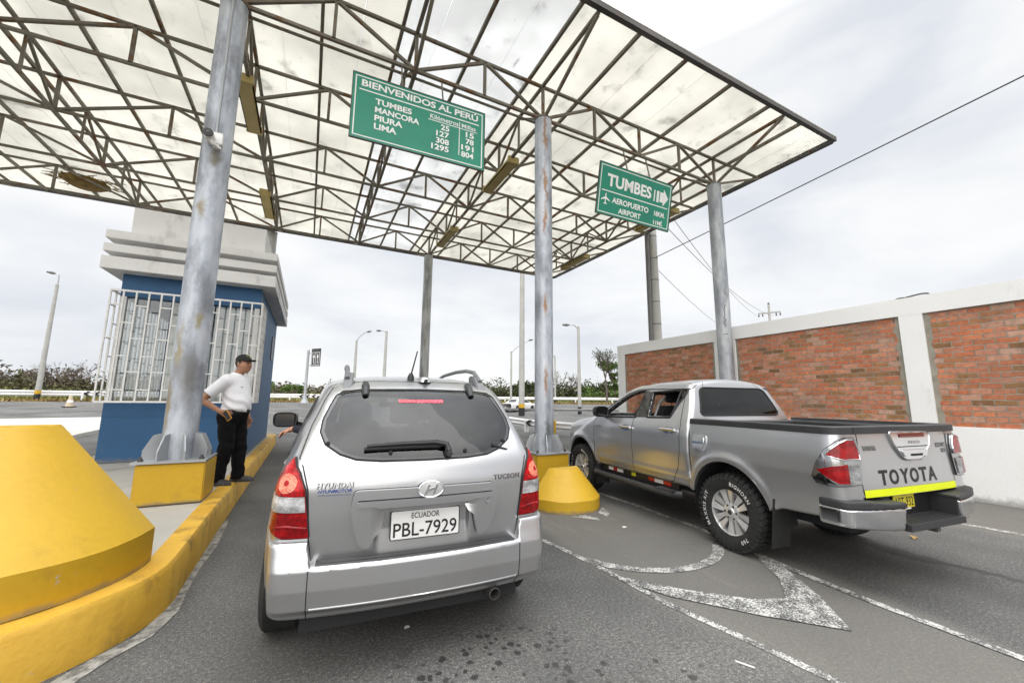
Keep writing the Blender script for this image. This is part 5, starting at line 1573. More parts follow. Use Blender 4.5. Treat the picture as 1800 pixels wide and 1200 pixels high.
# roof: rails, antenna, washer jet
M_railp = plain('grey_rail_plastic', (0.13, 0.135, 0.14), 0.45)
for s in (-1, 1):
    ys = np.array([0.50, 0.56, 0.75, 1.0, 1.4, 1.9, 2.3, 2.5, 2.58])
    zz = [0.0, 0.055, 0.105, 0.115, 0.115, 0.105, 0.08, 0.04, 0.0]
    pts = []
    for y_, dz in zip(ys, zz):
        x_ = 0.50 - 0.02 * abs(y_ - 1.5)
        pts.append((s * x_, y_ if dz else y_, float(_zr(y_) - 0.050 * (x_ / 0.6) ** 2.6 - 0.02 + dz)))
    rail = MB().tube(pts[1:8], 0.017, 10).build('roof_rail', M_railp, suv, 50)
    for e, sg in ((pts[:3], 1), (pts[-3:], -1)):
        f0 = MB()
        a, b, c = [Vector(q) for q in e]
        base = Vector((a.x, a.y, a.z - 0.01))
        prof = [(0.0, -0.005), (0.20, 0.0), (0.24, 0.09), (0.215, 0.125), (0.12, 0.11), (0.05, 0.06)] if sg > 0 else [(0.0, -0.005), (-0.18, 0.0), (-0.22, 0.07), (-0.12, 0.06)]
        o_ = Vector(pts[0] if sg > 0 else pts[-1])
        f0.prism(prof if sg > 0 else prof[::-1], -0.032, 0.032, lambda u, v, w: (o_.x + w - s * v * 0.12, o_.y + u, o_.z + v))
        f0.build('rail_foot', M_railp, rail, 30, bevel=0.008)
za = float(_zr(0.62))
mb = MB(); mb.lathe([(0.026, za - 0.012), (0.024, za + 0.02), (0.012, za + 0.045), (0.0, za + 0.05)], 16, (-0.045, 0.60, 0)); ant = mb.build('antenna', M_black, suv, 40)
MB().tube([(-0.045, 0.60, za + 0.03), (-0.02, 0.50, za + 0.20)], [0.006, 0.0045], 8).build('antenna_rod', M_black, ant, 40)
mb = MB(); mb.lathe([(0.0, za + 0.02), (0.03, za + 0.012), (0.05, za - 0.02)], 12, (0.05, 0.56, 0)); mb.build('camera_pod', M_silver, suv, 40)
MB().lathe([(0.0, -0.012), (0.012, -0.01), (0.014, 0.02)], 12, (0.05, 0.495, za - 0.012), axis='y').build('washer_jet', M_black, suv, 40)
# door mirror
for s in (-1, 1):
    mb = MB()
    rings = []
    for (y_, k) in ((2.86, 0.62), (2.84, 0.92), (2.90, 1.0), (2.97, 0.86), (3.02, 0.45)):
        ring = []
        for a in np.linspace(0, 2 * math.pi, 20)[:-1]:
            ca, sa = math.cos(a), math.sin(a)
            ring.append((s * (1.12 + 0.13 * k * math.copysign(abs(ca) ** 0.5, ca)), y_, 1.255 + 0.088 * k * math.copysign(abs(sa) ** 0.6, sa)))
        rings.append(ring)
    vs = [p for r_ in rings for p in r_]; m = 19
    fs = [(i * m + k, i * m + (k + 1) % m, (i + 1) * m + (k + 1) % m, (i + 1) * m + k) for i in range(4) for k in range(m)]
    fs += [tuple(range(m)), tuple(4 * m + k for k in range(m))]
    mb.add(vs, fs)
    dm = mb.build('door_mirror', M_black, suv, 50)
    MB().bar((s * 0.79, 3.02, 1.13), (s * 1.03, 2.93, 1.21), 0.075, 0.06).build('mirror_arm', M_black, dm)
    mb = MB(); mb.prism(rounded([(-0.095, -0.068), (0.095, -0.068), (0.095, 0.068), (-0.095, 0.068)], 0.03), 0, 0.003, lambda u, v, w: (s * 1.12 + u, 2.838 - w, 1.255 + v)); mb.build('mirror_glass', plain('mirror_glass', (0.10, 0.10, 0.11), 0.06, 0.9), dm)
# seats and dash seen through the glass
def car_seat(parent, x, y, z, w=0.5, rear=False):
    mb = MB()
    mb.prism(rounded([(-w / 2, 0.0), (w / 2, 0.0), (w / 2 - 0.03, 0.58), (-w / 2 + 0.03, 0.58)], 0.08), -0.07, 0.07, lambda u, v, q: (x + u, y - v * 0.22 + q, z + 0.1 + v))
    mb.box((x - w / 2, y, z - 0.05), (x + w / 2, y + 0.5, z + 0.14))
    s_ = mb.build('seat', M_seat, parent, bevel=0.03)
    hd = MB(); hd.prism(rounded([(-0.13, 0), (0.13, 0), (0.115, 0.19), (-0.115, 0.19)], 0.06), -0.05, 0.05, lambda u, v, q: (x + u, y - 0.16 + q, z + 0.72 + v))
    for s in (-0.05, 0.05): hd.bar((x + s, y - 0.15, z + 0.62), (x + s, y - 0.16, z + 0.74), 0.012)
    hd.build('headrest', M_seat, s_, bevel=0.02)
for x_, y_ in ((-0.37, 2.30), (0.37, 2.30)): car_seat(suv, x_, y_, 0.55, 0.5)
for x_ in (-0.40, 0.0, 0.40): car_seat(suv, x_, 1.35, 0.57, 0.42)
mb = MB(); mb.box((-0.70, 2.95, 0.75), (0.70, 3.45, 1.06)); mb.build('dashboard', M_dark, suv, bevel=0.05)
mb = MB(); mb.tube([(-0.37 + 0.17 * math.cos(a), 2.86 + 0.05 * math.sin(a), 1.02 + 0.16 * math.sin(a)) for a in np.linspace(0, 2 * math.pi, 24)[:-1]], 0.014, 8, closed=True); mb.build('steering_wheel', M_black, suv, 50)
mb = MB(); mb.box((-0.10, 3.02, 1.40), (0.10, 3.05, 1.455)); mb.build('inner_mirror', M_black, suv, bevel=0.015)
for wy in (0.845, 3.475):
    for s in (-1, 1):
        make_wheel(suv, (s * 0.775, wy, 0.345), 0.345, 0.225, s, 0.205, 5)
for s in (-1, 1):
    MB().lathe([(0.0, 0), (0.012, 0), (0.014, 0.008), (0, 0.01)], 8, (s * 0.5, 0.09, 0.45), axis='y')
# ------------------------------------------------------------------ silver double-cab pickup
#SDF{
_bw = curve([0.40, 0.52, 0.70, 0.90, 1.05, 1.20, 1.32], [0.865, 0.885, 0.912, 0.930, 0.926, 0.905, 0.885], 0.05)
_cw = curve([0.40, 0.52, 0.70, 0.90, 1.10, 1.22, 1.30, 1.40, 1.50, 1.62, 1.70, 1.80], [0.84, 0.87, 0.895, 0.915, 0.905, 0.885, 0.855, 0.805, 0.755, 0.70, 0.66, 0.58], 0.03)
_tzr = curve([1.4, 1.75, 2.1, 2.5, 2.8, 3.05, 3.3, 3.5], [1.735, 1.785, 1.803, 1.80, 1.775, 1.725, 1.65, 1.57], 0.05)
_tzh = curve([3.2, 3.7, 4.1, 4.4, 4.7, 4.9, 5.05], [1.28, 1.272, 1.255, 1.215, 1.14, 1.05, 0.92], 0.06)
_tpl = curve([1.5, 3.3, 4.0, 4.4, 4.65, 4.85, 5.0], [0.0, 0.0, 0.01, 0.03, 0.08, 0.17, 0.30], 0.05)
_TW = ((1.20, 0.375), (4.16, 0.375))
def _arch(b, x, y, z, ax):
    for wy, wz in _TW:
        d = np.sqrt((y - wy) ** 2 + ((z - wz - 0.01) * 0.95) ** 2)
        b = b - 0.022 * np.exp(-((d - 0.50) / 0.05) ** 2) * np.clip((ax - 0.7) / 0.1, 0, 1)
        b = np.maximum(b, np.minimum(0.475 - d, ax - 0.55))
    return b
def bed_f(x, y, z):
    ax = np.abs(x)
    side = (ax - _bw(z)) * 0.97
    rear = 0.085 + 0.02 * np.clip((z - 0.9) / 0.4, -1, 1) + 0.030 * (ax / 0.85) ** 3 - y
    b = smax(side, rear, 0.10)
    b = smax(b, z - 1.275, 0.012)
    b = smax(b, y - 1.665, 0.02)
    b = smax(b, (0.525 + 0.05 * np.clip((0.9 - y) / 0.8, 0, 1)) - z, 0.03)
    b = np.maximum(b, np.minimum(np.minimum(0.735 - z, 0.68 - ax), 0.55 - y))
    return _arch(b, x, y, z, ax)
def cab_f(x, y, z):
    ax = np.abs(x)
    side = (ax - (_cw(z) - _tpl(y))) * 0.93
    back = (1.705 + 0.16 * np.clip((z - 1.28) / 0.45, 0, 1.2) ** 1.3 - y) * 0.96
    roof = z - (_tzr(y) - 0.055 * (ax / 0.6) ** 2.4)
    shield = (y - (3.95 - (z - 1.25) * 1.85 - 0.17 * (ax / 0.75) ** 2)) * 0.51
    top = z - (np.where(y > 3.3, _tzh(y), 1.275) - 0.075 * (ax / 0.88) ** 3)
    front = y - (np.interp(z, [0.4, 0.75, 0.95, 1.15], [4.90, 5.0, 4.98, 4.86]) - 0.24 * (ax / 0.88) ** 2.6)
    cab = smax(smax(smax(side, roof, 0.06), shield, 0.05), back, 0.07)
    low = smax(smax(side, top, 0.10), front, 0.10)
    low = smax(low, 1.705 - y, 0.03)
    b = smin(cab, low, 0.05)
    b = smax(b, (0.505) - z, 0.04)
    # shoulder crease along the doors
    b = b - 0.012 * np.exp(-((z - 0.62) / 0.05) ** 2) * np.clip((ax - 0.7) / 0.1, 0, 1) * ((y > 1.7) & (y < 3.6))
    return _arch(b, x, y, z, ax)
def truck_f(x, y, z):
    return np.minimum(bed_f(x, y, z), cab_f(x, y, z))
#SDF}
TR_REAR = [(-0.50, 1.675), (-0.56, 1.64), (-0.66, 1.37), (-0.63, 1.335), (0.63, 1.335), (0.66, 1.37), (0.56, 1.64), (0.50, 1.675)]
TW_F = [(2.70, 1.275), (3.52, 1.255), (3.46, 1.31), (3.30, 1.43), (3.0, 1.58), (2.80, 1.635), (2.66, 1.645)]
TW_R = [(2.03, 1.30), (2.46, 1.285), (2.52, 1.62), (1.87, 1.65), (1.88, 1.60), (1.96, 1.47)]
TW_FRONT = [(-0.64, 1.30), (0.64, 1.30), (0.52, 1.66), (-0.52, 1.66)]
def pickup_shell(x, y, z):
    c, b = cab_f(x, y, z), bed_f(x, y, z)
    inner = np.maximum(np.maximum(c + 0.05, 0.66 - z), np.maximum(1.80 - y, y - 3.75))
    c = np.maximum(c, -inner)
    op = np.maximum(np.maximum(poly_sdf(x, z, TR_REAR) + 0.022, y - 2.2), 1.6 - y)
    for s in (TW_F, TW_R): op = np.minimum(op, np.maximum(poly_sdf(y, z, s) + 0.018, 0.4 - np.abs(x)))
    op = np.minimum(op, np.maximum(poly_sdf(x, z, TW_FRONT), 3.0 - y))
    c = np.maximum(c, -op)
    tub = np.maximum(np.maximum(np.abs(x) - 0.74, 0.76 - z), np.maximum(0.17 - y, y - 1.60))
    b = np.maximum(b, -tub)
    return np.minimum(c, b)

M_tint2 = mat_glass('dark_tinted_glass', (0.03, 0.03, 0.032), 1.0, 0.0, 0.04)
pickup = thing('pickup_truck', 'silver double cab pickup with black TOYOTA lettering and yellow strip on its tailgate', 'pickup truck', (4.718, 1.523, 0.0), R(-6.41))
M_psilver = mat_paint('silver_pickup_paint', (0.50, 0.505, 0.52), 0.8, 0.28, 0.7, 0.5, (0.34, 0.29, 0.20))
P, Q, N = surface_net(pickup_shell, (-1.02, -0.04, 0.44), (1.02, 5.15, 1.86), 0.02)
fc = P[Q].mean(1); fn = N[Q].mean(1)
out = np.abs(truck_f(P[:, 0], P[:, 1], P[:, 2])) < 0.014
fo = out[Q].all(1)
PG = [(-0.668, 0.735), (0.668, 0.735), (0.676, 0.86), (0.652, 1.06), (0.655, 1.30), (-0.655, 1.30), (-0.652, 1.06), (-0.676, 0.86)]
PD_R = [(2.73, 0.515), (2.73, 1.27), (2.60, 1.69), (1.83, 1.695), (1.90, 1.60), (1.86, 1.40), (1.825, 1.20), (1.825, 0.90), (1.88, 0.70), (1.97, 0.55), (2.05, 0.515)]
PD_F = [(3.60, 0.515), (3.71, 0.56), (3.72, 1.20), (3.62, 1.27), (3.34, 1.47), (3.02, 1.625), (2.80, 1.685), (2.60, 1.69), (2.73, 1.27), (2.73, 0.515)]
cls = np.zeros(len(Q), int)
cls[fo & (fc[:, 1] < 0.3) & (fn[:, 1] < -0.3) & inpoly(fc[:, 0], fc[:, 2], PG)] = 1
for k, d in enumerate((PD_R, PD_F)):
    m = fo & (np.abs(fc[:, 0]) > 0.5) & inpoly(fc[:, 1], fc[:, 2], d)
    cls[m & (fc[:, 0] < 0)] = 2 + k; cls[m & (fc[:, 0] > 0)] = 4 + k
cls[fo & (fc[:, 1] > 3.72) & (fn[:, 2] > 0.6) & (np.abs(fc[:, 0]) < 0.76)] = 6
cls[(cls == 0) & (fc[:, 1] < 1.69)] = 7
cls[~fo & (fc[:, 1] > 1.69)] = 9
cls[~fo & (fc[:, 1] <= 1.69) & (fc[:, 2] < 1.27)] = 8
net_object('interior_trim', P, Q, N, M_seat, pickup, cls == 9)
net_object('bed_liner', P, Q, N, M_plast, pickup, cls == 8)
pbody = net_object('cab', P, Q, N, M_psilver, pickup, cls == 0)
bed = net_object('load_bed', P, Q, N, M_psilver, pickup, cls == 7)
ptail = net_object('tailgate', P, Q, N, M_psilver, pickup, cls == 1)
pdoors = [net_object('door', P, Q, N, M_psilver, pickup, cls == k) for k in (2, 3, 4, 5)]
net_object('bonnet', P, Q, N, M_psilver, pickup, cls == 6)
mir = lambda pts, s: [(s * a, b) for a, b in pts]
ccw = lambda o: o if sum((o[i - 1][0] * o[i][1] - o[i][0] * o[i - 1][1]) for i in range(len(o))) > 0 else o[::-1]
seam(bed_f, 0, PG, 0.008, closed=True).build('tailgate_gap', M_seam, ptail)
for t_, dl in ((90, pdoors[:2]), (-90, pdoors[2:])):
    s = -1 if t_ == 90 else 1
    for k, (d, w) in enumerate(((PD_R, TW_R), (PD_F, TW_F))):
        seam(cab_f, t_, mir(d, s), 0.008, closed=True).build('door_gap', M_seam, dl[k])
        ridge(cab_f, t_, mir(w, s), 0.014, 0.0, True, 0.025).build('window_trim', M_black, dl[k], 60)
    # black B pillar between the two windows
    bp = ccw(mir([(2.48, 1.285), (2.69, 1.275), (2.65, 1.645), (2.53, 1.625)], s))
    patch(cab_f, t_, bp, 0.003, 0.04, 0.004).build('door_pillar', M_frit, dl[1], 40)
    vis = ccw(mir([(1.85, 1.655), (2.55, 1.668), (2.82, 1.660), (3.03, 1.605), (3.20, 1.515), (3.24, 1.525), (3.06, 1.645), (2.84, 1.708), (2.55, 1.715), (1.83, 1.70)], s))
    patch(cab_f, t_, vis, 0.016, 0.03, 0.012).build('rain_visor', M_psilver, dl[0], 40)
    ax_ = ccw(mir([(3.62, 1.262), (3.70, 1.262), (3.40, 1.485), (3.10, 1.625), (3.06, 1.61), (3.32, 1.455)], s))
    patch(cab_f, t_, ax_, 0.003, 0.03, 0.004).build('pillar_trim', M_black, dl[1], 40)
    # handles: chrome cup plate and bar
    for k, u0 in ((0, 1.88), (1, 2.74)):
        ol = ccw(mir([(u0 + 0.125 + 0.12 * math.cos(a), 1.145 - 0.022 * k + 0.04 * math.sin(a) * (1 if abs(math.cos(a)) < 0.6 else 0.8)) for a in np.linspace(0, 2 * math.pi, 22)[:-1]], s))
        hd = patch(cab_f, t_, ol, 0.006, 0.03, 0.008).build('handle_cup', M_chrome, dl[k], 40)
        ridge(cab_f, t_, mir([(u0 + 0.0, 1.15 - 0.022 * k), (u0 + 0.25, 1.15 - 0.022 * k)], s), 0.018, 0.026).build('handle_bar', M_chrome, hd, 60)
    # glass at the back of the rear door and the open windows' upper edge
    gl = ccw(mir([(1.90, 1.31), (2.05, 1.30), (2.0, 1.63), (1.88, 1.63), (1.95, 1.47)], s))
    patch(cab_f, t_, gl if s < 0 else ccw(mir(TW_R, s)), -0.008, 0.05, 0.0).build('side_window', M_tint2, dl[0], 40)
    if s > 0: patch(cab_f, t_, ccw(mir(TW_F, s)), -0.012, 0.05, 0.0).build('side_window', M_clear, dl[1], 40)
    ridge(cab_f, t_, mir([(2.02, 1.305), (1.985, 1.645)], s), 0.014, -0.005).build('window_bar', M_black, dl[0], 60)
    ridge(cab_f, t_, mir([(2.40, 1.30), (2.40, 1.50), (2.33, 1.60)], s), 0.016, -0.07).build('seat_belt_guide', plain('pale_grey_trim', (0.16, 0.16, 0.16), 0.6), dl[0], 60) if s < 0 else None
    # side step with reflective patches
    mb = MB(); mb.tube([(s * 0.86, 3.72, 0.40), (s * 0.945, 3.62, 0.395), (s * 0.955, 3.3, 0.39), (s * 0.955, 2.2, 0.39), (s * 0.945, 1.98, 0.395), (s * 0.86, 1.88, 0.40)], 0.042, 12)
    step = mb.build('side_step', M_plast, pickup, 50)
    mb = MB(); mb.prism([(1.92, -0.06), (2.22, -0.075), (2.22, 0.075), (1.92, 0.06)], 0.425, 0.437, lambda u, v, w: (s * (0.93 + v * 0.8), u, w)); mb.build('step_tread', M_plast, step)
    mb = MB(); mb.box((min(s * 0.80, s * 0.84), 1.95, 0.37), (max(s * 0.80, s * 0.84), 3.65, 0.53)); sill = mb.build('sill_panel', M_black, pickup)
    if s < 0:
        cr, cw_, cy_ = (plain('red_reflector', (0.40, 0.012, 0.015), 0.3), plain('white_reflector', (0.70, 0.70, 0.70), 0.35), plain('yellow_reflector', (0.62, 0.60, 0.02), 0.35)) 
        for y0, y1, m_ in ((3.42, 3.30, cw_), (3.30, 3.20, cr), (3.20, 3.06, cw_), (2.86, 2.77, cy_), (2.50, 2.38, cr), (2.38, 2.22, cw_), (2.22, 2.08, cr)):
            mb = MB(); mb.box((-0.8445, y1, 0.455), (-0.841, y0, 0.512)); mb.build('reflective_patch', m_, sill)
    # wheel arch lips and mud flaps
    for (wy, wz), pb in zip(_TW, (bed, pbody)):
        pts = []
        for a in np.linspace(R(-12), R(192), 40):
            y_, z_ = wy + 0.478 * math.cos(a), wz + 0.01 + 0.478 / 0.95 * math.sin(a)
            if z_ < 0.50: continue
            xx = float((_bw if pb is bed else _cw)(z_)) + 0.008
            if pb is not bed: xx -= float(_tpl(y_)) * 0.9
            pts.append((s * xx, y_, z_))
        MB().tube(pts, 0.013, 6).build('arch_lip', M_psilver, pb, 60)
    mb = MB(); mb.prism([(-0.115, 0.175), (0.115, 0.175), (0.12, 0.62), (-0.12, 0.62)], -0.006, 0.006, lambda u, v, w: (s * 0.80 + u, 0.715 + w + (v - 0.4) * -0.12, v)); mb.build('mud_flap', M_rubber, pickup)
    mb = MB(); mb.prism([(-0.12, 0.20), (0.12, 0.20), (0.12, 0.55), (-0.12, 0.55)], -0.006, 0.006, lambda u, v, w: (s * 0.80 + u, 3.665 + w, v)); mb.build('mud_flap', M_rubber, pickup)
    # dark wheel housings
    for wy, wz in _TW:
        mb = MB(); n = 18
        A_ = [(wy + 0.47 * math.cos(a), wz + 0.01 + 0.49 * math.sin(a)) for a in np.linspace(R(-5), R(185), n)]
        vs = []
        for (y_, z_) in A_: vs += [(s * 0.56, y_, z_), (s * 0.875, y_, z_)]
        mb.add(vs, [(2 * i, 2 * i + 1, 2 * i + 3, 2 * i + 2) for i in range(n - 1)])
        b0 = len(mb.v); mb.add([(s * 0.56, y_, z_) for y_, z_ in A_], [tuple(range(n))])
        mb.build('wheel_housing', M_dark, pickup)
# windscreen and rear window
patch(cab_f, 180, [(-0.68, 1.29), (0.68, 1.29), (0.54, 1.68), (-0.54, 1.68)], 0.003, 0.06, 0.004).build('windscreen', M_clear, pickup, 40)
rw = patch(cab_f, 0, rounded(TR_REAR, 0.03), 0.003, 0.035, 0.006).build('rear_window', M_tint2, pbody, 40)
ridge(cab_f, 0, rounded(TR_REAR, 0.03), 0.011, 0.002, True).build('window_seal', M_rubber, rw, 60)
for s in (-1, 1): seam(cab_f, 0, [(s * 0.49, 1.69), (s * 0.44, 1.74)], 0.006).build('roof_gap', M_seam, pbody)
# bed rail caps
mb = MB()
for s in (-1, 1): pass
def rail_cap(pts, nm, par):
    m_ = MB(); vs = []
    for (x, y, nx, ny) in pts:
        vs += [(x + nx * 0.012, y + ny * 0.012, 1.243), (x + nx * 0.014, y + ny * 0.014, 1.298), (x + nx * 0.004, y + ny * 0.004, 1.306), (x - nx * 0.075, y - ny * 0.075, 1.306), (x - nx * 0.078, y - ny * 0.078, 1.27)]
    k = len(pts)
    m_.add(vs, [(5 * i + q, 5 * i + 5 + q, 5 * i + 6 + q, 5 * i + 1 + q) for i in range(k - 1) for q in range(4)])
    return m_.build(nm, M_plast, par, 40)
for s in (-1, 1):
    w_ = float(_bw(1.28)) - 0.004
    path = [(s * w_, 1.66, s, 0), (s * w_, 0.9, s, 0)]
    for th in np.linspace(0, R(90), 14):
        dx_, dy_ = math.cos(th), -math.sin(th)
        lo_, hi_ = 0.0, 0.6
        for _ in range(20):
            m_ = (lo_ + hi_) / 2
            if bed_f(np.array([s * (0.70 + dx_ * m_)]), np.array([0.32 + dy_ * m_]), np.array([1.24]))[0] < 0: lo_ = m_
            else: hi_ = m_
        path.append((s * (0.70 + dx_ * lo_), 0.32 + dy_ * lo_, s * dx_, dy_))
    rail_cap(path[::s], 'rail_cap', bed)
rail_cap([(-0.695, 0.118, 0, -1), (0, 0.105, 0, -1), (0.695, 0.118, 0, -1)], 'tailgate_cap', ptail)
# fuel flap cover
ol = rounded([(1.415, 0.955), (1.60, 0.955), (1.605, 1.135), (1.41, 1.135)], 0.045)
ff = patch(bed_f, 90, ccw([(-a, b) for a, b in ol]), 0.012, 0.025, 0.012).build('fuel_flap', M_chrome, bed, 40)
ol = rounded([(1.445, 0.985), (1.575, 0.985), (1.58, 1.11), (1.44, 1.11)], 0.03)
patch(bed_f, 90, ccw([(-a, b) for a, b in ol]), 0.017, 0.025, 0.004).build('fuel_flap_boss', M_chrome, ff, 40)
# tail lamps
T1 = 42
M_lensg = mat_lens('grey_clear_lens', (0.34, 0.34, 0.35))
M_dchrome = plain('dark_chrome', (0.42, 0.43, 0.44), 0.12, 1.0)
for s in (-1, 1):
    t_ = -s * T1
    cv = lambda pts: ccw([(tu(t_, s * x, y), z) for x, y, z in pts])
    OUT = [(0.90, 0.345, 0.90), (0.905, 0.30, 1.0), (0.90, 0.22, 1.12), (0.86, 0.155, 1.185), (0.79, 0.13, 1.215), (0.70, 0.12, 1.215), (0.668, 0.115, 1.14), (0.664, 0.11, 1.03), (0.684, 0.11, 0.85), (0.86, 0.20, 0.838), (0.90, 0.31, 0.85)]
    base = patch(bed_f, t_, cv(OUT), 0.018, 0.022, 0.03).build('tail_lamp', M_dchrome, pickup, 35)
    ridge(bed_f, t_, cv(OUT), 0.006, 0.010, True).build('lamp_rim', M_black, base, 60)
    fl = lambda x, y, z: bed_f(x, y, z) - 0.018
    r1 = [(0.893, 0.24, 1.075), (0.89, 0.215, 1.11), (0.85, 0.155, 1.175), (0.79, 0.13, 1.20), (0.71, 0.12, 1.20), (0.682, 0.115, 1.13), (0.676, 0.11, 1.045), (0.84, 0.145, 1.045)]
    patch(fl, t_, cv(r1), 0.010, 0.02, 0.012).build('red_lens', M_red, base, 40)
    ridge(fl, t_, cv(r1), 0.007, 0.006, True).build('lens_rim', M_chrome, base, 60)
    r2 = [(0.896, 0.32, 0.955), (0.87, 0.22, 0.995), (0.80, 0.14, 1.01), (0.805, 0.13, 0.862), (0.86, 0.185, 0.862), (0.885, 0.25, 0.90)]
    patch(fl, t_, cv(r2), 0.008, 0.02, 0.012).build('red_lens', M_red, base, 40)
    r3 = [(0.797, 0.14, 1.0), (0.690, 0.11, 1.0), (0.703, 0.11, 0.862), (0.802, 0.13, 0.862)]
    patch(fl, t_, cv(r3), 0.008, 0.02, 0.012).build('reversing_lens', M_lensg, base, 40)
    r4 = [(0.897, 0.335, 0.895), (0.893, 0.31, 0.93), (0.88, 0.24, 0.885), (0.862, 0.20, 0.852), (0.89, 0.29, 0.862)]
    patch(fl, t_, cv(r4), 0.004, 0.02, 0.01).build('smoked_lens', M_frit, base, 40)
# tailgate trim
GT = rounded([(-0.265, 1.255), (-0.20, 1.13), (-0.10, 1.03), (-0.06, 1.015), (0.16, 1.015), (0.21, 1.04), (0.32, 1.15), (0.335, 1.245)], 0.03)
gt = patch(bed_f, 0, ccw(GT), 0.016, 0.025, 0.02).build('handle_garnish', M_chrome, ptail, 40)
ridge(bed_f, 0, GT, 0.007, 0.014, True).build('garnish_rim', M_chrome, gt, 60)
gf = lambda x, y, z: bed_f(x, y, z) - 0.016
patch(gf, 0, rounded([(-0.12, 1.205), (0.24, 1.205), (0.25, 1.24), (-0.13, 1.24)][:4], 0.012), 0.006, 0.025, 0.008).build('stop_light', plain('dark_red_lens', (0.10, 0.006, 0.006), 0.12, coat=0.6), ptail, 40)
decal_text(gf, 0, 'REVO', 0.0, 1.150, 0.17, 0.026, 0.02, 0.004, 0.1, 1.1).build('badge_lettering', M_badge, gt)
seam(gf, 0, [(-0.175, 1.128), (0.30, 1.128)], 0.008).build('handle_gap', M_seam, gt)
hdl = patch(gf, 0, rounded([(-0.10, 1.045), (0.22, 1.045), (0.25, 1.10), (-0.14, 1.10)], 0.02), 0.012, 0.025, 0.012).build('tailgate_handle', M_chrome, gt, 40)
patch(gf, 0, rounded([(-0.02, 1.048), (0.15, 1.048), (0.16, 1.068), (-0.03, 1.068)], 0.008), 0.0135, 0.02, 0.002).build('handle_recess', M_seam, hdl)
LX = [-0.445, -0.315, -0.165, -0.03, 0.115, 0.245]
M_vinyl = plain('black_vinyl', (0.008, 0.008, 0.009), 0.4)
for ch, u, w in zip('TOYOTA', (-0.46, -0.325, -0.175, -0.035, 0.105, 0.235), (0.115, 0.125, 0.125, 0.125, 0.115, 0.13)):
    decal_text(bed_f, 0, ch, u, 0.825, w, 0.122, 0.035, 0.002).build('tailgate_lettering', M_vinyl, ptail)
seam(bed_f, 0, [(-0.665, 0.771), (0.665, 0.771)], 0.058, 0.004).build('reflective_strip', plain('fluorescent_yellow', (0.66, 0.74, 0.0), 0.5, var=0.04), ptail)
decal_text(bed_f, 0, 'TOYOTA', -0.607, 1.105, 0.169, 0.040, 0.05, 0.002, 0, 1.1).build('badge_shadow', M_bshade, ptail)
decal_text(bed_f, 0, 'HILUX', 0.448, 1.105, 0.169, 0.040, 0.05, 0.002).build('badge_shadow', M_bshade, ptail)
decal_text(bed_f, 0, 'SRV', 0.528, 1.057, 0.089, 0.036, 0.05, 0.002).build('badge_shadow', M_bshade, ptail)
decal_text(bed_f, 0, 'TOYOTA', -0.605, 1.108, 0.165, 0.034, 0.02, 0.004, 0, 1.1).build('badge_lettering', M_badge, ptail)
decal_text(bed_f, 0, 'HILUX', 0.45, 1.108, 0.165, 0.034, 0.02, 0.004).build('badge_lettering', M_badge, ptail)
decal_text(bed_f, 0, 'SRV', 0.53, 1.060, 0.085, 0.030, 0.02, 0.004).build('badge_lettering', M_badge, ptail)
decal_text(cab_f, 90, 'HILUX', -3.66, 1.085, 0.15, 0.028, 0.02, 0.004).build('badge_lettering', M_badge, pdoors[1])
# rear bumper: chrome corners, black tread pads, sunken step
def pb_f(x, y, z):
    ax = np.abs(x)
    s_ = ax - 0.925
    r_ = -0.045 + 0.13 * (ax / 0.92) ** 3 - y
    b = smax(s_, r_, 0.07)
    b = smax(b, z - 0.675, 0.02); b = smax(b, (0.50 + 0.03 * np.clip((ax - 0.5) / 0.4, 0, 1)) - z, 0.03)
    b = smax(b, y - 0.30 + 0.0 * x, 0.02)
    b = smax(b, (0.40 - (z - 0.58) * 0.18) - ax, 0.015)
    return b
Pb, Qb, Nb = surface_net(pb_f, (-1.0, -0.12, 0.44), (1.0, 0.36, 0.74), 0.016)
cx_ = Pb[Qb].mean(1)[:, 0]
for s in (-1, 1): net_object('bumper_corner', Pb, Qb, Nb, M_chrome, pickup, cx_ * s > 0)
def pad_f(x, y, z):
    ax = np.abs(x)
    b = smax(ax - 0.928, -0.05 + 0.13 * (ax / 0.92) ** 3 - y, 0.07)
    b = smax(b, z - (0.735 - 0.02 * np.clip((0.75 - ax) / 0.2, 0, 1)), 0.015); b = np.maximum(b, 0.672 - z)
    b = smax(b, y - 0.29, 0.02); return smax(b, 0.375 - ax, 0.02)
Pb, Qb, Nb = surface_net(pad_f, (-1.0, -0.12, 0.62), (1.0, 0.36, 0.78), 0.014)
cx_ = Pb[Qb].mean(1)[:, 0]
for s in (-1, 1): net_object('bumper_pad', Pb, Qb, Nb, M_plast, pickup, cx_ * s > 0)
mb = MB(); mb.box((-0.40, -0.055, 0.495), (0.40, 0.16, 0.548))
for k in range(6): mb.bar((-0.36, -0.03 + 0.026 * k, 0.549), (0.36, -0.03 + 0.026 * k, 0.549), 0.01, 0.006)
stp = mb.build('bumper_step', M_plast, pickup, bevel=0.006)
mb = MB(); mb.box((-0.40, 0.16, 0.50), (0.40, 0.19, 0.735)); mb.build('bumper_back', M_black, pickup)
for s in (-1, 1):
    mb = MB(); mb.box((min(s * 0.378, s * 0.40), -0.02, 0.549), (max(s * 0.378, s * 0.40), 0.16, 0.70)); mb.build('step_cheek', M_plast, stp)
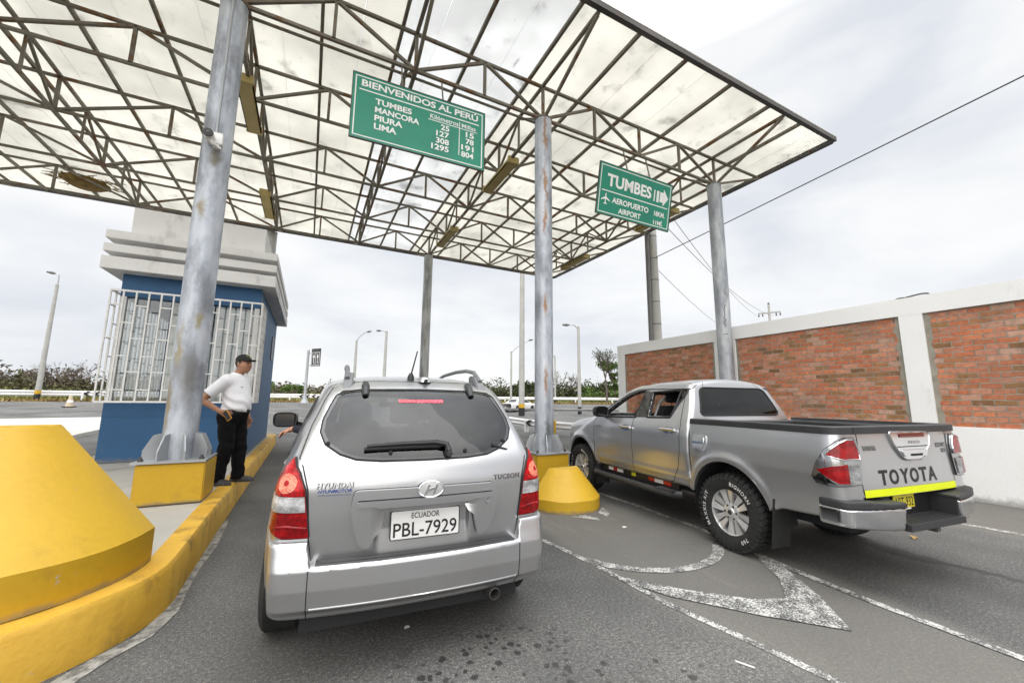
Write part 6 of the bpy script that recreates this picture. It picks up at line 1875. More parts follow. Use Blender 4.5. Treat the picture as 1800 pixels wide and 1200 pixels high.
# number plate
M_yplate = plain('yellow_plate', (0.70, 0.60, 0.03), 0.4, var=0.05)
mb = MB(); mb.box((-0.205, 0.148, 0.585), (0.105, 0.158, 0.742)); ph = mb.build('plate_holder', M_black, pickup)
mb = MB(); mb.box((-0.20, 0.143, 0.606), (0.10, 0.1478, 0.735)); npl = mb.build('number_plate', M_yplate, ph)
vs, fs = text_box('PERÚ', 0.09, 0.024, 0.01); MB().add([(-0.095 + a, 0.1425, 0.706 + b) for a, b in vs], fs).build('plate_lettering', M_ink, npl)
vs, fs = text_box('ABT-932', 0.27, 0.078, 0.012); MB().add([(-0.185 + a, 0.1425, 0.617 + b) for a, b in vs], fs).build('plate_lettering', M_ink, npl)
mb = MB(); mb.box((-0.15, 0.146, 0.589), (0.05, 0.1478, 0.603)); mb.build('dealer_tag', M_plate, ph)
# mirrors, lamps in front, grille
for s in (-1, 1):
    rings = []
    for (y_, k) in ((3.36, 0.72), (3.345, 0.95), (3.40, 1.0), (3.48, 0.85), (3.54, 0.4)):
        rings.append([(s * (0.985 + 0.115 * k * math.copysign(abs(math.cos(a)) ** 0.55, math.cos(a))), y_, 1.335 + 0.085 * k * math.copysign(abs(math.sin(a)) ** 0.55, math.sin(a))) for a in np.linspace(0, 2 * math.pi, 21)[:-1]])
    vs = [p for r_ in rings for p in r_]; m = 20
    fs = [(i * m + k, i * m + (k + 1) % m, (i + 1) * m + (k + 1) % m, (i + 1) * m + k) for i in range(4) for k in range(m)] + [tuple(range(m)), tuple(4 * m + k for k in range(m))]
    dm = MB().add(vs, fs).build('door_mirror', M_black, pickup, 50)
    MB().bar((s * 0.84, 3.42, 1.265), (s * 0.96, 3.42, 1.29), 0.08, 0.06).build('mirror_arm', M_black, dm)
    mb = MB(); mb.prism(rounded([(-0.088, -0.062), (0.088, -0.062), (0.088, 0.062), (-0.088, 0.062)], 0.03), 0, 0.003, lambda u, v, w: (s * 0.985 + u, 3.343 - w, 1.335 + v)); mb.build('mirror_glass', bpy.data.materials['mirror_glass'], dm)
    t_ = 180 + s * 40
    ol = [(tu(t_, s * x, y), z) for x, y, z in ((0.42, 4.95, 0.98), (0.84, 4.70, 1.06), (0.86, 4.62, 1.11), (0.42, 4.92, 1.06))]
    patch(cab_f, t_, ccw(ol), 0.006, 0.03, 0.01).build('headlight', M_lensw, pickup, 40)
patch(cab_f, 180, [(-0.40, 0.80), (0.40, 0.80), (0.42, 1.04), (-0.42, 1.04)], 0.006, 0.05, 0.01).build('radiator_grille', M_black, pickup, 40)
for s in (-0.34, 0.34): car_seat(pickup, s, 2.66, 0.76, 0.56)
for s in (-0.38, 0.38): car_seat(pickup, s, 2.05, 0.66, 0.62)
mb = MB(); mb.box((-0.74, 3.22, 0.95), (0.74, 3.72, 1.235)); mb.build('dashboard', M_dark, pickup, bevel=0.05)
mb = MB(); mb.tube([(-0.36 + 0.18 * math.cos(a), 3.12 + 0.06 * math.sin(a), 1.22 + 0.17 * math.sin(a)) for a in np.linspace(0, 2 * math.pi, 24)[:-1]], 0.015, 8, closed=True); mb.build('steering_wheel', M_black, pickup, 50)
mb = MB(); mb.box((-0.12, 3.15, 1.60), (0.12, 3.18, 1.66)); mb.build('inner_mirror', M_black, pickup, bevel=0.015)
mb = MB(); mb.box((-0.55, 0.3, 0.40), (0.55, 4.7, 0.62)); mb.box((-0.72, 1.75, 0.42), (0.72, 3.6, 0.60)); mb.build('chassis', M_dark, pickup)
mb = MB(); mb.bar((-0.75, 1.20, 0.375), (0.75, 1.20, 0.375), 0.10); mb.build('rear_axle', M_dark, pickup)
mb = MB(); mb.box((-0.03, -0.045, 0.455), (0.03, 0.16, 0.497)); mb.build('tow_hook', M_edge, pickup, bevel=0.008)
for wy, wz in _TW:
    for s in (-1, 1):
        make_wheel(pickup, (s * 0.785, wy, wz), 0.378, 0.262, s, 0.232, 6, 40, [('BIGHORN', 55, 0.052, 1.25), ('760', -52, 0.05, 1.3), ('MAXXIS A/T', 182, 0.052, 1.35)] if s < 0 else None)
# ------------------------------------------------------------------ people
def rc(p, a, b, r1, r2):
    a = np.array(a, float); b = np.array(b, float); d = b - a; L = max((d * d).sum(), 1e-9)
    t = np.clip(((p[0] - a[0]) * d[0] + (p[1] - a[1]) * d[1] + (p[2] - a[2]) * d[2]) / L, 0, 1)
    return np.sqrt((p[0] - a[0] - d[0] * t) ** 2 + (p[1] - a[1] - d[1] * t) ** 2 + (p[2] - a[2] - d[2] * t) ** 2) - (r1 + (r2 - r1) * t)

def el(p, c, r, yaw=0.0):
    cs, sn = math.cos(yaw), math.sin(yaw)
    x, y, z = p[0] - c[0], p[1] - c[1], p[2] - c[2]
    x, y = x * cs + y * sn, -x * sn + y * cs
    k = np.sqrt((x / r[0]) ** 2 + (y / r[1]) ** 2 + (z / r[2]) ** 2)
    return (k - 1) * min(r)

def chain(p, k, *ds):
    b = ds[0]
    for d in ds[1:]: b = smin(b, d, k)
    return b

def head_sdf(p, c, yaw):
    """face looks along +x turned by yaw"""
    cs, sn = math.cos(yaw), math.sin(yaw)
    q = ((p[0] - c[0]) * cs + (p[1] - c[1]) * sn, -(p[0] - c[0]) * sn + (p[1] - c[1]) * cs, p[2] - c[2])
    h = smin(el(q, (0.0, 0, 0.025), (0.100, 0.080, 0.105)), el(q, (0.030, 0, -0.055), (0.072, 0.064, 0.075)), 0.05)
    h = smin(h, el(q, (0.035, 0, -0.09), (0.045, 0.05, 0.035)), 0.03)           # chin and jowl
    h = smin(h, rc(q, (0.094, 0, 0.022), (0.118, 0, -0.018), 0.010, 0.015), 0.012)   # nose
    h = smin(h, rc(q, (0.088, -0.035, 0.033), (0.088, 0.035, 0.033), 0.012, 0.012), 0.015)   # brow
    for s in (-1, 1):
        h = smax(h, -(el(q, (0.098, s * 0.032, 0.012), (0.014, 0.017, 0.010))), 0.010)   # eye socket
        h = smin(h, el(q, (0.084, s * 0.031, 0.011), (0.012, 0.012, 0.012)), 0.004)
        h = smin(h, el(q, (-0.008, s * 0.083, 0.0), (0.018, 0.009, 0.030)), 0.006)      # ear
        h = smin(h, el(q, (0.055, s * 0.045, -0.03), (0.035, 0.025, 0.035)), 0.03)      # cheek
    h = smin(h, rc(q, (0.098, -0.018, -0.050), (0.098, 0.018, -0.050), 0.0075, 0.0075), 0.006)
    h = smin(h, rc(q, (0.094, -0.015, -0.062), (0.094, 0.015, -0.062), 0.0085, 0.0085), 0.006)
    return h

def hand_sdf(p, wrist, dirn, palm_n, curl=0.5, s=1.0, thumb=1):
    """five fingers off a palm; dirn wrist->knuckles, palm_n out of the palm"""
    d = np.array(dirn, float); d /= np.linalg.norm(d); n = np.array(palm_n, float); n -= d * n.dot(d); n /= np.linalg.norm(n); w = np.cross(d, n)
    W = np.array(wrist, float)
    h = rc(p, W, W + d * 0.035 * s, 0.026 * s, 0.026 * s)
    for o in (-0.026, -0.009, 0.009, 0.026):
        h = smin(h, rc(p, W + d * 0.03 * s + w * o * 0.7 * s, W + d * 0.088 * s + w * o * s, 0.015 * s, 0.0135 * s), 0.012)
    for o, L in ((-0.028, 0.068), (-0.009, 0.080), (0.010, 0.076), (0.028, 0.058)):
        a = W + d * 0.092 * s + w * o * s
        c1, c2 = curl * 0.8, curl * 1.7
        b = a + (d * math.cos(c1) + n * math.sin(c1)) * L * 0.5 * s
        e = b + (d * math.cos(c2) + n * math.sin(c2)) * L * 0.5 * s
        h = smin(h, rc(p, a, b, 0.0095 * s, 0.0085 * s), 0.004); h = smin(h, rc(p, b, e, 0.0085 * s, 0.007 * s), 0.004)
    t0 = W + d * 0.03 * s - w * 0.024 * thumb * s
    t1 = t0 + (d * 0.62 - w * 0.62 * thumb + n * 0.4) * 0.042 * s
    t2 = t1 + (d * 0.85 - w * 0.15 * thumb + n * 0.5) * 0.034 * s
    h = smin(h, rc(p, t0, t1, 0.014 * s, 0.011 * s), 0.008); h = smin(h, rc(p, t1, t2, 0.0105 * s, 0.008 * s), 0.004)
    return h

M_skin = plain('brown_skin', (0.40, 0.20, 0.12), 0.55, var=0.12, scale=18)
M_skin2 = plain('tan_skin', (0.46, 0.225, 0.14), 0.55, var=0.12, scale=18)
M_hair = plain('black_hair', (0.012, 0.010, 0.009), 0.6, var=0.4, scale=40)
M_shirt = plain('white_polo_cloth', (0.85, 0.85, 0.88), 0.85, var=0.04, scale=30)
M_trous = plain('black_trouser_cloth', (0.004, 0.004, 0.005), 0.9, var=0.3, scale=20, spec=0.2)
M_capm = plain('black_cap_cloth', (0.012, 0.012, 0.013), 0.8, var=0.3, scale=30)
M_shoe = worn('grey_black_shoe', (0.02, 0.02, 0.021), (0.05, 0.05, 0.052), 0.6, 20.0, (0.2, 0.2, 0.2), (0.6, 0.7), 14.0, 0.6)

guard = thing('person', 'guard in white polo shirt, black trousers and cap standing with hand on hip', 'person', (-0.935, 7.05, 0.302), R(-26))
HC, HY = (0.055, 0.0, 1.69), R(-10)
RS, RE, RW = (-0.035, -0.205, 1.43), (-0.245, -0.33, 1.165), (-0.035, -0.262, 1.015)
LS, LE, LW = (-0.02, 0.205, 1.43), (-0.07, 0.285, 1.15), (0.02, 0.29, 0.92)
def g_torso(p):
    t = chain(p, 0.09, el(p, (0.0, 0, 1.32), (0.130, 0.185, 0.21)), el(p, (0.040, 0, 1.12), (0.150, 0.172, 0.19)), el(p, (-0.02, 0, 0.95), (0.142, 0.172, 0.13)))
    return smin(t, rc(p, (-0.03, -0.15, 1.445), (-0.03, 0.15, 1.445), 0.075, 0.075), 0.06)
def g_legs(p):
    r = smin(rc(p, (-0.02, -0.10, 0.93), (0.015, -0.115, 0.50), 0.115, 0.075), rc(p, (0.015, -0.115, 0.50), (-0.055, -0.125, 0.07), 0.072, 0.047), 0.03)
    l = smin(rc(p, (-0.02, 0.10, 0.93), (0.055, 0.11, 0.50), 0.115, 0.075), rc(p, (0.055, 0.11, 0.50), (0.065, 0.125, 0.07), 0.072, 0.047), 0.03)
    return np.minimum(r, l)
def g_body(x, y, z):
    p = (x, y, z)
    b = smin(g_torso(p), g_legs(p), 0.05)
    b = smin(b, rc(p, (-0.015, 0, 1.47), (0.03, 0, 1.60), 0.062, 0.056), 0.03)
    b = smin(b, head_sdf(p, HC, HY), 0.015)
    for S_, E_, W_ in ((RS, RE, RW), (LS, LE, LW)):
        b = smin(b, smin(rc(p, S_, E_, 0.062, 0.046), rc(p, E_, W_, 0.046, 0.030), 0.02), 0.03)
    b = smin(b, hand_sdf(p, RW, (0.80, 0.12, -0.30), (0.2, 1.0, 0.1), 0.75, 1.05, 1), 0.012)
    b = smin(b, hand_sdf(p, LW, (0.12, 0.0, -1.0), (0.2, -1.0, 0.0), 0.35, 1.05, 1), 0.012)
    return b
def skin_mesh(f, lo, hi, h, name, mat, parent):
    P, Q, N = surface_net(f, lo, hi, h)
    return net_object(name, P, Q, N, mat, parent)
gb = skin_mesh(g_body, (-0.36, -0.44, -0.0), (0.30, 0.40, 1.84), 0.0085, 'body', M_skin, guard)
def g_shirt(x, y, z):
    p = (x, y, z)
    fold = 0.007 * np.sin(z * 48 + x * 30 + y * 14 + 2 * np.sin(y * 20)) * np.clip((1.35 - z) / 0.3, 0, 1)
    b = g_torso(p) - 0.013 - fold
    for S_, E_ in ((RS, RE), (LS, LE)):
        S_, E_ = np.array(S_), np.array(E_)
        m = S_ + (E_ - S_) * 0.72
        sl = rc(p, S_, m, 0.082, 0.078)
        cut = ((x - m[0]) * (E_ - S_)[0] + (y - m[1]) * (E_ - S_)[1] + (z - m[2]) * (E_ - S_)[2]) / np.linalg.norm(E_ - S_)
        b = smin(b, smax(sl, cut, 0.012), 0.035)
    b = smin(b, rc(p, (-0.02, 0, 1.485), (0.0, 0, 1.525), 0.078, 0.074), 0.02)
    b = smax(b, 1.0 - z - 0.04 * np.clip(x, -0.1, 0.2), 0.012)
    return np.maximum(b, z - 1.535 - 0.25 * (-x + 0.0) * 0.3)
mbc = MB()
col_ = []
for k in range(25):
    a = R(22) + (2 * math.pi - R(44)) * k / 24
    col_.append(a)
vs = []
for a in col_:
    ca, sa = math.cos(a), math.sin(a)
    vs += [(0.0 + 0.070 * ca, 0.072 * sa, 1.560 - 0.022 * ca), (0.0 + 0.092 * ca, 0.098 * sa, 1.520 - 0.03 * ca), (0.0 + 0.086 * ca, 0.092 * sa, 1.515 - 0.03 * ca)]
mbc.add(vs, [(3 * i + q, 3 * i + 3 + q, 3 * i + 4 + q, 3 * i + 1 + q) for i in range(24) for q in range(2)])
shirt = skin_mesh(g_shirt, (-0.36, -0.44, 0.94), (0.34, 0.42, 1.60), 0.010, 'polo_shirt', M_shirt, guard)
mbc.build('collar', M_shirt, shirt, 60)
def g_trous(x, y, z):
    p = (x, y, z)
    b = smin(np.maximum(g_torso(p), z - 1.03) - 0.012, g_legs(p) - 0.012, 0.04)
    for (kx, ky, ax_, ay) in ((0.015, -0.115, -0.06, -0.125), (0.055, 0.11, 0.06, 0.125)):
        b = smin(b, rc(p, (kx - 0.015, ky, 0.52), (ax_, ay, 0.06), 0.080, 0.082), 0.03)
    b = b - 0.0045 * np.sin(z * 21 + 2.2 * np.sin(x * 17 + y * 9)) - 0.003 * np.sin(z * 47 + y * 38 + 3 * np.sin(x * 25))
    b = smax(b, z - 1.03, 0.01)
    return smax(b, 0.045 - z, 0.008)
trousers = skin_mesh(g_trous, (-0.26, -0.30, 0.02), (0.32, 0.30, 1.08), 0.010, 'trousers', M_trous, guard)
n_ = 40
ang = np.linspace(0, 2 * math.pi, n_ + 1)[:-1]
P_, N_ = [], []
bt = MB()
ring = []
for a in ang:
    lo_, hi_ = 0.0, 0.4
    for _ in range(18):
        m_ = (lo_ + hi_) / 2
        v_ = g_trous(np.array([-0.01 + m_ * math.cos(a)]), np.array([m_ * math.sin(a)]), np.array([1.0]))[0]
        if v_ < 0: lo_ = m_
        else: hi_ = m_
    ring.append((-0.01 + (lo_ + 0.004) * math.cos(a), (lo_ + 0.004) * math.sin(a)))
vs = []
for q in (0.985, 1.022): vs += [(x, y, q) for x, y in ring]
for q in (1.022, 0.985): vs += [(x * 0.96, y * 0.96, q) for x, y in ring]
bt.add(vs, [(i * n_ + k, i * n_ + (k + 1) % n_, ((i + 1) % 4) * n_ + (k + 1) % n_, ((i + 1) % 4) * n_ + k) for i in range(4) for k in range(n_)])
bt.build('belt', M_capm, trousers, 50)
for (ax_, ay, yw) in ((-0.055, -0.128, R(-6)), (0.068, 0.128, R(8))):
    def shoe(x, y, z, ax_=ax_, ay=ay, yw=yw):
        cs, sn = math.cos(yw), math.sin(yw)
        q = ((x - ax_) * cs + (y - ay) * sn, -(x - ax_) * sn + (y - ay) * cs, z)
        b = chain(q, 0.05, el(q, (-0.03, 0, 0.045), (0.075, 0.043, 0.06)), el(q, (0.09, 0, 0.032), (0.115, 0.050, 0.045)), rc(q, (-0.01, 0, 0.05), (-0.02, 0, 0.11), 0.048, 0.046))
        b = smin(b, smax(np.maximum(np.abs(q[2] - 0.012) - 0.012, el((q[0], q[1], q[2] * 0), (0.05, 0, 0), (0.165, 0.056, 1.0)) * 1.0), -0.5 + 0 * x, 0.01), 0.006)
        return smax(b, 0.001 - z, 0.004)
    sh = skin_mesh(shoe, (-0.25, ay - 0.12, -0.01), (0.36, ay + 0.12, 0.18), 0.008, 'shoe', M_shoe, guard)
    so = MB(); outl = [(ax_ + (0.055 + 0.158 * math.cos(a)) * math.cos(yw) - 0.053 * math.sin(a) * math.sin(yw), ay + (0.055 + 0.158 * math.cos(a)) * math.sin(yw) + 0.053 * math.sin(a) * math.cos(yw)) for a in np.linspace(0, 2 * math.pi, 28)[:-1]]
    so.prism(outl, 0.0, 0.016); so.build('sole', plain('pale_sole', (0.4, 0.4, 0.4), 0.7), sh)
def cap_sdf(x, y, z):
    cs, sn = math.cos(HY), math.sin(HY)
    q = ((x - HC[0]) * cs + (y - HC[1]) * sn, -(x - HC[0]) * sn + (y - HC[1]) * cs, z - HC[2])
    dome = smax(el(q, (-0.002, 0, 0.045), (0.113, 0.096, 0.102)), 0.045 - q[2] - 0.10 * q[0], 0.008)
    k = (q[0] - 0.095) / 0.1
    brim = np.maximum(np.abs(q[2] - (0.058 - 0.03 * np.maximum(q[0] - 0.08, 0) - 2.2 * q[1] ** 2)) - 0.005, el((q[0], q[1], q[2] * 0), (0.085, 0, 0), (0.105, 0.082, 1)))
    brim = np.maximum(brim, 0.05 - q[0])
    return smin(dome, brim, 0.008)
cap_ = skin_mesh(cap_sdf, (-0.10, -0.14, 1.66), (0.32, 0.14, 1.88), 0.006, 'cap', M_capm, guard)
def hair_sdf(x, y, z):
    cs, sn = math.cos(HY), math.sin(HY)
    q = ((x - HC[0]) * cs + (y - HC[1]) * sn, -(x - HC[0]) * sn + (y - HC[1]) * cs, z - HC[2])
    h = el(q, (-0.010, 0, 0.025), (0.103, 0.087, 0.10))
    h = smax(h, q[0] - 0.035, 0.01); h = smax(h, -0.075 - q[2], 0.01); return smax(h, q[2] - 0.07, 0.01)
skin_mesh(hair_sdf, (-0.10, -0.12, 1.58), (0.17, 0.12, 1.80), 0.008, 'hair', M_hair, guard)
M_logo = plain('yellow_cap_logo', (0.62, 0.62, 0.05), 0.7)
mb = MB()
for (u, v, w_, h_) in ((-0.030, 0.108, 0.06, 0.010), (-0.022, 0.092, 0.05, 0.008), (-0.010, 0.122, 0.032, 0.007)):
    V = []
    for (a, b) in ((u, v), (u + w_, v), (u + w_, v + h_), (u, v + h_)):
        yy = -a * 0.9 - 0.02
        xx = 0.113 * math.sqrt(max(0.02, 1 - (yy / 0.096) ** 2 - ((b - 0.045) / 0.102) ** 2)) + 0.002
        V.append((HC[0] + xx, HC[1] + yy, HC[2] + b))
    mb.add(V, [(0, 1, 2, 3)])
mb.build('cap_logo', M_logo, cap_)
mb = MB()
for s in (-1, 1):
    mb.lathe([(0.0, 0.0), (0.006, 0.002), (0.0075, 0.006)], 10, (HC[0] + 0.0955, HC[1] + s * 0.031 - 0.006, HC[2] + 0.011), axis='x')
mb.build('eyes', M_hair, gb)
mb = MB()
for k in range(3): mb.bar((0.135 + 0.004 * k, -0.125 + 0.012 * k, 1.352), (0.142 + 0.004 * k, -0.114 + 0.012 * k, 1.354), 0.006)
mb.build('shirt_emblem', plain('grey_thread', (0.2, 0.2, 0.24), 0.8), shirt)
# the phone in his hand is a thing of its own
ph_ = thing('mobile_phone', 'phone in a yellow case held at the hip of the standing guard', 'phone', guard.matrix_world @ Vector((0.085, -0.272, 0.955)), R(-28))
mb = MB(); Rm = Matrix.Rotation(R(52), 3, 'Y')
def rot(pts): return [tuple(Rm @ Vector(p)) for p in pts]
m0 = MB().box((-0.075, -0.006, -0.038), (0.075, 0.006, 0.038)); m0.v = rot(m0.v); m0.build('phone_case', plain('orange_yellow_case', (0.62, 0.32, 0.02), 0.5), ph_, bevel=0.004)
m0 = MB().box((-0.066, -0.0085, -0.030), (0.066, -0.0062, 0.030)); m0.v = rot(m0.v); m0.build('phone_back', M_black, ph_)

# driver leaning an arm out of the SUV
drv = thing('person', 'driver in a dark sleeve inside the silver SUV, one hand hanging out', 'person', (0.667, 2.377, 0.0), R(-4.75))
dS, dE, dW = (-0.52, 2.52, 1.165), (-0.80, 2.70, 1.135), (-1.03, 2.835, 1.150)
def d_head(p): return head_sdf((p[1] - 0 * p[0], -p[0], p[2]), (2.50, 0.37, 1.455), R(14))
def d_body(x, y, z):
    p = (x, y, z)
    b = chain(p, 0.08, el(p, (-0.36, 2.42, 1.02), (0.20, 0.14, 0.24)), el(p, (-0.36, 2.50, 0.80), (0.18, 0.17, 0.16)), rc(p, (-0.52, 2.45, 1.17), (-0.20, 2.45, 1.17), 0.07, 0.07))
    b = smin(b, rc(p, (-0.36, 2.44, 1.2), (-0.365, 2.47, 1.36), 0.06, 0.055), 0.03)
    b = smin(b, d_head(p), 0.015)
    b = smin(b, smin(rc(p, dS, dE, 0.058, 0.045), rc(p, dE, dW, 0.043, 0.029), 0.02), 0.03)
    b = smin(b, smin(rc(p, (-0.20, 2.46, 1.17), (-0.14, 2.66, 0.98), 0.058, 0.045), rc(p, (-0.14, 2.66, 0.98), (-0.28, 2.84, 1.06), 0.043, 0.032), 0.02), 0.03)
    b = smin(b, hand_sdf(p, dW, (-0.88, 0.10, -0.30), (-0.25, -0.1, -1.0), 0.55, 1.05, -1), 0.012)
    b = smin(b, hand_sdf(p, (-0.28, 2.84, 1.06), (-0.5, 0.5, 0.6), (-0.4, 0.2, -0.5), 1.2, 1.0, 1), 0.012)
    for s in (-0.45, -0.27): b = smin(b, smin(rc(p, (s, 2.52, 0.76), (s, 2.92, 0.80), 0.08, 0.06), rc(p, (s, 2.92, 0.80), (s, 3.10, 0.48), 0.06, 0.045), 0.03), 0.03)
    return b
skin_mesh(d_body, (-1.26, 2.22, 0.40), (-0.02, 3.2, 1.66), 0.010, 'body', M_skin2, drv)
def d_jacket(x, y, z):
    p = (x, y, z)
    b = chain(p, 0.08, el(p, (-0.36, 2.42, 1.02), (0.22, 0.16, 0.26)), rc(p, (-0.52, 2.45, 1.17), (-0.20, 2.45, 1.17), 0.085, 0.085), el(p, (-0.36, 2.48, 0.80), (0.20, 0.18, 0.18)))
    b = smin(b, smin(rc(p, dS, dE, 0.072, 0.058), rc(p, dE, (-0.995, 2.815, 1.150), 0.056, 0.044), 0.02), 0.03)
    b = smin(b, smin(rc(p, (-0.20, 2.46, 1.17), (-0.14, 2.66, 0.98), 0.072, 0.058), rc(p, (-0.14, 2.66, 0.98), (-0.26, 2.82, 1.05), 0.056, 0.045), 0.02), 0.03)
    return smax(b, z - 1.27, 0.02)
skin_mesh(d_jacket, (-1.12, 2.22, 0.60), (-0.02, 3.0, 1.34), 0.014, 'jacket', plain('dark_navy_sleeve', (0.010, 0.012, 0.022), 0.85), drv)
def d_hair(x, y, z):
    q = (y - 2.50, -x - 0.37, z - 1.455)
    h = el(q, (-0.012, 0, 0.03), (0.106, 0.09, 0.105))
    return smax(smax(h, q[0] - 0.05 - q[2] * 0.5, 0.01), -0.07 - q[2], 0.01)
skin_mesh(d_hair, (-0.50, 2.36, 1.36), (-0.24, 2.66, 1.62), 0.012, 'hair', M_hair, drv)
# ------------------------------------------------------------------ poles, wires and far things
def polar(px_deg, d, z=None):
    a = R(px_deg); x, y = d * math.sin(a), d * math.cos(a)
    return Vector((x, y, elev(x, y) if z is None else z))

# concrete utility pole behind the wall with bands and a strapped conduit
up = thing('utility_pole', 'tall banded concrete utility pole rising behind the brick wall', 'utility pole', (11.45, 10.6, 0))
mb = MB(); mb.lathe([(0.225, 0), (0.185, 4.0), (0.16, 7.0), (0.12, 11.5)], 24, (0, 0, 0)); mb.build('shaft', M_conc_pole, up, 40)
mb = MB(); mb.lathe([(0.085, 0), (0.085, 10.0)], 14, (-0.235, 0.05, 0)); mb.build('conduit', plain('dark_grey_conduit', (0.16, 0.16, 0.16), 0.6), up, 40)
for z in (3.45, 4.35, 5.2, 6.05, 6.9, 7.8, 8.7):
    r_ = 0.215 - 0.0085 * z
    mb = MB(); mb.tube([(r_ * math.cos(a), r_ * math.sin(a), z) for a in np.linspace(0, 2 * math.pi, 24)[:-1]], 0.014, 6, closed=True); mb.build('band', M_black, up)
pyl = thing('utility_pole', 'small cross-armed power pole far beyond the wall', 'utility pole', (52.2, 29.6, 0))
mb = MB(); mb.lathe([(0.24, 0), (0.13, 14.0)], 10, (0, 0, 0)); mb.build('shaft', M_conc_pole, pyl, 40)
mb = MB(); mb.bar((-0.62, 1.05, 12.9), (0.62, -1.05, 12.9), 0.16); mb.build('cross_arm', M_conc_pole, pyl)
for q in (-0.95, -0.6, 0.6, 0.95):
    mb = MB(); mb.lathe([(0.05, 12.45), (0.09, 12.5), (0.05, 12.8)], 8, (0.62 * q, -1.05 * q, 0)); mb.build('insulator', M_edge, pyl, 40)
mb = MB(); mb.lathe([(0.05, 13.9), (0.12, 14.0), (0.10, 14.2), (0.0, 14.25)], 8); mb.build('top_insulator', M_edge, pyl, 40)
def wire(label, p, q, sag, r, name='overhead_cable', mat=None):
    p, q = Vector(p), Vector(q)
    pts = [p.lerp(q, t) + Vector((0, 0, -4 * sag * t * (1 - t))) for t in np.linspace(0, 1, 18)]
    single(MB().tube([tuple(v) for v in pts], r, 5), name, mat or M_black, label, 'cable', tuple(p), smooth=60)
M_wire = plain('pale_wire', (0.28, 0.28, 0.30), 0.6)
wire('thick black cable running from the banded pole over the wall to the right', (11.45, 10.6, 6.92), (10.9, -12.0, 8.35), 0.06, 0.016)
wire('thin grey wire dropping from the banded pole behind the right column', (11.5, 10.6, 6.62), (33.0, 22.6, 8.0), 0.25, 0.012, 'overhead_wire', M_wire)
wire('faint wire from the banded pole to the cross-arm, upper', (11.45, 10.6, 9.9), (51.7, 30.5, 12.4), 0.9, 0.016, 'overhead_wire', M_wire)
wire('faint wire from the banded pole to the cross-arm, lower', (11.45, 10.6, 8.9), (52.7, 28.7, 12.4), 1.2, 0.016, 'overhead_wire', M_wire)

M_ylw = plain('pole_yellow_band', (0.58, 0.34, 0.02), 0.7)
def lamp_post(label, base, h, r0, r1, arm, head_len=0.7, bands=False, name='street_lamp'):
    t = thing(name, label, 'street lamp', tuple(base), 0, 'street lamps along the far roads')
    mb = MB(); mb.lathe([(r0, 0.0), (r1, h)], 16); mb.build('pole', M_conc_pole, t, 40)
    k = (r1 - r0) / h
    if True:
        mb = MB(); mb.lathe([(r0 + 0.008, 0.0), (r0 + k * 0.7 + 0.008, 0.7)], 16); mb.build('black_band', M_black, t, 40)
    if bands:
        mb = MB(); mb.lathe([(r0 + k * 0.7 + 0.008, 0.702), (r0 + k * 1.05 + 0.008, 1.05)], 16); mb.build('yellow_band', M_ylw, t, 40)
    pts = [Vector((0, 0, h - 0.3))] + [Vector(a) + Vector((0, 0, h)) for a in arm]
    mb = MB(); mb.tube([tuple(p) for p in pts], 0.055, 8); mb.build('arm', M_galv, t, 40)
    e = pts[-1]; d = (pts[-1] - pts[-2]); d.z *= 0.4; d.normalize()
    mb = MB(); mb.tube([tuple(e), tuple(e + d * head_len * 0.4), tuple(e + d * head_len)], [0.07, 0.15, 0.09], 10)
    mb.build('lamp_head', plain('lamp_head_grey', (0.12, 0.12, 0.12), 0.5) if 'lamp_head_grey' not in bpy.data.materials else bpy.data.materials['lamp_head_grey'], t, 40)
rt = Vector((_r.x, _r.y, 0))
lamp_post('tall lamp post standing alone on the far left, beyond the guard rail', polar(-22.85, 60), 11.6, 0.22, 0.13, [rt * 0.05 + Vector((0, 0, 0.5)), -rt * 0.02 + Vector((0, 0, 1.0)), -rt * 0.35 + Vector((0, 0, 1.15))], 0.9, True)
lamp_post('lamp post with upward arm, left of the two behind the SUV roof', polar(5.35, 62), 9.0, 0.24, 0.15, [rt * 0.3 + Vector((0, 0, 0.4)), rt * 0.9 + Vector((0, 0, 0.95)), rt * 1.4 + Vector((0, 0, 1.2))], 0.7)
lamp_post('lamp post with short flat arm, between the rear column and the arm-lamp', polar(9.15, 55), 9.6, 0.24, 0.16, [-rt * 0.3 + Vector((0, 0, 0.05)), -rt * 0.75 + Vector((0, 0, 0.05))], 0.6)
lamp_post('thick pale concrete lamp post with a yellow band, just left of the middle column', Vector((17.02, 31.5, 0.12)), 13.2, 0.27, 0.21, [-rt * 0.4 + Vector((0, 0, 0.3)), -rt * 1.4 + Vector((0, 0, 0.7))], 0.7, True)
lamp_post('thin lamp post whose arm reaches behind the thick concrete post', polar(26.85, 60), 7.8, 0.17, 0.12, [rt * 0.5 + Vector((0, 0, 0.4)), rt * 2.6 + Vector((0, 0, 1.7))], 0.7)
lamp_post('lamp post with flat arm between the middle column and the pickup', Vector((23.8, 32.1, 0.2)), 8.7, 0.19, 0.13, [-rt * 0.4 + Vector((0, 0, 0.12)), -rt * 0.9 + Vector((0, 0, 0.14))], 0.7)
lamp_post('slim lamp post half hidden behind the right side of the middle column', polar(33.15, 62), 7.4, 0.15, 0.11, [-rt * 0.4 + Vector((0, 0, 0.12)), -rt * 0.9 + Vector((0, 0, 0.14))], 0.6)
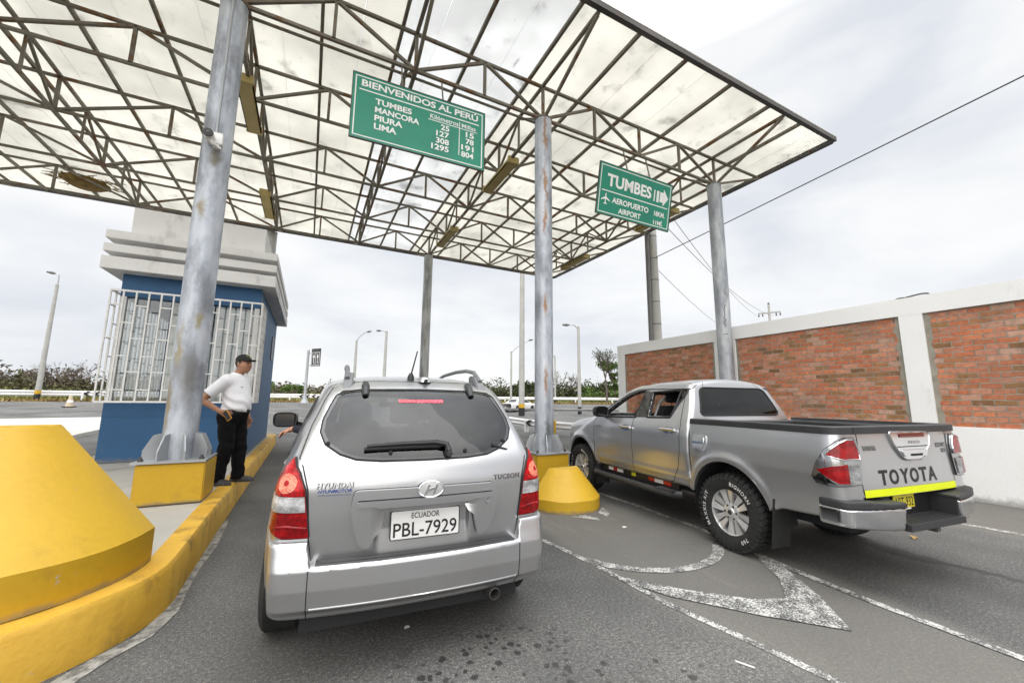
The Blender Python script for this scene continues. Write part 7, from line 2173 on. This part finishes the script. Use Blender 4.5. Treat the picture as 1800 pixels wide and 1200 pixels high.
# direction sign beyond the booth
sp_ = polar(-0.35, 56)
ds = thing('direction_sign', 'dark roadside panel with white arrows on a bracketed post behind the booth', 'road sign', tuple(sp_))
mb = MB(); mb.lathe([(0.5, 0.0), (0.22, 0.7), (0.17, 1.2), (0.15, 6.6)], 14); mb.build('post', M_galv, ds, 40)
q = Vector((0.55, 0.83, 0)).normalized() if False else Vector((0.62, -0.78, 0)).normalized()
c0 = rt * 0.45 + Vector((0, 0, 4.55))
for z in (4.7, 6.2):
    mb = MB(); mb.bar((0, 0, z), tuple(rt * 0.6 + Vector((0, 0, z))), 0.10); mb.build('bracket', M_galv, ds)
F_ = lambda u, v, w: tuple(c0 + q * u * 0.74 + Vector((0, 0, v * 0.74)) + Vector((q.y, -q.x, 0)) * w)
mb = MB(); mb.prism([(0, 0), (2.1, 0), (2.1, 3.0), (0, 3.0)], -0.04, 0.04, F_); pn = mb.build('panel', plain('dark_sign_panel', (0.045, 0.05, 0.052), 0.5), ds)
mb = MB()
for a in ((0.12, 0.12, 1.98, 0.19), (0.12, 2.3, 1.98, 2.37), (0.12, 0.12, 0.19, 2.37), (1.91, 0.12, 1.98, 2.37), (1.0, 0.12, 1.07, 2.37)):
    mb.prism([(a[0], a[1]), (a[2], a[1]), (a[2], a[3]), (a[0], a[3])], 0.042, 0.05, F_)
mb.build('frame_lines', M_sw, pn)
for u0 in (0.35, 1.25):
    mb = MB()
    mb.prism([(u0 + 0.22, 0.4), (u0 + 0.34, 0.4), (u0 + 0.30, 1.5), (u0 + 0.2, 1.5)], 0.042, 0.05, F_); mb.prism([(u0 + 0.05, 1.45), (u0 + 0.48, 1.45), (u0 + 0.26, 2.15)], 0.042, 0.05, F_)
    mb.build('arrow_symbol', M_sw, pn)

# guard rails
M_rail = worn('white_guard_rail', (0.70, 0.70, 0.69), (0.80, 0.80, 0.79), 0.5, 0.6, (0.3, 0.27, 0.22), (0.6, 0.8), 1.5, 0.5)
M_railg = worn('grey_guard_rail', (0.12, 0.12, 0.12), (0.2, 0.2, 0.2), 0.5, 0.6)
def guard_rail(label, pts, h=0.75, depth=0.31, step=4.0, mat=None, chev=(), post_mat=None):
    t = thing('guard_rail', label, 'guard rail', (pts[0][0], pts[0][1], elev(*pts[0])), 0, 'guard rails along the roads')
    L0 = t.location.copy()
    ln = dense(pts, 1.0, False)
    V3 = [Vector((x, y, elev(x, y))) for x, y in ln]
    mb = MB(); vs = []
    for i, p in enumerate(V3):
        d = V3[min(i + 1, len(V3) - 1)] - V3[max(i - 1, 0)]; d.z = 0; d.normalize(); n = Vector((d.y, -d.x, 0))
        if n.dot(-p) < 0: n = -n
        for off, z in ((-0.03, h), (0.05, h - 0.07 * depth / 0.31), (0.0, h - depth / 2), (0.05, h - depth + 0.07 * depth / 0.31), (-0.03, h - depth)):
            w = p + n * off; vs.append((w.x - L0.x, w.y - L0.y, p.z + z - L0.z))
    mb.add(vs, [(5 * i + k, 5 * i + k + 1, 5 * i + 6 + k, 5 * i + 5 + k) for i in range(len(V3) - 1) for k in range(4)])
    mb.build('rail', mat or M_rail, t)
    acc = 0
    for i in range(0, len(V3), max(1, int(step))):
        p = V3[i] - L0
        mb = MB(); mb.box((p.x - 0.08, p.y - 0.08, p.z - 0.05), (p.x + 0.08, p.y + 0.08, p.z + h - 0.05))
        mb.build('post', post_mat or M_whitep, t)
    for f in chev:
        i = int(f * (len(V3) - 1)); p = V3[i]; d = (V3[i + 1] - p); d.z = 0; d.normalize(); n = Vector((d.y, -d.x, 0))
        if n.dot(-p) < 0: n = -n
        mb = MB()
        for k in range(3):
            b = p + d * 0.75 * k + n * 0.075 - L0
            for sg in (1, -1):
                a = b + Vector((0, 0, h - depth / 2)); c = a + d * 0.3 + Vector((0, 0, sg * depth * 0.42))
                e = Vector(d) * 0.28
                mb.quad(tuple(a), tuple(a + e), tuple(c + e), tuple(c))
        mb.build('chevron', M_black, t)
pl = lambda a, d: tuple(polar(a, d)[:2])
guard_rail('long white guard rail along the far road, left half of the view', [pl(a, 61) for a in range(-50, 15, 4)], 1.05, 0.55, 6, chev=(0.475, 0.78))
guard_rail('distant white guard rail below the trees, right of the SUV', [pl(a, 61) for a in range(16, 56, 4)], 0.95, 0.40, 5)
guard_rail('near white guard rail with black chevrons behind the middle column', [(11.2, 23.6), (9.9, 20.0), (9.45, 17.0), (9.75, 14.2), (10.6, 11.9)], 0.60, 0.33, 3, chev=(0.62,))
guard_rail('low dark guard rail on white posts, between the two white guard rails', [(12.5, 37.0), (18, 33.6), (23, 30.3), (29, 26.0), (34, 22)], 0.62, 0.22, 4, mat=M_railg)
yp = thing('marker_post', 'thin yellow marker post beside the base of the middle column', 'marker post', (9.5, 14.6, 0))
mb = MB(); mb.lathe([(0.055, 0), (0.055, 0.62), (0.045, 0.66), (0.0, 0.67)], 14); mb.build('post', M_ylw, yp, 40)
mb = MB(); mb.lathe([(0.057, 0.0), (0.057, 0.10)], 14); mb.build('foot_band', M_black, yp, 40)
tc = polar(-20.75, 49)
cn = thing('traffic_cone', 'pale weathered traffic cone standing on the far left road', 'traffic cone', tuple(tc))
mb = MB(); mb.lathe([(0.26, 0.06), (0.17, 0.5), (0.085, 0.95), (0.07, 1.0), (0.0, 1.0)], 18); mb.build('body', plain('faded_cone', (0.52, 0.42, 0.30), 0.7), cn, 40)
mb = MB(); mb.lathe([(0.199, 0.40), (0.158, 0.58)], 18); mb.f = mb.f[:1 * 18]; mb.m = mb.m[:18]; mb.build('white_sleeve', M_whitep, cn, 40)
mb = MB(); mb.box((-0.33, -0.33, 0.0), (0.33, 0.33, 0.07)); mb.build('base', M_rubber, cn)

# white sedan on the far road
def sd_f(x, y, z):
    ax = np.abs(x)
    w = np.interp(z, [0.15, 0.4, 0.7, 0.9, 1.1, 1.4], [0.76, 0.83, 0.84, 0.79, 0.68, 0.54])
    side = ax - w + 0.10 * np.clip((0.7 - y) / 0.7, 0, 1) ** 2 + 0.14 * np.clip((y - 3.6) / 0.7, 0, 1) ** 2
    top = z - np.interp(y, [0.0, 0.15, 0.7, 0.9, 2.9, 3.3, 4.1, 4.3], [0.80, 0.88, 0.92, 0.93, 0.93, 0.88, 0.76, 0.62])
    low = smax(smax(side, top, 0.07), smax(-y + 0.05 * ax ** 2, y - 4.3 + 0.15 * ax ** 2, 0.03), 0.08)
    cab = smax(side, (z - np.interp(y, [0.5, 0.75, 1.35, 2.2, 2.5, 3.35], [0.85, 0.95, 1.36, 1.40, 1.36, 0.86])) * 0.8, 0.06)
    b = smin(low, cab, 0.04); b = smax(b, 0.2 - z, 0.04)
    for wy in (0.85, 3.35): b = np.maximum(b, np.minimum(0.34 - np.sqrt((y - wy) ** 2 + (z - 0.29) ** 2), ax - 0.5))
    return b
sp2 = polar(26.2, 42)
sedan = thing('sedan', 'small white sedan driving along the far road', 'car', tuple(sp2 + Vector((0, 0, 0.02))), R(-68))
P, Q, N = surface_net(sd_f, (-0.95, -0.1, 0.12), (0.95, 4.45, 1.5), 0.05)
net_object('body', P, Q, N, plain('white_car_paint', (0.74, 0.74, 0.73), 0.3, coat=0.6), sedan)
for t_ in (90, -90):
    s = -1 if t_ == 90 else 1
    for w in ([(0.98, 0.94), (1.85, 0.94), (1.85, 1.31), (1.42, 1.30)], [(1.93, 0.94), (3.02, 0.94), (2.55, 1.27), (1.93, 1.31)]):
        patch(sd_f, t_, ccw(mir(w, s)), 0.006, 0.08, 0.01).build('side_window', M_frit, sedan, 40)
patch(sd_f, 0, [(-0.55, 0.98), (0.55, 0.98), (0.46, 1.30), (-0.46, 1.30)], 0.006, 0.08, 0.01).build('rear_window', M_frit, sedan, 40)
patch(sd_f, 180, [(-0.6, 0.96), (0.6, 0.96), (0.48, 1.30), (-0.48, 1.30)], 0.006, 0.08, 0.01).build('windscreen', M_frit, sedan, 40)
for s in (-1, 1):
    patch(sd_f, 0, [(s * 0.6 - 0.10, 0.70), (s * 0.6 + 0.10, 0.70), (s * 0.6 + 0.10, 0.80), (s * 0.6 - 0.10, 0.80)], 0.01, 0.06, 0.01).build('tail_lamp', M_red, sedan, 40)
    for wy in (0.85, 3.35):
        w = MB(); w.lathe([(0.17, -0.09), (0.28, -0.095), (0.30, -0.07), (0.30, 0.07), (0.28, 0.095), (0.17, 0.09)], 22, (s * 0.70, wy, 0.295), axis='x')
        wo = w.build('wheel', M_tyre, sedan, 40)
        w = MB(); w.lathe([(0.0, 0.085 * s), (0.10, 0.09 * s), (0.175, 0.08 * s)], 18, (s * 0.70, wy, 0.295), axis='x'); w.f = w.f[:36]; w.m = w.m[:36]; w.build('hub_cap', M_alloy, wo, 40)

# ------------------------------------------------------------------ vegetation
def mat_leaf(name, c1, c2, c3):
    m, t, p = new_mat(name)
    v = ocoord(t)
    n = noise(t, v, 0.6, 4)
    n2 = nd(t, 'ShaderNodeTexWhiteNoise', {'Vector': nd(t, 'ShaderNodeVectorMath', {0: nd(t, 'ShaderNodeVectorMath', {0: v, 1: (0.45, 0.45, 0.45)}, operation='DIVIDE').outputs[0]}, operation='FLOOR').outputs[0]}).outputs['Value']
    f = mth(t, 'ADD', mth(t, 'MULTIPLY', n, 0.6), mth(t, 'MULTIPLY', n2, 0.4))
    setp(t, p, Base_Color=ramp(t, f, [(0.3, c1), (0.5, c2), (0.7, c3)]), Roughness=0.8)
    p.inputs['Specular IOR Level'].default_value = 0.2
    return m
M_acacia = mat_leaf('acacia_leaf', (0.022, 0.036, 0.012), (0.045, 0.062, 0.022), (0.075, 0.088, 0.032))
M_bright = mat_leaf('bright_leaf', (0.05, 0.09, 0.018), (0.085, 0.14, 0.03), (0.14, 0.18, 0.05))
M_scrub = mat_leaf('dry_scrub', (0.050, 0.042, 0.028), (0.10, 0.082, 0.055), (0.16, 0.128, 0.085))
M_olive = mat_leaf('olive_scrub', (0.040, 0.045, 0.022), (0.075, 0.078, 0.035), (0.12, 0.11, 0.055))
M_grass = mat_leaf('verge_grass', (0.12, 0.13, 0.03), (0.20, 0.22, 0.07), (0.34, 0.34, 0.16))
M_dryg = mat_leaf('dry_verge', (0.16, 0.10, 0.03), (0.25, 0.17, 0.06), (0.34, 0.25, 0.11))
M_bark = plain('grey_bark', (0.12, 0.10, 0.085), 0.9, var=0.3)
rg = random.Random(5)
def leaf(mb, c, s):
    a = Vector((rg.gauss(0, 1), rg.gauss(0, 1), rg.gauss(0, 0.7))).normalized()
    b = a.cross(Vector((rg.gauss(0, 1), rg.gauss(0, 1), rg.gauss(0, 1)))).normalized()
    a *= s * rg.uniform(0.5, 1.2); b *= s * rg.uniform(0.25, 0.5)
    c = Vector(c)
    mb.add([c - a, c - b * 0.9, c + a, c + b], [(0, 1, 2, 3)])
def clump(mb, c, r, n, s):
    for _ in range(n):
        u = Vector((rg.gauss(0, 1), rg.gauss(0, 1), rg.gauss(0, 1))).normalized() * r * rg.random() ** 0.45
        leaf(mb, (c[0] + u.x, c[1] + u.y, c[2] + u.z * 0.7), s)
def branch(mb, p, d, L, r, depth, tips, spread=0.55):
    q = p + d * L
    mid = p.lerp(q, 0.5) + Vector((rg.uniform(-1, 1), rg.uniform(-1, 1), rg.uniform(-0.5, 0.5))) * L * 0.08
    mb.tube([tuple(p), tuple(mid), tuple(q)], [r, r * 0.85, r * 0.65], 5 if depth < 2 else 4, cap=False)
    if depth == 0: tips.append(q); return
    for _ in range(3 if depth > 1 else 4):
        nd_ = (d + Vector((rg.uniform(-1, 1), rg.uniform(-1, 1), rg.uniform(-0.35, 0.7))) * spread).normalized()
        branch(mb, p.lerp(q, rg.uniform(0.65, 1.0)), nd_, L * rg.uniform(0.6, 0.85), r * 0.6, depth - 1, tips, spread)
def tree(label, base, h, width, leaf_mat, nleaf, leaf_s, name='tree', depth=3, flat=1.0, trunk_h=0.3, spread=0.6, group='trees beyond the far road', low=False):
    t = thing(name, label, 'tree', tuple(base), 0, group)
    mb = MB(); tips = []
    th = h * trunk_h
    mb.tube([(0, 0, -0.1), (0.05 * h * 0.2, 0, th * 0.5), (0, 0.03 * h, th)], [0.035 * h * 0.8, 0.028 * h * 0.8, 0.022 * h * 0.8], 8, cap=False)
    for k in range(5):
        a = 6.28 * k / 5 + rg.uniform(-0.4, 0.4)
        d = Vector((math.cos(a) * width / h * 1.2, math.sin(a) * width / h * 1.2, rg.uniform(0.5, 1.1) * flat)).normalized()
        branch(mb, Vector((0, 0.03 * h, th)), d, h * 0.30, 0.016 * h * 0.8, depth - 1, tips, spread)
    mb.build('trunk', M_bark, t, 60)
    if leaf_mat:
        cr = MB()
        if low:
            for k in range(16):
                zz = rg.uniform(0.15, 0.75) * h; clump(cr, (rg.uniform(-0.35, 0.35) * width, rg.uniform(-0.35, 0.35) * width, zz), 0.5, nleaf // 24, leaf_s)
        for q in tips:
            clump(cr, q, h * 0.085 + 0.12, max(1, nleaf // max(1, len(tips))), leaf_s)
        cr.build('crown', leaf_mat, t)
    return t
tree('bare grey branching tree between the middle column and the flat-armed lamp', polar(34.3, 74), 6.4, 5.0, None, 0, 0, 'bare_tree', 5, 1.0, 0.22, 0.62)
tree('low bare pale tree just right of the SUV roof rail', polar(24.1, 78), 4.6, 4.6, None, 0, 0, 'bare_tree', 5, 0.9, 0.2, 0.65)
tree('dark green acacia behind the thick pale lamp post', polar(29.6, 76), 5.3, 6.0, M_acacia, 3200, 0.22, 'acacia_tree', 4, 0.6, 0.3, 0.6)
tree('dark green acacia between the flat-armed lamp and the wall', polar(39.4, 74), 4.6, 6.0, M_acacia, 2600, 0.22, 'acacia_tree', 4, 0.6, 0.3, 0.6)
tree('tall thin green tree at the end of the brick wall', polar(41.5, 62), 6.0, 2.4, M_bright, 2200, 0.2, 'tree', 4, 1.6, 0.35, 0.45, low=True)
tree('sparse dark tree left of the tall tree by the wall', polar(40.3, 60), 6.0, 1.4, M_acacia, 500, 0.16, 'tree', 4, 1.5, 0.6, 0.45)
tree('feathery green tree between the booth and the SUV', polar(-3.0, 66), 3.6, 4.2, M_bright, 2200, 0.18, 'acacia_tree', 4, 0.5, 0.3, 0.6)
tree('bare twiggy tree right of the lone left lamp post', polar(-21.3, 80), 5.2, 3.4, None, 0, 0, 'bare_tree', 5, 1.1, 0.25, 0.6)
tree('leaning bare tree left of the lone lamp post', polar(-24.6, 78), 4.6, 4.0, None, 0, 0, 'bare_tree', 5, 0.9, 0.2, 0.7)
def scrub(name, label, mat, a0, a1, d0, d1, n, h0, h1, leaf_n, ls, kind='stuff'):
    mb = MB()
    for _ in range(n):
        p = polar(rg.uniform(a0, a1), rg.uniform(d0, d1))
        hh = rg.uniform(h0, h1)
        for k in range(rg.randint(2, 4)):
            clump(mb, (p.x + rg.uniform(-1.1, 1.1), p.y + rg.uniform(-1.1, 1.1), p.z + hh * rg.uniform(0.15, 0.85)), hh * 0.42, leaf_n // 3, ls)
    o = mb.build(name, mat); o['kind'] = kind; o['label'] = label
scrub('scrub', 'dry brown scrub along the skyline', M_scrub, -45, 58, 76, 96, 560, 2.0, 4.0, 60, 0.42)
scrub('undergrowth', 'olive undergrowth in front of the scrub', M_olive, -45, 58, 70, 84, 260, 1.4, 3.2, 54, 0.36)
scrub('scrub', 'pale twiggy scrub beyond the left guard rail', M_scrub, -42, -14, 84, 98, 140, 3.4, 5.4, 60, 0.34)
scrub('undergrowth', 'green undergrowth beside the wall end', M_bright, 37, 47, 66, 72, 26, 1.6, 3.6, 80, 0.3)
def blades(name, label, mat, a0, a1, d0, d1, n, h0, h1, w):
    mb = MB()
    for _ in range(n):
        p = polar(rg.uniform(a0, a1), rg.uniform(d0, d1)); hh = rg.uniform(h0, h1)
        lean = Vector((rg.uniform(-0.5, 0.5), rg.uniform(-0.5, 0.5), 1)) * hh
        s = Vector((rg.uniform(-1, 1), rg.uniform(-1, 1), 0)).normalized() * w
        mb.add([p - s, p + s, p + lean * 0.6 + s * 0.8, p + lean], [(0, 1, 2, 3)])
    o = mb.build(name, mat); o['kind'] = 'stuff'; o['label'] = label
scrub('undergrowth', 'dark green bushes behind the middle column and lamp posts', M_acacia, 22, 43, 72, 84, 90, 2.2, 4.6, 90, 0.3)
scrub('undergrowth', 'dark bushes left of the lone lamp post', M_acacia, -42, -13, 80, 94, 60, 2.4, 4.4, 80, 0.3)
blades('grass', 'pale green grass beyond the far left guard rail', M_grass, -45, 9, 62.5, 69, 3200, 0.5, 1.5, 0.13)
blades('grass', 'pale green grass beyond the far right guard rail', M_grass, 15, 56, 62.5, 68, 1500, 0.25, 0.6, 0.12)
blades('grass', 'dry yellow verge in front of the far guard rail', M_dryg, -45, 56, 58.5, 61, 3600, 0.12, 0.36, 0.12)

# litter
mb = MB(); mb.bar((2.335, 1.685, 0.007), (2.378, 1.598, 0.007), 0.006)
single(mb, 'drinking_straw', M_whitep, 'white straw lying on the asphalt at the bottom right', 'litter', (2.35, 1.64, 0.0))
mb = MB(); mb.add([(6.12, 2.14, 0.005), (6.19, 2.13, 0.018), (6.27, 2.17, 0.008), (6.19, 2.20, 0.03)], [(0, 1, 2), (0, 2, 3)])
single(mb, 'dry_leaf', plain('dry_leaf_brown', (0.32, 0.20, 0.07), 0.8), 'dry brown leaf on the asphalt under the pickup bumper', 'leaf', (6.19, 2.16, 0.0))
mb = MB(); mb.prism([(0.68, 2.87), (0.715, 2.875), (0.71, 2.90), (0.685, 2.895)], 0.004, 0.008)
single(mb, 'paper_scrap', M_whitep, 'tiny white paper scrap in the shadow behind the SUV', 'litter', (0.7, 2.88, 0.0))
mb = MB(); mb.prism([(3.47, 3.85), (3.53, 3.86), (3.52, 3.90), (3.48, 3.89)], 0.004, 0.008)
single(mb, 'paper_scrap', M_whitep, 'tiny white paper scrap on the asphalt below the small yellow block', 'litter', (3.5, 3.87, 0.0))
